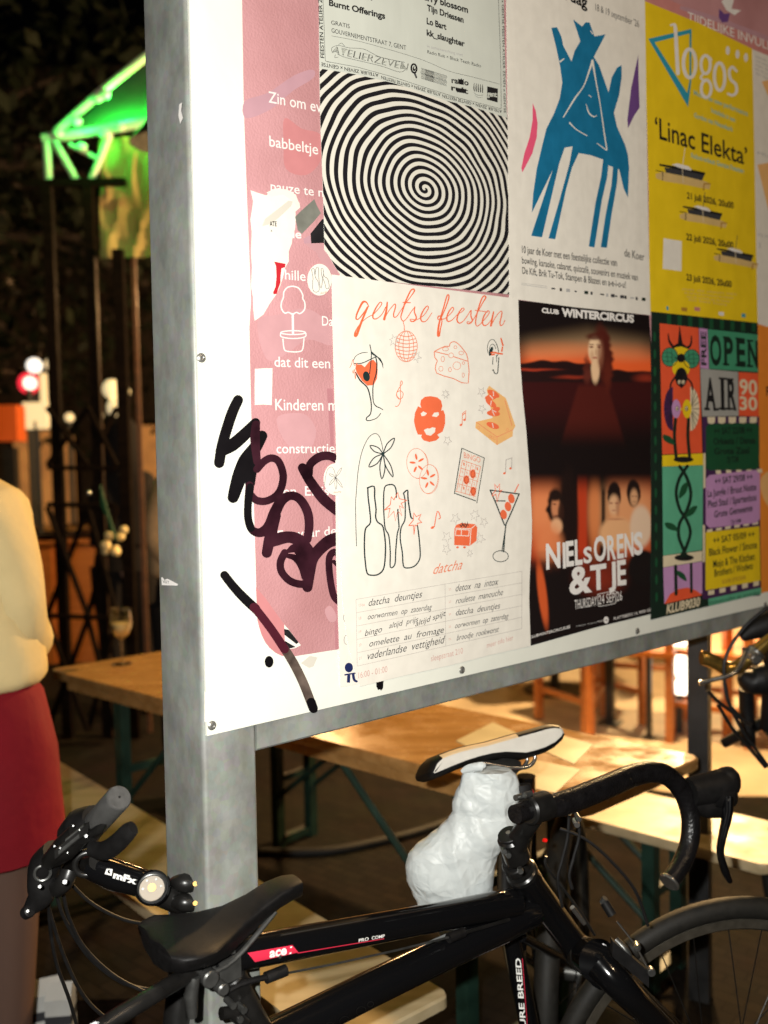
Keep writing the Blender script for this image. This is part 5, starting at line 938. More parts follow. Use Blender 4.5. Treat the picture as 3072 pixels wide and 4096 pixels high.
# saddle
sd = MB(); A_, Z_ = K_(334, 2046), K_(642, 1914); ax = (Z_ - A_); L_ = ax.length; axn = ax.normalized(); up_ = (bz - axn * bz.dot(axn)).normalized(); sdn = axn.cross(up_).normalized()
rings = []
prof = [(-.02, .005, .030, .000), (.0, .050, .034, .000), (.05, .062, .034, -.002), (.14, .068, .034, -.004), (.26, .060, .036, -.010), (.38, .046, .040, -.012), (.52, .032, .036, -.010), (.68, .025, .031, -.004), (.82, .023, .028, .003), (.93, .021, .026, .004), (1.0, .016, .026, .002), (1.03, .004, .012, -.004)]
for t, w_, h_, dz in prof:
    c = A_ + ax * t + up_ * dz; r_ = []
    for q in range(24):
        an = 2 * PI * q / 24; cs, sn = math.cos(an), math.sin(an); yy = h_ * (.22 * sn if sn > 0 else .85 * sn * (1 if abs(cs) < .75 else .8)); wd = w_ * (abs(cs) ** .75) * (1 if cs > 0 else -1)
        r_.append(c + sdn * wd + up_ * (yy + .006))
    rings.append(r_)
sd.loft(rings, 'saddle_leather'); sdo = part(sd, 'saddle', b1)
for s_ in (-1, 1):
    rl = MB(); rl.tube([A_ + ax * .10 + sdn * .03 * s_ - up_ * .018, A_ + ax * .25 + sdn * .024 * s_ - up_ * .045, A_ + ax * .45 + sdn * .022 * s_ - up_ * .046, A_ + ax * .78 + sdn * .016 * s_ - up_ * .012], .0035, 'grey_alloy', 8, 4); rl.build('rail', sdo, origin=wloc(b1))
# seat post, clamp and rear brake
mb = MB(); mb.tube([K_(468, 2044), ST0.lerp(ST1, .15)], .0135, 'grey_alloy', 18); mb.box(K_(452, 2066), (.055, .036, .022), 'grey_alloy', ax=axn); mb.box(K_(480, 2080), (.03, .045, .03), 'grey_alloy', ax=axn)
cyl(mb, K_(430, 2092), BNN, .011, .07, 'grey_alloy', 16, .002); cyl(mb, K_(455, 2112), BNN, .008, .075, 'grey_alloy', 14, .002); cyl(mb, ST0.lerp(ST1, .2), (ST1 - ST0), .0195, .028, 'satin_black', 20, .002); mb.build('seat_post', b1)
mb = MB()
for x, y in ((497, 2166), (520, 2176), (512, 2196)): cyl(mb, K_(x, y, .02), BNN, .0045, .02, 'grey_alloy', 10)
mb.tube([K_(420, 2110, .03), K_(412, 2150, .03), K_(416, 2196, .03)], [.007, .009, .006], 'grey_alloy', 10); mb.tube([K_(478, 2190, .02), K_(500, 2186, .02), K_(530, 2212, .02)], .008, 'satin_black', 10); mb.build('rear_brake', b1)
# headset, stem and drop bar (the bar is turned round along the frame)
up_h = (HT0 - HT1).normalized()
mb = MB(); cyl(mb, K_(1115, 1868), up_h, .0225, .016, 'satin_black', 26, .002); cyl(mb, K_(1111, 1853), up_h, .0205, .012, 'matt_black', 26, .001); cyl(mb, HT0, up_h, .0265, .012, 'satin_black', 26, .003); mb.build('headset', b1)
SD1 = U(DD(1110, 1832), 1.455); CL = U(DD(1160, 1745), 1.40)
mb = MB(); sax = (U(DD(1120, 1872), 1.47) - U(DD(1098, 1812), 1.45)).normalized()
cyl(mb, SD1, sax, .0205, .048, 'satin_black', 26, .004); cyl(mb, SD1 - sax * .026, sax, .0175, .006, 'matt_black', 22, .001); cyl(mb, SD1 - sax * .030, sax, .004, .004, 'silver', 8)
mb.tube([SD1, SD1.lerp(CL, .5), CL], [.018, .0155, .0175], 'satin_black', 20)
barax = (U(DD(1425, 1666), 1.62) - CL).normalized(); cyl(mb, CL, barax, .0215, .046, 'satin_black', 24, .003)
for x, y in ((1088, 1838), (1098, 1846), (1124, 1880)): cyl(mb, U(DD(x, y), 1.425), Vector((0, -1, 0)), .0042, .01, 'grey_alloy', 10)
for x, y in ((1120, 1722), (1140, 1716)): cyl(mb, U(DD(x, y), 1.385), barax, .0045, .014, 'grey_alloy', 10)
mb.build('stem', b1)
bar = [CL - barax * .05, CL, U(DD(1215, 1736), 1.43), U(DD(1300, 1703), 1.49), U(DD(1370, 1674), 1.55), U(DD(1420, 1668), 1.58), U(DD(1455, 1686), 1.60), U(DD(1480, 1722), 1.61), U(DD(1492, 1768), 1.61), U(DD(1489, 1820), 1.60), U(DD(1472, 1866), 1.58), U(DD(1448, 1902), 1.56)]
mb = MB(); mb.tube(bar, [.0135, .0140, .0185, .0185, .0180, .0172, .0165, .0162, .0160, .0158, .0155, .0150], 'bar_tape', 22, 6)
hbo = mb.build('handlebar', b1)
mb = MB(); e_ = (bar[-1] - bar[-2]).normalized(); cyl(mb, bar[-1] + e_ * .003, e_, .0175, .006, 'silver', 20, .002); mb.build('end_plug', hbo, origin=wloc(b1))
mb = MB()
for t_, q in ((.28, .2), (.40, .0), (.52, -.2), (.66, .1), (.80, 0)):
    p = U(DD(1215, 1736), 1.43).lerp(U(DD(1370, 1674), 1.55), t_); d = barax; x_ = d.cross(bz).normalized(); y_ = x_.cross(d)
    mb.tube([p + d * .010 * math.sin(an * .5 + q) + (x_ * math.cos(an) + y_ * math.sin(an)) * .0187 for an in [PI * .1 + i * PI * .17 for i in range(7)]], .0004, 'cream_piping', 5)
mb.build('tape_crease', hbo, origin=wloc(b1))
hd = MB(); hp = [U(DD(1488, 1712), 1.61), U(DD(1515, 1706), 1.62), U(DD(1545, 1700), 1.63), U(DD(1566, 1690), 1.64), U(DD(1567, 1672), 1.645), U(DD(1563, 1658), 1.65)]
hd.tube(hp, [.024, .026, .027, .027, .022, .009], 'matt_black', 20, 5); hd.tube([U(DD(1540, 1712), 1.625), U(DD(1566, 1722), 1.63), U(DD(1574, 1740), 1.63)], [.026, .024, .013], 'matt_black', 16, 4); hd.tube([U(DD(1492, 1735), 1.615), U(DD(1530, 1742), 1.625), U(DD(1560, 1752), 1.63)], [.016, .020, .012], 'matt_black', 14, 4)
lvo = hd.build('brake_hood', hbo, origin=wloc(b1))
mb = MB(); mb.tube([U(DD(1572, 1722), 1.61), U(DD(1571, 1760), 1.60), U(DD(1562, 1800), 1.59), U(DD(1556, 1840), 1.585), U(DD(1566, 1880), 1.585), U(DD(1576, 1902), 1.59)], [.009, .0085, .007, .006, .007, .005], 'bike_black', 12, 5, flat=1.5); cyl(mb, U(DD(1574, 1728), 1.60), Vector((0, -1, 0)), .003, .008, 'silver', 8); cyl(mb, U(DD(1577, 1746), 1.60), Vector((0, -1, 0)), .0025, .008, 'silver', 8); mb.build('brake_lever', hbo, origin=wloc(b1))
# cables in front of the head tube
mb = MB()
for pts, r_, m_ in (([(1210, 1790), (1260, 1810), (1310, 1850), (1370, 1920), (1400, 2000)], .0026, 'matt_black'), ([(1180, 1850), (1180, 1870), (1210, 1910), (1250, 1965), (1285, 2020)], .0024, 'satin_black'), ([(1246, 1745), (1252, 1800), (1240, 1850), (1230, 1890), (1236, 1920)], .0028, 'matt_black'), ([(1230, 1760), (1226, 1810), (1214, 1860), (1205, 1900), (1215, 1960)], .0026, 'matt_black')):
    mb.tube([U(DD(x, y), 1.50) for x, y in pts], r_, m_, 8, 5)
mb.tube([U(DD(1236, 1960), 1.49), U(DD(1262, 1994), 1.50)], .0042, 'silver', 10); cyl(mb, U(DD(1244, 1777), 1.47), Vector((0, -1, 0)), .0045, .02, 'silver', 10); cyl(mb, U(DD(1248, 1765), 1.47), Vector((0, -1, 0)), .004, .02, 'grey_alloy', 10)
mb.build('brake_cable', b1)
# fork, caliper and front wheel
wax = Vector((.985, .172, 0)); wn = Vector((.172, -.985, 0))
CR = U(DD(1292, 2076), 1.52)
fk = MB(); cyl(fk, HT1.lerp(CR, .3), (HT1 - CR), .029, .03, 'satin_black', 24, .004)
fk.tube([HT1, CR, CR.lerp(hub1, .05)], [.024, .034, .034], 'bike_black', 22)
for s_ in (-1, 1): fk.tube([CR + wn * .008 * s_, CR + (hub1 - CR) * .10 + wn * .042 * s_, CR.lerp(hub1, .4) + wn * .05 * s_, hub1 + wn * .052 * s_], [.026, .0235, .019, .012], 'bike_black', 18, 4)
part(fk, 'fork', b1)
mb = MB(); mb.box(U(DD(1360, 2078), 1.49), (.075, .014, .026), 'matt_black', ax=(U(DD(1408, 2108), 1.49) - U(DD(1340, 2050), 1.49)), ay=Vector((0, -1, 0)))
mb.tube([U(DD(1332, 1990), 1.49), U(DD(1372, 2040), 1.485), U(DD(1408, 2108), 1.485)], .0016, 'silver', 6); cyl(mb, U(DD(1375, 2044), 1.475), Vector((0, -1, 0)), .0062, .012, 'grey_alloy', 14, .001); cyl(mb, U(DD(1406, 2098), 1.475), Vector((0, -1, 0)), .0065, .012, 'grey_alloy', 14, .001); cyl(mb, U(DD(1375, 2044), 1.466), Vector((0, -1, 0)), .0035, .006, 'silver', 10)
mb.tube([U(DD(1305, 1948), 1.495), U(DD(1322, 1976), 1.49)], .0075, 'matt_black', 12); cyl(mb, U(DD(1304, 1945), 1.493), Vector((.5, -.3, 1)), .005, .01, 'grey_alloy', 10)
mb.tube([U(DD(1330, 2030), 1.50), U(DD(1352, 2054), 1.49), U(DD(1368, 2092), 1.49)], .006, 'grey_alloy', 10, 4); mb.build('caliper_brake', b1)
wheel(b1, hub1, wax, bz, .345)
# rear wheel, left of the picture
wheel(b1, Vector((-.52, .945, .345)), BD, bz, .345)
mb = MB(); mb.tube([ST1 + (ST1 - ST0) * .55, Vector((-.05, 1.30, .30))], .0165, 'satin_black', 14); mb.tube([dt_pts[0] + dd_ * .24, Vector((-.05, 1.30, .30))], .0245, 'bike_black', 16)
for s_ in (-1, 1): mb.tube([Vector((-.05, 1.30, .30)) + BNN * .03 * s_, Vector((-.52, .945, .345)) + BNN * .06 * s_], .010, 'satin_black', 10); mb.tube([K_(60, 2330, .065 * s_), Vector((-.52, .945, .345)) + BNN * .06 * s_], .010, 'satin_black', 10)
mb.build('lower_frame', b1)
mb = MB(); cyl(mb, Vector((-.05, 1.30, .30)) + BNN * .05, BNN, .085, .004, 'grey_alloy', 40)
for s_ in (-1, 1): mb.tube([Vector((-.05, 1.30, .30)) + BNN * .07 * s_, Vector((-.05, 1.30, .30)) + BNN * .075 * s_ + (BD * .5 + bz * -.8).normalized() * .17 * s_], .010, 'satin_black', 10)
mb.build('crank', b1)

# ---- second bicycle: only its handlebar stands in the picture, at the left
b2 = thing('bicycle', Vector((-.27, 1.30, 0)), 'black bicycle at the left with a grey rubber grip and hanging cables', 'bicycle')
V = lambda x, y, d=1.28: U(DD(x, y), d)
mb = MB(); mb.tube([V(196, 1868, 1.285), V(250, 1890, 1.28), V(300, 1905, 1.275), V(328, 1917, 1.27)], [.0185, .0205, .0185, .0165], 'bike_black', 22, 4)
vd = (V(187, 1866, 1) - CAM).normalized()
cyl(mb, V(328, 1917, 1.262), vd, .0225, .042, 'bike_black', 28, .003)
mb.tube([V(328, 1917, 1.28), V(368, 1938, 1.29), V(398, 1944, 1.30)], [.019, .017, .020], 'satin_black', 18)
stx = (V(402, 1990, 1.30) - V(400, 1900, 1.30)).normalized(); cyl(mb, V(398, 1944, 1.305), stx, .0195, .05, 'satin_black', 24, .003)
for y in (1909, 1951): mb.tube([V(374, y - 3, 1.285), V(395, y - 2, 1.275), V(424, y + 2, 1.28)], [.007, .0125, .010], 'satin_black', 14, 4); cyl(mb, V(421, y, 1.265), vd, .0032, .008, 'bronze', 10)
mb.torus(V(187, 1866, 1.27), .0150, .0045, 'satin_black', vd.cross(bz).normalized(), bz, 32, 10); mb.build('stem', b2)
st2 = [o for o in b2.children if o.name.startswith('stem')][0]
mb = MB(); cyl(mb, V(328, 1917, 1.238), vd, .0168, .006, 'cap_white', 30, .001); mb.torus(V(328, 1917, 1.236), .0172, .0016, 'grey_alloy', vd.cross(bz).normalized(), bz, 30, 8); cyl(mb, V(328, 1917, 1.234), vd, .0052, .004, 'bronze', 14)
for i in range(6): q = i * PI / 3; cyl(mb, V(328, 1917, 1.2345) + (vd.cross(bz).normalized() * math.cos(q) + bz * math.sin(q)) * .0115, vd, .0016, .002, 'grey_alloy', 8)
mb.build('pivot_cap', st2, origin=wloc(b2))
def flat_mp(d, root): return lambda x, y, h: U((x, y), d - h) - wloc(root)
em = Art(BL, flat_mp(1.2555, b2), 0); em.poly('emblem', [(885, 880), (935, 885), (925, 940), (868, 925)], 'decal_white'); em.poly('emblem', [(898, 892), (912, 888), (908, 905), (918, 915), (905, 922), (890, 908)], 'bike_black', 3)
em.text('emblem', 'mFx', (935, 955), (1128, 1010), 54, 'decal_white', 1, bold=.05, shear=.25)
for n_2, mb in em.parts.items(): mb.build(n_2, st2, origin=Vector((0, 0, 0)), smooth=False)
G0, G1v = V(258, 1722, 1.185), V(150, 1842, 1.30); gd = (G1v - G0).normalized()
mb = MB(); mb.tube([G0 + gd * .09, G1v, V(140, 1870, 1.335), V(160, 1875, 1.34), V(187, 1866, 1.30), V(210, 1860, 1.27)], .0115, 'satin_black', 16, 4); hb2 = mb.build('handlebar', b2)
mb = MB(); mb.tube([G0, G0 + gd * .0015, G0 + gd * .004, G0 + gd * .10, G0 + gd * .105], [.0145, .0158, .0164, .0164, .0150], 'grip_rubber', 28); cyl(mb, G0 - gd * .0003, gd, .0016, .001, 'matt_black', 8); mb.build('grip', hb2, origin=wloc(b2))
mb = MB()                                           # shifter and brake lever clamp
mb.tube([V(205, 1768, 1.235), V(180, 1788, 1.25), V(150, 1810, 1.26)], [.018, .027, .020], 'matt_black', 16, 4); mb.tube([V(172, 1800, 1.225), V(140, 1832, 1.235), V(104, 1862, 1.25)], [.016, .017, .010], 'satin_black', 14, 4)
mb.box(V(158, 1812, 1.215), (.055, .016, .012), 'satin_black', ax=V(185, 1790) - V(130, 1835)); mb.box(V(162, 1800, 1.21), (.030, .006, .005), 'grey_alloy', ax=V(185, 1790) - V(130, 1835)); mb.box(V(150, 1822, 1.21), (.034, .006, .005), 'grey_alloy', ax=V(185, 1790) - V(130, 1835))
for x, y, r_ in ((158, 1784, .003), (172, 1793, .0025), (186, 1806, .0042), (118, 1828, .003), (130, 1832, .003), (146, 1842, .0025), (210, 1768, .003), (140, 1905, .0055), (86, 1915, .0045)): cyl(mb, V(x, y, 1.208), vd, r_ * .7, .005, 'satin_black' if r_ > .0028 else 'grey_alloy', 10, .001)
mb.build('shifter', hb2, origin=wloc(b2))
mb = MB(); mb.tube([V(195, 1832, 1.225), V(225, 1838, 1.215), V(252, 1822, 1.20), V(274, 1800, 1.19), V(288, 1788, 1.185)], [.010, .0125, .0125, .0120, .009], 'matt_black', 12, 5, flat=.7); mb.tube([V(200, 1800, 1.215), V(216, 1790, 1.21), V(226, 1776, 1.205)], [.006, .007, .004], 'satin_black', 10, 4); mb.build('brake_lever', hb2, origin=wloc(b2))
mb = MB(); mb.tube([V(120, 1840, 1.27), V(98, 1870, 1.28), V(92, 1905, 1.28), V(88, 1935, 1.28), V(66, 1962, 1.28), V(60, 1972, 1.28)], [.018, .022, .020, .018, .010, .008], 'matt_black', 14, 4); cyl(mb, V(60, 1970, 1.27), Vector((.8, -.4, .5)), .0085, .014, 'matt_black', 16, .002); cyl(mb, V(60, 1968, 1.26), vd, .002, .003, 'grey_alloy', 8)
mb.torus(V(92, 1886, 1.25), .010, .0022, 'grey_alloy', vd.cross(bz).normalized(), bz, 24, 8, PI * .55, PI * 2.1); mb.tube([V(150, 1880, 1.27), V(140, 1905, 1.265), V(122, 1920, 1.27)], .012, 'satin_black', 12, 3); mb.build('shifter', hb2, origin=wloc(b2))
mb = MB()
for pts, r_ in (([(95, 1920), (112, 1985), (140, 2070), (180, 2150), (230, 2200), (300, 2240)], .0027), ([(118, 1915), (135, 1975), (165, 2030), (205, 2080), (270, 2125), (340, 2140)], .0027), ([(135, 1920), (150, 1985), (185, 2050), (250, 2110), (330, 2150)], .0026), ([(150, 1905), (190, 1945), (240, 1975), (290, 1992), (360, 2000)], .0025), ([(105, 1930), (108, 2000), (122, 2080), (150, 2160), (170, 2230)], .0026)):
    mb.tube([V(x, y, 1.30 + .02 * i) for i, (x, y) in enumerate(pts)], r_, 'matt_black', 8, 6)
mb.build('cables', b2)
ht2 = V(404, 1980, 1.31); mb = MB(); bot2 = Vector((-.33, 1.16, .36)); mb.tube([ht2, ht2.lerp(bot2, .35)], .018, 'satin_black', 16)
for s_ in (-1, 1): mb.tube([ht2.lerp(bot2, .35) + Vector((.6, -.5, 0)).normalized() * .045 * s_, bot2 + Vector((.6, -.5, 0)).normalized() * .05 * s_], .012, 'satin_black', 12)
mb.build('fork', b2)
wheel(b2, bot2, Vector((-.64, -.77, 0)), bz, .34)

# ---- third bicycle: white saddle and bag, behind the near one
b3 = thing('bicycle', Vector((.26, 1.66, 0)), 'black bicycle with a white saddle, mostly hidden behind the nearest bicycle', 'bicycle')
X3 = lambda x, y, d=1.62, conv=BH: U(conv(x, y), d)
sn_, sr_ = X3(205, 585, 1.60), X3(1255, 240, 1.68); ax = sr_ - sn_; axn = ax.normalized(); toc = (CAM - sn_.lerp(sr_, .5)).normalized(); sid = (toc - axn * toc.dot(axn)).normalized(); upv = axn.cross(sid).normalized()
if upv.z < 0: upv = -upv
def P3(t, u_, s_): return sn_ + ax * t + upv * u_ + sid * s_
# side outline traced anticlockwise from the nose, pushed sideways with rounded flanks
SO = [(196, 575), (205, 540), (232, 480), (285, 430), (360, 400), (440, 374), (540, 350), (640, 330), (760, 296), (880, 262), (1000, 230), (1100, 200), (1165, 190), (1220, 198), (1255, 228), (1272, 275), (1255, 320), (1200, 372), (1120, 415), (1040, 442), (960, 462), (880, 458), (800, 455), (700, 466), (600, 490), (500, 522), (400, 562), (320, 596), (255, 622), (215, 612)]
psd = (sn_.lerp(sr_, .5)); OP = [onplane(BH(x, y), psd, sid) for x, y in SO]
def inset(k):
    n = len(OP); out = []
    for i, p in enumerate(OP):
        t_ = (OP[(i + 1) % n] - OP[i - 1]).normalized(); nn_ = sid.cross(t_); c = sum(OP, Vector((0, 0, 0))) / n
        if nn_.dot(c - p) < 0: nn_ = -nn_
        out.append(p + nn_ * k)
    return out
rings = []
for k_, s_ in ((.0125, .022), (.009, .0215), (.0055, .019), (.002, .012), (.0, .002), (.0, -.030), (.0, -.060), (.002, -.075), (.006, -.084), (.011, -.088)): rings.append([p + sid * s_ for p in inset(k_)])
mb = MB(); mb.loft(rings, 'white_vinyl'); so3 = mb.build('saddle', b3)
me = so3.data; me.materials.append(M['saddle_leather']); me.materials.append(M['cream_piping']); nO = len(SO)
for i, f in enumerate(me.polygons):
    if i < (len(rings) - 1) * nO:
        ri, q = divmod(i, nO)
        top = 3 <= q <= 11
        if ri >= 1:
            f.material_index = 1
            if top and q < 9 and ri in (1, 2): f.material_index = 2
            if 13 <= q <= 14 and ri < 3: f.material_index = 0
OPt = lambda x, y, s_=0: onplane(BH(x, y), psd, sid) + sid * s_
mb = MB()
for s_ in (.004, -.034): mb.tube([OPt(560, 500, s_), OPt(640, 492, s_), OPt(740, 512, s_), OPt(850, 530, s_), OPt(960, 530, s_), OPt(1020, 505, s_), OPt(1048, 462, s_), OPt(1045, 440, s_)], .0034, 'silver', 10, 4)
mb.build('saddle_rail', so3, origin=wloc(b3))
mb = MB(); mb.prism([OPt(x, y, .0) for x, y in ((650, 470), (760, 470), (820, 440), (945, 480), (950, 530), (900, 590), (840, 560), (700, 505))], sid * -.032, 'satin_black'); mb.build('saddle_clamp', b3, smooth=False)
mb = MB(); SPt = OPt(850, 540, -.016); SB = U(DD(1146, 2230), 1.66); s0_ = U(DD(1102, 2020), 1.63); sdn3 = (SB - s0_).normalized(); mb.tube([SPt, s0_ - sdn3 * .05], .0135, 'satin_black', 16); mb.build('seat_post', b3)
mb = MB(); mb.tube([s0_ - sdn3 * .05, s0_, SB, SB + sdn3 * .52], .0172, 'bike_black', 24)
bb3 = SB + sdn3 * .50
h3 = Vector((.285, 1.95, .74)); mb.tube([s0_ + sdn3 * .06, h3], .0155, 'bike_black', 14); mb.tube([bb3, h3 - bz * .08], .018, 'bike_black', 14); mb.tube([h3 + bz * .06, h3 - bz * .12], .02, 'bike_black', 14)
mb.build('frame', b3)
tx = Art(BW, lambda x, y, h: U((x, y), 1.612 - h) - wloc(b3), 0)
tx.text('decal', 'PURE BREED', (292, 1190), (258, 755), 30, 'decal_white', 0, bold=.02, up=(-1, -.06)); tx.stroke('decal', [(300, 1190), (268, 755)], 3, 'decal_red', 0, 0, False)
for n_2, mb in tx.parts.items(): mb.build(n_2, b3, origin=Vector((0, 0, 0)), smooth=False)
rw3 = Vector((.375, 2.02, .34)); fw3 = rw3; vax = Vector((.30, .95, 0)).normalized(); wheel(b3, rw3, vax, bz, .34, tr=.024)
mb = MB()
for s_ in (-1, 1): mb.tube([s0_ + Vector((.95, -.3, 0)) * .02 * s_, rw3 + Vector((.95, -.3, 0)) * .06 * s_], .009, 'bike_black', 10); mb.tube([bb3 + Vector((.95, -.3, 0)) * .02 * s_, rw3 + Vector((.95, -.3, 0)) * .06 * s_], .009, 'bike_black', 10)
mb.build('stays', b3)
mb = MB(); mb.tube([X3(945, 660, 1.60), X3(965, 830, 1.60), X3(980, 1000, 1.60)], [.016, .020, .016], 'matt_black', 14, 4, flat=.55); rl3 = mb.build('rear_light', b3)
mb = MB(); mb.tube([X3(965, 665, 1.61), X3(1000, 730, 1.61), X3(1020, 790, 1.61)], [.006, .011, .006], 'red_print', 10, 3); cyl(mb, X3(1132, 1095, 1.56), vd, .0032, .008, 'red_lens', 14, .001); mb.build('lens', rl3, origin=wloc(b3))
mb = MB()
for s_ in (-1, 1): mb.tube([h3 - bz * .12 + Vector((.95, -.3, 0)) * .04 * s_, fw3 + Vector((.95, -.3, 0)) * .05 * s_], .011, 'bike_black', 10)
mb.build('fork', b3)

# ---- white plastic bag tied round the seat post
bg_ = MB()
prof = [(545, 500, 870), (590, 480, 915), (660, 462, 935), (720, 430, 940), (800, 405, 930), (870, 408, 905), (930, 370, 912), (1000, 300, 905), (1070, 215, 860), (1140, 118, 800), (1210, 62, 760), (1300, 38, 740), (1400, 46, 730), (1500, 88, 722), (1580, 128, 716), (1660, 150, 700), (1760, 250, 640), (1830, 300, 560)]
rings = []; NB = 120; fine = []
for j in range(len(prof) - 1):
    for k in range(6): t_ = k / 6; t2 = t_ * t_ * (3 - 2 * t_) * .5 + t_ * .5; fine.append(tuple(p + (q - p) * (t_ if i == 0 else t2) for i, (p, q) in enumerate(zip(prof[j], prof[j + 1]))))
fine.append(prof[-1])
for j, (y, xl, xr) in enumerate(fine):
    cl, cr = X3(xl, y, 1.60), X3(xr, y, 1.60); c = cl.lerp(cr, .5); hw_ = (cr - cl).length / 2; dr = (cr - cl).normalized(); dep = Vector((-dr.y, dr.x, 0)).normalized()
    if dep.y > 0: dep = -dep
    r_ = []
    for q in range(NB):
        an = 2 * PI * q / NB; fx = math.cos(an); fy = math.sin(an); p = c + dr * fx * hw_ + dep * fy * min(hw_ * .62, .062)
        w1 = noise.noise_vector(p * 9) * .05; P1 = Vector((p.x, p.y, p.z * .55)) + w1
        P1 = Vector((p.x + p.z * .55, p.y, (p.z - p.x * .3) * .30)) + w1; d = .0038 * (1 - abs(noise.noise(P1 * 19)) * 2.4) + .0012 * (1 - abs(noise.noise(P1 * 60 + Vector((3, 1, 7)))) * 2.4) + .005 * noise.noise(p * 7)
        edge = abs(fx) ** 8
        r_.append(p + (dr * fx * .35 + dep * fy) * (d - .006) * (1 - .65 * edge))
    rings.append(r_)
bg_.loft(rings, 'plastic_film')
bag = thing('plastic_bag', Vector((.22, 1.6, .6)), 'crumpled white plastic bag wrapped under the white saddle', 'plastic bag'); bo_ = bg_.build('bag_body', bag)
mb = MB(); mb.tube([X3(480, 560, 1.59), X3(540, 535, 1.585), X3(640, 520, 1.58), X3(660, 530, 1.58)], [.003, .007, .008, .003], 'plastic_film', 10, 4, flat=.5); mb.build('knot', bag)

# ---- fourth bicycle with golden handlebar, right edge
b4 = thing('bicycle', Vector((1.05, 2.36, 0)), 'bicycle with a golden handlebar and dark frame at the right edge, behind the board end', 'bicycle')
Q4 = lambda x, y, d=2.05: U(RT(x, y), d)
mb = MB(); mb.tube([Q4(1085, 500), Q4(1130, 505), Q4(1230, 550), Q4(1300, 590), Q4(1400, 575), Q4(1470, 520), Q4(1560, 440), Q4(1700, 330), Q4(1850, 260)], [.016, .0165, .0155, .0155, .0155, .0150, .0145, .0145, .0145], 'gold_metal', 16, 5); h4 = mb.build('handlebar', b4)
mb = MB(); c4 = Q4(1530, 480); d4 = (Q4(1600, 410) - c4).normalized(); cyl(mb, c4, d4, .021, .03, 'silver', 18, .003); cyl(mb, Q4(1545, 500, 2.02), Vector((0, -1, 0)), .012, .03, 'silver', 14, .003); mb.box(Q4(1510, 440), (.03, .02, .014), 'grey_alloy'); mb.tube([Q4(1480, 430), Q4(1380, 620, 2.0), Q4(1160, 690, 2.0), Q4(1065, 715, 2.0)], [.006, .005, .005, .006], 'silver', 10, 4); mb.build('brake_lever', h4, origin=wloc(b4))
mb = MB()
for pts in ([(1659, 60), (1500, 190), (1380, 330), (1300, 480), (1280, 620), (1310, 850), (1400, 1050), (1480, 1180), (1659, 1430)], [(1140, 780), (1240, 880), (1400, 1000), (1520, 1080)], [(1230, 900), (1350, 1100), (1480, 1250), (1640, 1440)], [(1290, 720), (1330, 900), (1420, 1000)]): mb.tube([Q4(x, y, 2.0) for x, y in pts], .0038, 'matt_black', 8, 5)
mb.build('cables', b4)
mb = MB(); hd4 = Q4(1700, 400, 2.12); mb.tube([hd4, Q4(1660, 1100, 2.2)], .018, 'matt_black', 14); mb.tube([Q4(1470, 760, 2.2), Q4(1480, 1000, 2.22), Q4(1490, 1250, 2.22)], .017, 'matt_black', 14); mb.tube([Q4(1280, 1230, 2.3), Q4(1480, 1130, 2.25), Q4(1700, 1000, 2.2)], .012, 'matt_black', 10); mb.tube([Q4(1660, 1100, 2.2), Vector((1.30, 2.35, .36))], .014, 'matt_black', 12); mb.build('frame', b4)
mb = MB(); mb.tube([Q4(1430, 330, 2.1), Q4(1520, 270, 2.1), Q4(1620, 230, 2.1), Q4(1760, 190, 2.1), Q4(1900, 180, 2.1)], [.008, .020, .026, .03, .03], 'saddle_leather', 16, 4, flat=.8); mb.tube([Q4(1420, 640, 2.14), Q4(1500, 690, 2.14), Q4(1600, 680, 2.14), Q4(1740, 640, 2.14)], [.01, .03, .035, .03], 'matt_black', 14, 4); mb.build('handlebar_bag', b4)
wheel(b4, Vector((1.30, 2.35, .35)), Vector((.9, -.43, 0)).normalized(), bz, .34)
# ================================================================== TERRACE
TD = Vector((-.755, .656, 0)).normalized(); TN = Vector((.656, .755, 0)).normalized()   # along the table / away from the camera
def plank(c0, length, width, z, thick, m, mb, r=.03):
    """board with rounded corners; c0 = near right corner"""
    poly = []
    for cx, cy, a0 in ((r, r, PI), (length - r, r, 1.5 * PI), (length - r, width - r, 0), (r, width - r, PI / 2)):
        for k in range(6): a = a0 + k * PI / 10; poly.append((cx + r * math.cos(a), cy + r * math.sin(a)))
    P = [Vector((c0.x, c0.y, 0)) + TD * u + TN * v + bz * (z - thick) for u, v in poly]
    n = len(P); e = .004
    cen = sum(P, Vector((0, 0, 0))) / n
    rings = [[p + (cen - p).normalized() * e for p in P], [p + bz * e for p in P], [p + bz * (thick - e) for p in P], [p + bz * thick + (cen - p).normalized() * e for p in P]]
    mb.loft(rings, m)
def folding_legs(root, c0, length, width, z, inset, tall):
    for u in (inset, length - inset):
        mb = MB(); base = Vector((c0.x, c0.y, 0)) + TD * u
        for v in (.06, width - .06):
            mb.box(base + TN * v + bz * (z / 2), (.036, .036, z), 'green_steel', ax=TD, ay=TN)
        mb.box(base + TN * (width / 2) + bz * .03, (.03, width - .12, .03), 'green_steel', ax=TD, ay=TN); mb.box(base + TN * (width / 2) + bz * (z * .62), (.02, width - .13, .025), 'green_steel', ax=TD, ay=TN)
        mb.build('leg_frame', root, smooth=False)
        sg = 1 if u < length / 2 else -1; mb = MB()
        for v in (.05, width - .05): mb.tube([base + TN * v + bz * (z * .45), base + TD * sg * (.42 if tall else .3) + TN * v + bz * (z - .01)], .010, 'green_steel', 8)
        mb.build('brace', root)
TZ = .75
tc0 = atz(DD(1170, 1720), TZ); tl = atz(DD(104, 1446), TZ)
TD = (tl - tc0).normalized(); TD.z = 0; TD.normalize(); TN = Vector((TD.y, -TD.x, 0)); TN = TN if TN.y > 0 else -TN
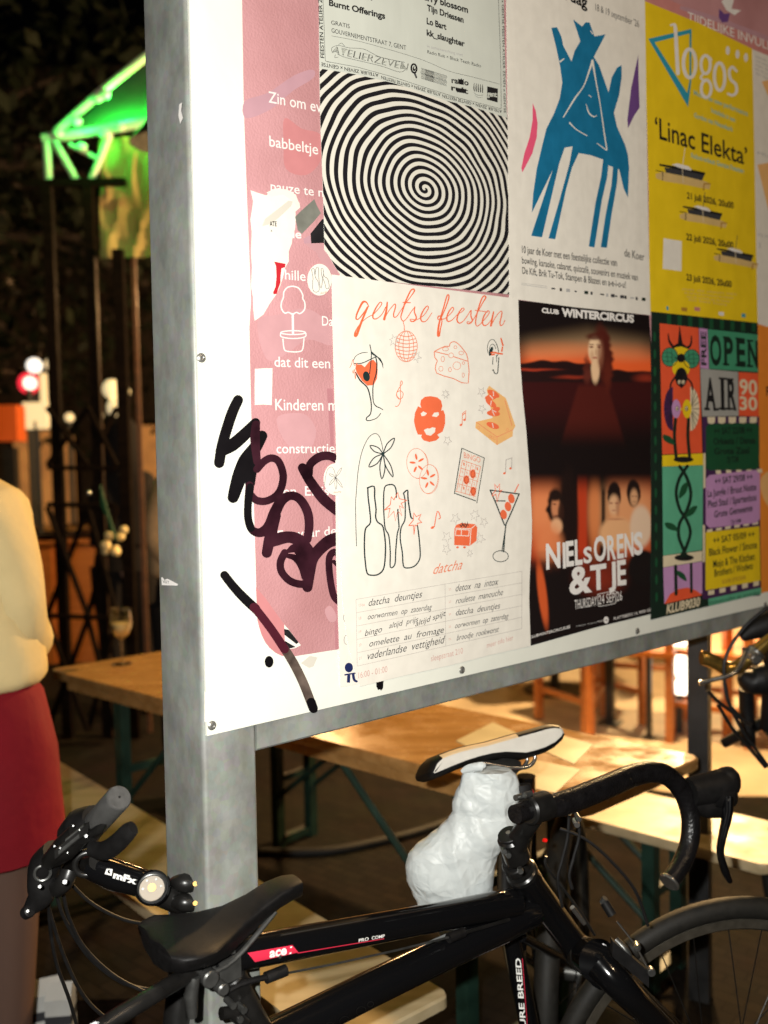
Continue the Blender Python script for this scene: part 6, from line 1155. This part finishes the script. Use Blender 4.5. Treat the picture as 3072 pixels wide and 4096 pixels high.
tfar = atz(DD(1520, 1634), TZ); tc0 = atz(DD(1262, 1742), TZ); TD = (tl - tc0).normalized(); TNp = Vector((TD.y, -TD.x, 0)); TN = (tfar - tc0).normalized(); TW = (tfar - tc0).length; TL = (tl - tc0).dot(TD)
print('table', TW, TL, tc0, TD)
t1 = thing('beer_table', Vector((tc0.x, tc0.y, 0)) + TD * TL / 2, 'long varnished wooden beer table with green folding legs behind the board', 'table')
mb = MB(); plank(tc0, TL, TW, TZ, .028, 'table_wood', mb, .035); mb.build('tabletop', t1)
mb = MB(); 
for v in (.03, TW - .03): mb.box(Vector((tc0.x, tc0.y, TZ - .045)) + TD * TL / 2 + TN * v, (TL - .2, .03, .03), 'table_wood', ax=TD, ay=TN)
mb.build('batten', t1, smooth=False)
folding_legs(t1, tc0, TL, TW, TZ - .03, .36, True)
TN = TNp
BZ_ = .46
bf = atz(DD(1662, 1872), BZ_)
f1 = thing('beer_bench', Vector((bf.x, bf.y, 0)) + TD * 1.1, 'varnished wooden bench on the far side of the beer table', 'bench', 'benches of the beer table')
mb = MB(); plank(bf, 2.2, .29, BZ_, .027, 'bench_wood', mb, .03); mb.build('seat', f1); folding_legs(f1, bf, 2.2, .29, BZ_ - .03, .34, False)
TD_, TN_ = TD, TN; TD = (atz(DD(629, 1942), BZ_) - atz(DD(974, 2147), BZ_)).normalized(); TN = Vector((TD.y, -TD.x, 0))
nf = atz(DD(974, 2147), BZ_) - TN * .27
f2 = thing('beer_bench', Vector((nf.x, nf.y, 0)) + TD * 1.1, 'wooden bench on the near side of the beer table, seen below the nearest bicycle frame', 'bench', 'benches of the beer table')
mb = MB(); plank(nf, 2.2, .27, BZ_, .027, 'bench_wood', mb, .02); mb.build('seat', f2); folding_legs(f2, nf, 2.2, .27, BZ_ - .03, .34, False); TD, TN = TD_, TN_

# wine glass
wg = atz(DD(264, 1435), TZ); gl = thing('wine_glass', Vector((wg.x, wg.y, TZ)), 'wine glass half full of white wine standing on the left end of the table', 'wine glass')
def lathe(mb, c, prof, m, seg=28): mb.loft([[c + Vector((math.cos(2 * PI * q / seg) * r, math.sin(2 * PI * q / seg) * r, z)) for q in range(seg)] for r, z in prof], m)
gc = gl.location
mb = MB(); lathe(mb, gc, [(.036, .0005), (.036, .003), (.006, .008), (.0042, .02), (.0042, .085), (.010, .095), (.030, .110), (.041, .135), (.043, .160), (.037, .205), (.0355, .205), (.0415, .160), (.0395, .137), (.0285, .112), (.008, .099), (.001, .098)], 'clear_glass'); mb.build('bowl', gl)
mb = MB(); lathe(mb, gc, [(.001, .0985), (.008, .0995), (.028, .1125), (.0385, .1375), (.0400, .150), (.001, .150)], 'white_wine'); mb.build('wine', gl)
# menus and papers on the table
def card(cx, cy, pts, m, name, label, cat, group=None, hgt=.0015):
    P = [atz(DD(x, y), TZ + hgt) for x, y in pts]; c = sum(P, Vector((0, 0, 0))) / len(P); mb = MB(); mb.prism([p - bz * .0012 for p in P], bz * .0012, m); o = mb.build(name, origin=c, smooth=False); tag(o, label, cat, group); return o
card(0, 0, [(1150, 1700), (1205, 1618), (1275, 1640), (1240, 1706)][::1] and [(1085, 1690), (1150, 1640), (1255, 1662), (1200, 1712)], 'menu_paper', 'menu_sheet', 'glossy olive menu sheet on the table, under the right end of the white saddle', 'menu', 'menu sheets on the table')
card(0, 0, [(985, 1600), (1065, 1560), (1120, 1585), (1040, 1628)], 'menu_paper', 'menu_sheet', 'olive menu sheet on the table, just above the white saddle', 'menu', 'menu sheets on the table')
card(0, 0, [(1170, 1620), (1220, 1590), (1282, 1608), (1240, 1650)], 'menu_paper', 'menu_sheet', 'pale menu sheet lying on the table to the right of the white saddle', 'menu', 'menu sheets on the table')
mb = MB(); pts = [atz(DD(x, y), .008) for x, y in ((575, 1985), (700, 1960), (830, 1905), (960, 1845), (1080, 1800), (1180, 1790))]; pts = [atz(DD(x, y), .012) for x, y in ((520, 1838), (620, 1842), (720, 1838), (820, 1818), (900, 1798), (980, 1770), (1040, 1730))]
mb.tube(pts, .018, 'rubber', 10, 5); tag(mb.build('cable', origin=pts[0]), 'thick black cable curving over the dark paving under the table', 'cable')
# black steel post at the right, and thin black poles further back
def pole(x, d, w_, top, label, m='black_steel', foot=True, name='steel_post', group=None):
    p = U(DD(x, 1500), d); r = thing(name, Vector((p.x, p.y, 0)), label, 'post', group); mb = MB(); vd2 = Vector((p.x, p.y, 0)).normalized(); mb.box(Vector((p.x, p.y, top / 2)), (w_, w_, top), m, ax=Vector((math.cos(.5), -math.sin(.5), 0))); mb.build('shaft', r, smooth=False)
    if foot: mb = MB(); mb.box(Vector((p.x, p.y, .006)), (w_ * 2.6, w_ * 2.6, .012), m, ax=Vector((math.cos(.5), -math.sin(.5), 0))); mb.build('base_plate', r, smooth=False)
    return r
pole(1511, 2.52, .052, 2.4, 'thick dark square steel post beyond the right corner of the table', foot=False)
pole(1318, 5.2, .044, 2.3, 'thin black pole left of the bright panel, thicker of the two at the back', group='thin poles on the terrace')
pole(1402, 4.9, .026, 2.3, 'slim black pole just right of the thicker black pole at the back', group='thin poles on the terrace')
# wooden terrace chairs
def chair(loc, rz, label):
    r = thing('wooden_chair', loc, label, 'chair', 'orange wooden chairs on the terrace'); c, s = math.cos(rz), math.sin(rz); X = Vector((c, s, 0)); Y = Vector((-s, c, 0)); p = lambda x, y, z: loc + X * x + Y * y + bz * z
    for x in (-.2, .2):
        for y in (-.2, .2):
            mb = MB(); mb.box(p(x, y, .44 if y < 0 else .22), (.04, .04, .88 if y < 0 else .44), 'chair_wood', ax=X, ay=Y); mb.build('leg', r, smooth=False)
    mb = MB(); mb.box(p(0, 0, .455), (.46, .46, .03), 'chair_wood', ax=X, ay=Y); mb.build('seat', r, smooth=False)
    mb = MB()
    for z in (.62, .74, .86): mb.box(p(0, -.2, z), (.36, .02, .07), 'chair_wood', ax=X, ay=Y)
    mb.build('backrest', r, smooth=False)
    mb = MB()
    for x in (-.2, .2): mb.box(p(x, 0, .18), (.025, .36, .03), 'chair_wood', ax=X, ay=Y)
    mb.box(p(0, .2, .3), (.36, .025, .03), 'chair_wood', ax=X, ay=Y); mb.build('stretcher', r, smooth=False)
gx = lambda x, y: atz(DD(x, y), 0.0)
chair(gx(1275, 1560), .5, 'orange wooden chair left of the two thin black poles'); chair(gx(1372, 1575), -.4, 'orange wooden chair between the two thin black poles'); chair(gx(1560, 1585), .9, 'orange wooden chair right of the bright panel'); chair(gx(1600, 1570), .2, 'orange wooden chair behind the golden handlebar')
# small tables with linen, further back
def linen_table(loc, label):
    r = thing('cafe_table', loc, label, 'table', 'cloth covered cafe tables'); mb = MB(); rings = []
    for z, sz, wv in ((.30, .44, .03), (.55, .41, .02), (.745, .385, 0), (.75, .38, 0)):
        ring = []
        for q in range(48):
            an = 2 * PI * q / 48; k_ = 1 / max(abs(math.cos(an)), abs(math.sin(an))) ** .85; ring.append(loc + Vector((math.cos(an) * sz * k_, math.sin(an) * sz * k_, z)) + Vector((math.cos(an), math.sin(an), 0)) * wv * math.sin(an * 11 + loc.x))
        rings.append(ring)
    mb.loft(rings, 'linen'); mb.build('tablecloth', r); mb = MB(); mb.tube([loc, loc + bz * .74], .03, 'black_steel', 12); mb.tube([loc, loc + bz * .02], [.2, .19], 'black_steel', 20); mb.build('pedestal', r)
linen_table(Vector((1.05, 5.9, 0)), 'small table with a pale cloth behind the orange chairs, left of the thick thin-black pole'); linen_table(Vector((2.15, 6.6, 0)), 'small table with a pale cloth behind the slim black pole'); linen_table(Vector((3.1, 6.2, 0)), 'small table with a pale cloth beyond the golden handlebar')
# bright lit panel at the back of the terrace
p = U(DD(1464, 1445), 5.0); mb = MB(); lp = thing('lit_sign_panel', Vector((p.x, p.y, 0)), 'tall glowing white panel standing behind the orange chairs', 'light panel'); X = Vector((.94, -.34, 0)); mb.box(Vector((p.x, p.y, .66)), (.085, .05, .90), 'window_white', ax=X); mb.build('diffuser', lp, smooth=False); mb = MB(); mb.box(Vector((p.x, p.y, .03)), (.05, .05, .42), 'black_steel', ax=X); mb.build('foot', lp, smooth=False)
# assumed hanging lamps over the terrace; near, curtain and far right ones are added
for i, (x, y, z) in enumerate(((-.3, 3.0, 3.3), (1.3, 4.6, 2.4), (-.55, 8.3, 2.9), (-5.2, 11.5, 3.2), (-.9, 4.2, 2.65), (2.6, 7.5, 2.4))):
    r = thing('added_hanging_lamp', Vector((x, y, z + .35)), ('added warm hanging lamp above the near end of the terrace', 'assumed warm hanging lamp above the cloth covered tables', 'assumed warm hanging lamp at the back of the terrace', 'assumed warm hanging lamp at the far left by the house', 'added warm hanging lamp in front of the yellowish pavilion curtain', 'added warm hanging lamp farthest right, beyond the cloth covered tables')[i], 'lamp', 'added or assumed hanging lamps of the terrace')
    mb = MB(); c = Vector((x, y, z + .35)); mb.loft([[c + Vector((math.cos(q * PI / 12) * rr_2, math.sin(q * PI / 12) * rr_2, zz)) for q in range(24)] for rr_2, zz in ((.02, .02), (.05, 0), (.17, -.14), (.165, -.14), (.045, -.01))], 'black_steel'); mb.build('lamp_shade', r); mb = MB(); mb.tube([c, c + bz * 3], .006, 'black_steel', 6); mb.build('cord', r)
    mb = MB(); mb.ball(c + Vector((0, 0, -.10)), .035, 'lamp_warm', 10); mb.build('bulb', r)

# ================================================================== PEOPLE
def skin_body(name, verts, edges, m, parent, loc, sub=2):
    me = bpy.data.meshes.new(name); me.from_pydata([Vector(v[:3]) for v in verts], edges, []); o = bpy.data.objects.new(name, me); col.objects.link(o)
    md = o.modifiers.new('skin', 'SKIN'); md.use_smooth_shade = True
    for i, v in enumerate(verts):
        r = v[3]; rx, ry = r if isinstance(r, tuple) else (r, r); me.skin_vertices[0].data[i].radius = (rx, ry); me.skin_vertices[0].data[i].use_root = (i == 0)
    md2 = o.modifiers.new('sub', 'SUBSURF'); md2.levels = sub; md2.render_levels = sub
    bpy.context.view_layer.update(); dg = bpy.context.evaluated_depsgraph_get(); me2 = bpy.data.meshes.new_from_object(o.evaluated_get(dg)); bpy.data.objects.remove(o)
    me2.name = name; me2.materials.clear(); me2.materials.append(M[m]); o = bpy.data.objects.new(name, me2); col.objects.link(o); o.parent = parent; o.rotation_euler = (0, 0, 0)
    return o
def person(loc, rz, label, top, bottom, legs, skirt=True, hair='hair_brown', H=1.0):
    r = thing('person', loc, label, 'person'); r.rotation_euler = (0, 0, rz); r.scale = (H, H, H)
    v = [(0, 0, .94, .115), (0, 0, 1.08, .105), (0, 0, 1.25, .125), (0, .0, 1.38, .11), (0, 0, 1.46, .055), (0, -.012, 1.53, .052), (0, -.02, 1.60, .082), (0, -.015, 1.665, .085), (0, -.01, 1.71, .05)]
    e = [(i, i + 1) for i in range(8)]
    def add(p, parent_i): v.append(p); e.append((parent_i, len(v) - 1)); return len(v) - 1
    for s in (-1, 1):
        i = add((.10 * s, 0, .86, .088), 0); i = add((.105 * s, -.01, .50, .056), i); i = add((.105 * s, .02, .28, .05), i); i = add((.105 * s, .03, .09, .034), i); i = add((.105 * s, -.05, .03, .034), i); add((.108 * s, -.15, .022, .026), i)
        i = add((.13 * s, 0, 1.37, .042), 3); i = add((.155 * s, .0, 1.12, .040), i); i = add((.10 * s, -.19, 1.06, .030), i); h = add((.055 * s, -.235, 1.07, .024), i)
        for k, (dx, dz) in enumerate(((-.012, .028), (-.004, .014), (0, 0), (0, -.014))): f = add((.015 * s, -.25 + dx, 1.065 + dz, .009), h); add((-.015 * s, -.245 + dx, 1.06 + dz, .0075), f)
        f = add((.05 * s, -.25, 1.10, .010), h); add((.03 * s, -.255, 1.115, .008), f)
    skin_body('body', v, e, 'skin', r, loc)
    # clothes: sweater with sleeves, one surface
    def rings(spec, m, name, seg=36, wav=.006, fr=9):
        mb = MB(); R_2 = []
        for z, rx, ry, cx, cy in spec: R_2.append([Vector((cx + math.cos(2 * PI * q / seg) * rx * (1 + wav * 3 * math.sin(fr * 2 * PI * q / seg + z * 7)), cy + math.sin(2 * PI * q / seg) * ry, z)) for q in range(seg)])
        mb.loft(R_2, m, cap=False); return mb.build(name, r, origin=Vector((0, 0, 0)))
    sv = [(0, 0, .985, (.225, .16)), (0, 0, 1.02, (.235, .17)), (0, 0, 1.16, (.215, .15)), (0, 0, 1.30, (.19, .14)), (0, 0, 1.40, (.15, .115)), (0, 0, 1.465, (.085, .085))]; se = [(i, i + 1) for i in range(5)]
    for s in (-1, 1):
        sv.append((.135 * s, 0, 1.375, .10)); se.append((3, len(sv) - 1)); sv.append((.148 * s, .01, 1.24, .085)); se.append((len(sv) - 2, len(sv) - 1)); sv.append((.152 * s, .005, 1.12, .074)); se.append((len(sv) - 2, len(sv) - 1)); sv.append((.135 * s, -.10, 1.08, .062)); se.append((len(sv) - 2, len(sv) - 1)); sv.append((.11 * s, -.18, 1.06, .045)); se.append((len(sv) - 2, len(sv) - 1))
    skin_body('sweater', sv, se, top, r, loc)
    if skirt: rings([(1.03, .165, .13, 0, 0), (.98, .20, .15, 0, 0), (.85, .228, .17, 0, 0), (.72, .236, .18, 0, 0), (.65, .243, .185, 0, 0), (.647, .237, .18, 0, 0), (.72, .228, .172, 0, 0)], bottom, 'skirt')
    else: rings([(1.03, .16, .125, 0, 0), (.95, .18, .14, 0, 0), (.86, .19, .15, 0, 0)], bottom, 'waist')
    for s in (-1, 1):
        sp2 = [(.88, .098, .102, .10 * s, 0), (.70, .088, .092, .102 * s, -.005), (.5, .066, .07, .105 * s, -.01), (.3, .06, .062, .105 * s, .018), (.10, .042, .045, .105 * s, .03)]
        if not skirt: sp2 = [(z, rx * 1.16, ry * 1.16, cx, cy) for z, rx, ry, cx, cy in sp2]
        rings(sp2, legs, 'stocking' if skirt else 'trouser_leg', 24, 0)
        mb = MB(); mb.loft([[Vector((.105 * s + math.cos(2 * PI * q / 20) * .045 * w_, cy + math.sin(2 * PI * q / 20) * .13 * l_, z)) for q in range(20)] for z, w_, l_, cy in ((.001, 1, 1, -.06), (.03, 1.05, 1.03, -.06), (.06, .9, .8, -.03), (.10, .8, .42, .02))], 'shoe_black'); mb.build('shoe', r, origin=Vector((0, 0, 0)))
    mb = MB(); mb.loft([[Vector((math.cos(2 * PI * q / 28) * rx, .02 + math.sin(2 * PI * q / 28) * ry + (.03 if z < 1.6 else 0), z)) for q in range(28)] for z, rx, ry in ((1.36, .10, .035), (1.46, .115, .055), (1.56, .105, .085), (1.63, .103, .105), (1.70, .092, .10), (1.745, .06, .065), (1.765, .015, .015))], hair); mb.build('hair', r, origin=Vector((0, 0, 0)))
    face = MB(); face.ball((0, -.115, 1.595), .014, 'skin', 8, (.8, 1.2, 1.4))
    for s in (-1, 1): face.ball((.033 * s, -.098, 1.625), .011, 'decal_white', 8); face.ball((.033 * s, -.107, 1.625), .005, 'shoe_black', 6); face.ball((.085 * s, -.01, 1.605), .022, 'skin', 8, (.4, .8, 1.3))
    face.ball((0, -.10, 1.553), .02, 'rose_dark', 8, (1.1, .4, .3)); face.build('face', r, origin=Vector((0, 0, 0)))
    return r
person(Vector((-.945, 2.02, 0)), PI * .97, 'person in a cream knitted sweater, red skirt and dark tights at the left edge', 'wool_cream', 'skirt_red', 'tights')
person(Vector((-.80, 4.05, 0)), .5, 'person in a beige jacket and dark trousers half hidden by the steel post', 'jacket_beige', 'cloth_dark', 'cloth_dark', skirt=False)
person(Vector((-1.53, 5.6, 0)), PI * 1.02, 'person in dark clothes standing by the lattice screen beyond the wine glass', 'cloth_dark', 'cloth_dark', 'cloth_dark', skirt=False, hair='cloth_dark')
# flowers held up beside the dark person
fl = U(DD(250, 1165), 4.2); r = thing('flower_bouquet', fl, 'small pale bouquet of flowers in front of the lattice screen', 'flowers'); mb = MB()
for i in range(9): mb.ball(fl + Vector((random.uniform(-.05, .05), random.uniform(-.04, .04), random.uniform(-.06, .06))), random.uniform(.016, .026), 'flower_cream', 7)
mb.build('blossoms', r); mb = MB()
for i in range(5): mb.tube([fl + Vector((random.uniform(-.02, .02), 0, 0)), fl + Vector((-.06, 0, .16 + .02 * i))], .004, 'green_dark', 5)
mb.build('stems', r)
# white boxes on the paving at the lower left
for i, (x, y, d, sz, rz) in enumerate(((98, 2180, 2.35, (.075, .06, .10), .4), (132, 2190, 2.30, (.06, .06, .10), .1))):
    c = U(DD(x, y), d); c.z = max(c.z, .05); r = thing('drinks_carton', c, ('pale drinks carton with a grey band near the dark tights', 'white drinks carton with a torn top, nearer the bicycle cables')[i], 'carton', 'cartons at the lower left')
    X = Vector((math.cos(rz), math.sin(rz), 0)); Y = Vector((-X.y, X.x, 0)); mb = MB(); mb.box(c, sz, 'paper_box', ax=X, ay=Y); t0 = c + bz * sz[2] / 2
    mb.prism([t0 - X * sz[0] / 2 - Y * sz[1] / 2, t0 - X * sz[0] / 2 + Y * sz[1] / 2, t0 - X * sz[0] / 2 + bz * .03], X * sz[0], 'paper_box'); mb.build('carton_body', r, smooth=False); mb = MB(); mb.box(c - Y * .001, (sz[0] * 1.01, sz[1] * 1.01, .022), 'ink_grey', ax=X, ay=Y); mb.build('band', r, smooth=False)
# a bench box under them so that they stand on something
bx = U(DD(112, 2212), 2.33); cz = .0
cr = thing('wooden_crate', Vector((bx.x, bx.y, 0)), 'low dark crate under the cartons at the lower left', 'crate'); mb = MB(); tz = min(o.location.z for o in bpy.data.objects if o.name.startswith('drinks_carton')) - .052
mb.box(Vector((bx.x, bx.y + .02, tz - .012)), (.34, .26, .024), 'dark_timber')
for x in (-.15, .15):
    for y in (-.11, .11): mb.box(Vector((bx.x + x, bx.y + .02 + y, (tz - .024) / 2)), (.03, .03, max(.02, tz - .026)), 'dark_timber')
mb.build('crate_frame', cr, smooth=False)

# ================================================================== LEFT BACKGROUND
# timber pavilion with lattice screen, steel truss and assumed green lamps
DP = 5.0
pv = thing('pavilion', U(DD(190, 1700), DP) * 1.0, 'dark timber pavilion with a lattice screen and a green-lit steel roof truss', 'pavilion')
pv.location.z = 0
q = lambda x, y, d=DP: U(DD(x, y), d)
def vpost(x, wd, top_y, m, d=DP):
    mb = MB(); t_ = q(x, top_y, d); mb.box(Vector((t_.x, t_.y, t_.z / 2)), (wd, wd, t_.z), m); mb.build('post', pv, smooth=False)
for x, wd, ty, m_ in ((102, .052, 395, 'dark_timber'), (190, .05, 395, 'dark_timber'), (255, .055, 540, 'dark_timber')): vpost(x, wd, ty, m_)
for x, wd, ty, m_, d in ((204, .018, 560, 'brown_timber', 5.03), (252, .03, 575, 'brown_timber', 5.4), (288, .022, 545, 'brown_timber', 5.1), (111, .012, 640, 'brown_timber', 5.02)): vpost(x, wd, ty, m_, d)  # brown strips by the dark posts stand in for their lit edges
mb = MB()
for x0_, y0_, x1_, y1_, r_ in ((102, 1010, 250, 1012, .012), (102, 1090, 250, 1092, .014), (102, 1330, 250, 1335, .014)): mb.tube([q(x0_, y0_), q(x1_, y1_)], r_, 'dark_timber', 6)
for xa, xb, ys in ((102, 190, ((880, 1005), (1095, 1330), (1335, 1580))), (190, 252, ((880, 1005), (1095, 1330), (1335, 1580)))):
    for ya, yb in ys: mb.tube([q(xa, ya), q(xb, yb)], .015, 'dark_timber', 6); mb.tube([q(xa, yb, 5.02), q(xb, ya, 5.02)], .015, 'dark_timber', 6)
mb.build('lattice', pv)
mb = MB(); mb.ball(q(190, 1065, 4.96), .014, 'silver', 8, (1, .5, 1)); mb.build('bolt', pv)
mb = MB(); mb.box(q(160, 396) , (.55, .05, .035), 'dark_timber'); mb.build('beam', pv, smooth=False)
mb = MB()
for pts, r_ in ((((92, 300), (200, 284), (330, 262)), .026), (((118, 288), (210, 205), (330, 110)), .022), (((100, 304), (105, 392)), .022), (((118, 306), (168, 395)), .020), (((238, 290), (196, 392)), .018), (((150, 312), (215, 345)), .012)): mb.tube([q(x, y) for x, y in pts], r_, 'pavilion_steel', 12)
for x, y in ((124, 288), (210, 212), (226, 204), (226, 290), (258, 275), (165, 262), (176, 318)): mb.ball(q(x, y, 4.97), .026, 'pavilion_steel', 8, (1.2, .8, 1))
mb.build('truss', pv)
mb = MB(); P = [q(128, 292, 5.05), q(330, 256, 5.05), q(330, 118, 5.6), q(215, 212, 5.5)]; mb.prism(P, Vector((0, .02, 0)), 'roof_sheet'); mb.build('roof_sheet', pv, smooth=False)
mb = MB(); vs_, fs = [], []; NXX, NYY = 16, 10
for j in range(NYY + 1):
    for i in range(NXX + 1):
        x = 216 + 130 * i / NXX; y = 300 + (258 - 4 * i / NXX) * j / NYY - (8 * i / NXX if j == 0 else 0); p = q(x, y, 5.08); vs_.append(p + Vector((0, .05 * noise.noise(Vector((i * .4, j * .4, 2))), 0)))
mb.add(vs_, [(j * (NXX + 1) + i, j * (NXX + 1) + i + 1, (j + 1) * (NXX + 1) + i + 1, (j + 1) * (NXX + 1) + i) for j in range(NYY) for i in range(NXX)], 'tarp_yellow'); mb.build('curtain', pv)
# house behind; its glowing windows are added for warm patches behind the lattice
hs = thing('house', Vector((-4, 15, 0)), 'dark house in the background with added warm glowing ground floor windows', 'house')
mb = MB(); mb.box((-2, 16, 4), (26, .4, 8), 'wall_dark'); mb.build('wall', hs, smooth=False)
for i, (x, z, ww, hh) in enumerate(((-9.4, 1.25, 1.3, 1.9), (-7.4, 1.2, 1.5, 1.9), (-5.6, 1.1, 1.0, 2.0), (-4.0, 1.2, 1.4, 1.9), (-2.0, 1.2, 1.4, 1.8), (0.2, 1.3, 1.8, 2.0), (2.8, 1.2, 1.6, 2.0), (5.2, 1.2, 1.6, 2.0))):
    mb = MB(); mb.box((x, 15.78, z), (ww + .16, .06, hh + .16), 'dark_timber'); wo = mb.build('added_window', hs, smooth=False); mb = MB(); mb.box((x, 15.73, z), (ww, .03, hh), 'added_warm_glow'); mb.build('pane', wo, origin=wloc(hs), smooth=False)
# lit street sign, lamps and stall things far behind the lattice
def blob_lamp(x, y, d, r_, m_, name, label, cat, sc_=(1, 1, 1), group=None):
    p = U(DD(x, y), d); o = thing(name, Vector((p.x, p.y, 0)), label, cat, group); mb = MB(); mb.ball(p, r_, m_, 12, sc_); mb.build('globe', o); mb = MB(); mb.tube([Vector((p.x, p.y, 0)), p - bz * r_ * .9], .025, 'black_steel', 8); mb.build('stand', o); return o
p = U(DD(62, 828), 9); ts = thing('traffic_sign', Vector((p.x, p.y, 0)), 'round red rimmed white traffic sign shining in the far left background', 'traffic sign'); mb = MB(); cyl(mb, p, Vector((.35, -1, 0)), .10, .02, 'sign_red', 28); mb.build('rim', ts); mb = MB(); cyl(mb, p + Vector((.02, -.02, 0)), Vector((.35, -1, 0)), .062, .012, 'lamp_white', 28); mb.build('face', ts); mb = MB(); mb.tube([Vector((p.x, p.y, 0)), p], .03, 'black_steel', 10); mb.build('pole', ts)
LG = 'small lamps in the far left background'
for x, y, r_, m_, lb in ((74, 790, .075, 'lamp_white', 'round white lamp just above the red traffic sign'), (110, 787, .06, 'lamp_soft', 'warm lamp right of the white one, above the lattice'), (112, 905, .07, 'lamp_soft', 'warm lamp low at the left lattice post'), (150, 902, .045, 'lamp_soft', 'small pale lamp between the first lattice posts'), (208, 897, .065, 'lamp_soft', 'warm lamp between the second and third lattice posts')): blob_lamp(x, y, 9.2, r_, m_, 'globe_lamp', lb, 'lamp', group=LG)
p = U(DD(78, 910), 8.6); st = thing('market_sign', Vector((p.x, p.y, 0)), 'pale lit board low behind the first lattice post', 'sign'); mb = MB(); mb.box(p + bz * .05, (.22, .05, .24), 'lamp_soft'); mb.box(p + Vector((.08, 0, .3)), (.05, .05, .26), 'lamp_soft'); mb.build('board', st, smooth=False); mb = MB(); mb.tube([Vector((p.x, p.y, 0)), p], .03, 'black_steel', 8); mb.build('pole', st)
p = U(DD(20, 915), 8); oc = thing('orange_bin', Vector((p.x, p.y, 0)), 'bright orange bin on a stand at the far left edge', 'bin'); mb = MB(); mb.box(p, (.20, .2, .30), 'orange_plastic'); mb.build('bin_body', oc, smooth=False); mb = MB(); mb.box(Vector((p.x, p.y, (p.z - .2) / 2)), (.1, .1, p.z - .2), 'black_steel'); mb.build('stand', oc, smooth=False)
p = U(DD(253, 880), 6.2); wb = thing('lantern', Vector((p.x, p.y, 0)), 'cluster lantern of pale paper globes beside the third lattice post', 'lantern'); mb = MB()
for dx, dz, r_ in ((0, .0, .07), (.03, -.14, .06), (-.03, .12, .065), (.05, -.30, .05), (.04, .1, .05)): mb.ball(p + Vector((dx, 0, dz)), r_, 'lamp_soft', 10)
mb.build('globes', wb); mb = MB(); mb.tube([Vector((p.x, p.y, 0)), p], .015, 'black_steel', 8); mb.build('stand', wb)
# warm wooden stalls behind the lattice
rd = random.Random(4)
for i in range(7):
    x = 20 + i * 44; d = 7 + rd.uniform(0, 2.2); p = U(DD(x, 1250), d); r = thing('market_stall', Vector((p.x, p.y, 0)), ('low timber stall with plank top, %s behind the lattice screen' % ('first from the left', 'second from the left', 'third from the left', 'middle one', 'third from the right', 'second from the right', 'first from the right')[i]), 'stall', 'timber stalls behind the lattice')
    mb = MB(); mb.box(Vector((p.x, p.y, .45)), (rd.uniform(.5, .8), .5, .9), ('brown_timber', 'chair_wood', 'wall_dark')[i % 3]); mb.build('counter', r, smooth=False); mb = MB(); mb.box(Vector((p.x, p.y - .02, .915)), (rd.uniform(.55, .85), .56, .03), ('brown_timber', 'chair_wood', 'table_wood')[i % 3]); mb.build('counter_top', r, smooth=False)
# trees: trunk, limbs and a leafy crown
def tree(loc, h, cr, label, seed, cz, n=2600):
    rd = random.Random(seed); r = thing('tree', loc, label, 'tree', 'dark trees beyond the pavilion'); mb = MB(); top = loc + bz * h
    mb.tube([loc, loc + Vector((.1, 0, h * .4)), loc + Vector((.0, .1, h * .75)), top], [.24, .18, .12, .04], 'bark', 10, 4)
    tips = []
    for i in range(12):
        an = rd.uniform(0, 2 * PI); b0 = loc + bz * h * rd.uniform(.4, .8); t_ = b0 + Vector((math.cos(an) * cr * rd.uniform(.5, .95), math.sin(an) * cr * rd.uniform(.5, .95), rd.uniform(-.4, 1.2))); mb.tube([b0, b0.lerp(t_, .5) + bz * .15, t_], [.07, .045, .015], 'bark', 6, 3); tips.append(t_)
    mb.build('trunk', r); mb = MB(); vs_, fs = [], []
    for i in range(n):
        t_ = rd.choice(tips); p = t_ + Vector((rd.gauss(0, 1), rd.gauss(0, 1), rd.gauss(0, .8))) * cr * .22; s = rd.uniform(.05, .11); a_ = Vector((rd.gauss(0, 1), rd.gauss(0, 1), rd.gauss(0, 1))).normalized(); b_2 = a_.cross(Vector((rd.gauss(0, 1), rd.gauss(0, 1), rd.gauss(0, 1)))).normalized(); k_ = len(vs_)
        vs_ += [p - a_ * s, p + b_2 * s * .5, p + a_ * s, p - b_2 * s * .5]; fs.append((k_, k_ + 1, k_ + 2, k_ + 3))
    mb.add(vs_, fs, 'leaf_dark'); mb.build('crown', r, smooth=False)
tree(Vector((-3.9, 8.6, 0)), 5.6, 2.1, 'dark leafy tree at the top left, left one above the pavilion', 1, 4); tree(Vector((-1.9, 10.2, 0)), 6.4, 2.5, 'dark leafy tree behind the steel post, right of the other tree', 2, 4.5); tree(Vector((-5.6, 11.5, 0)), 6.2, 2.4, 'dark leafy tree farthest to the left in the background', 3, 4.5)
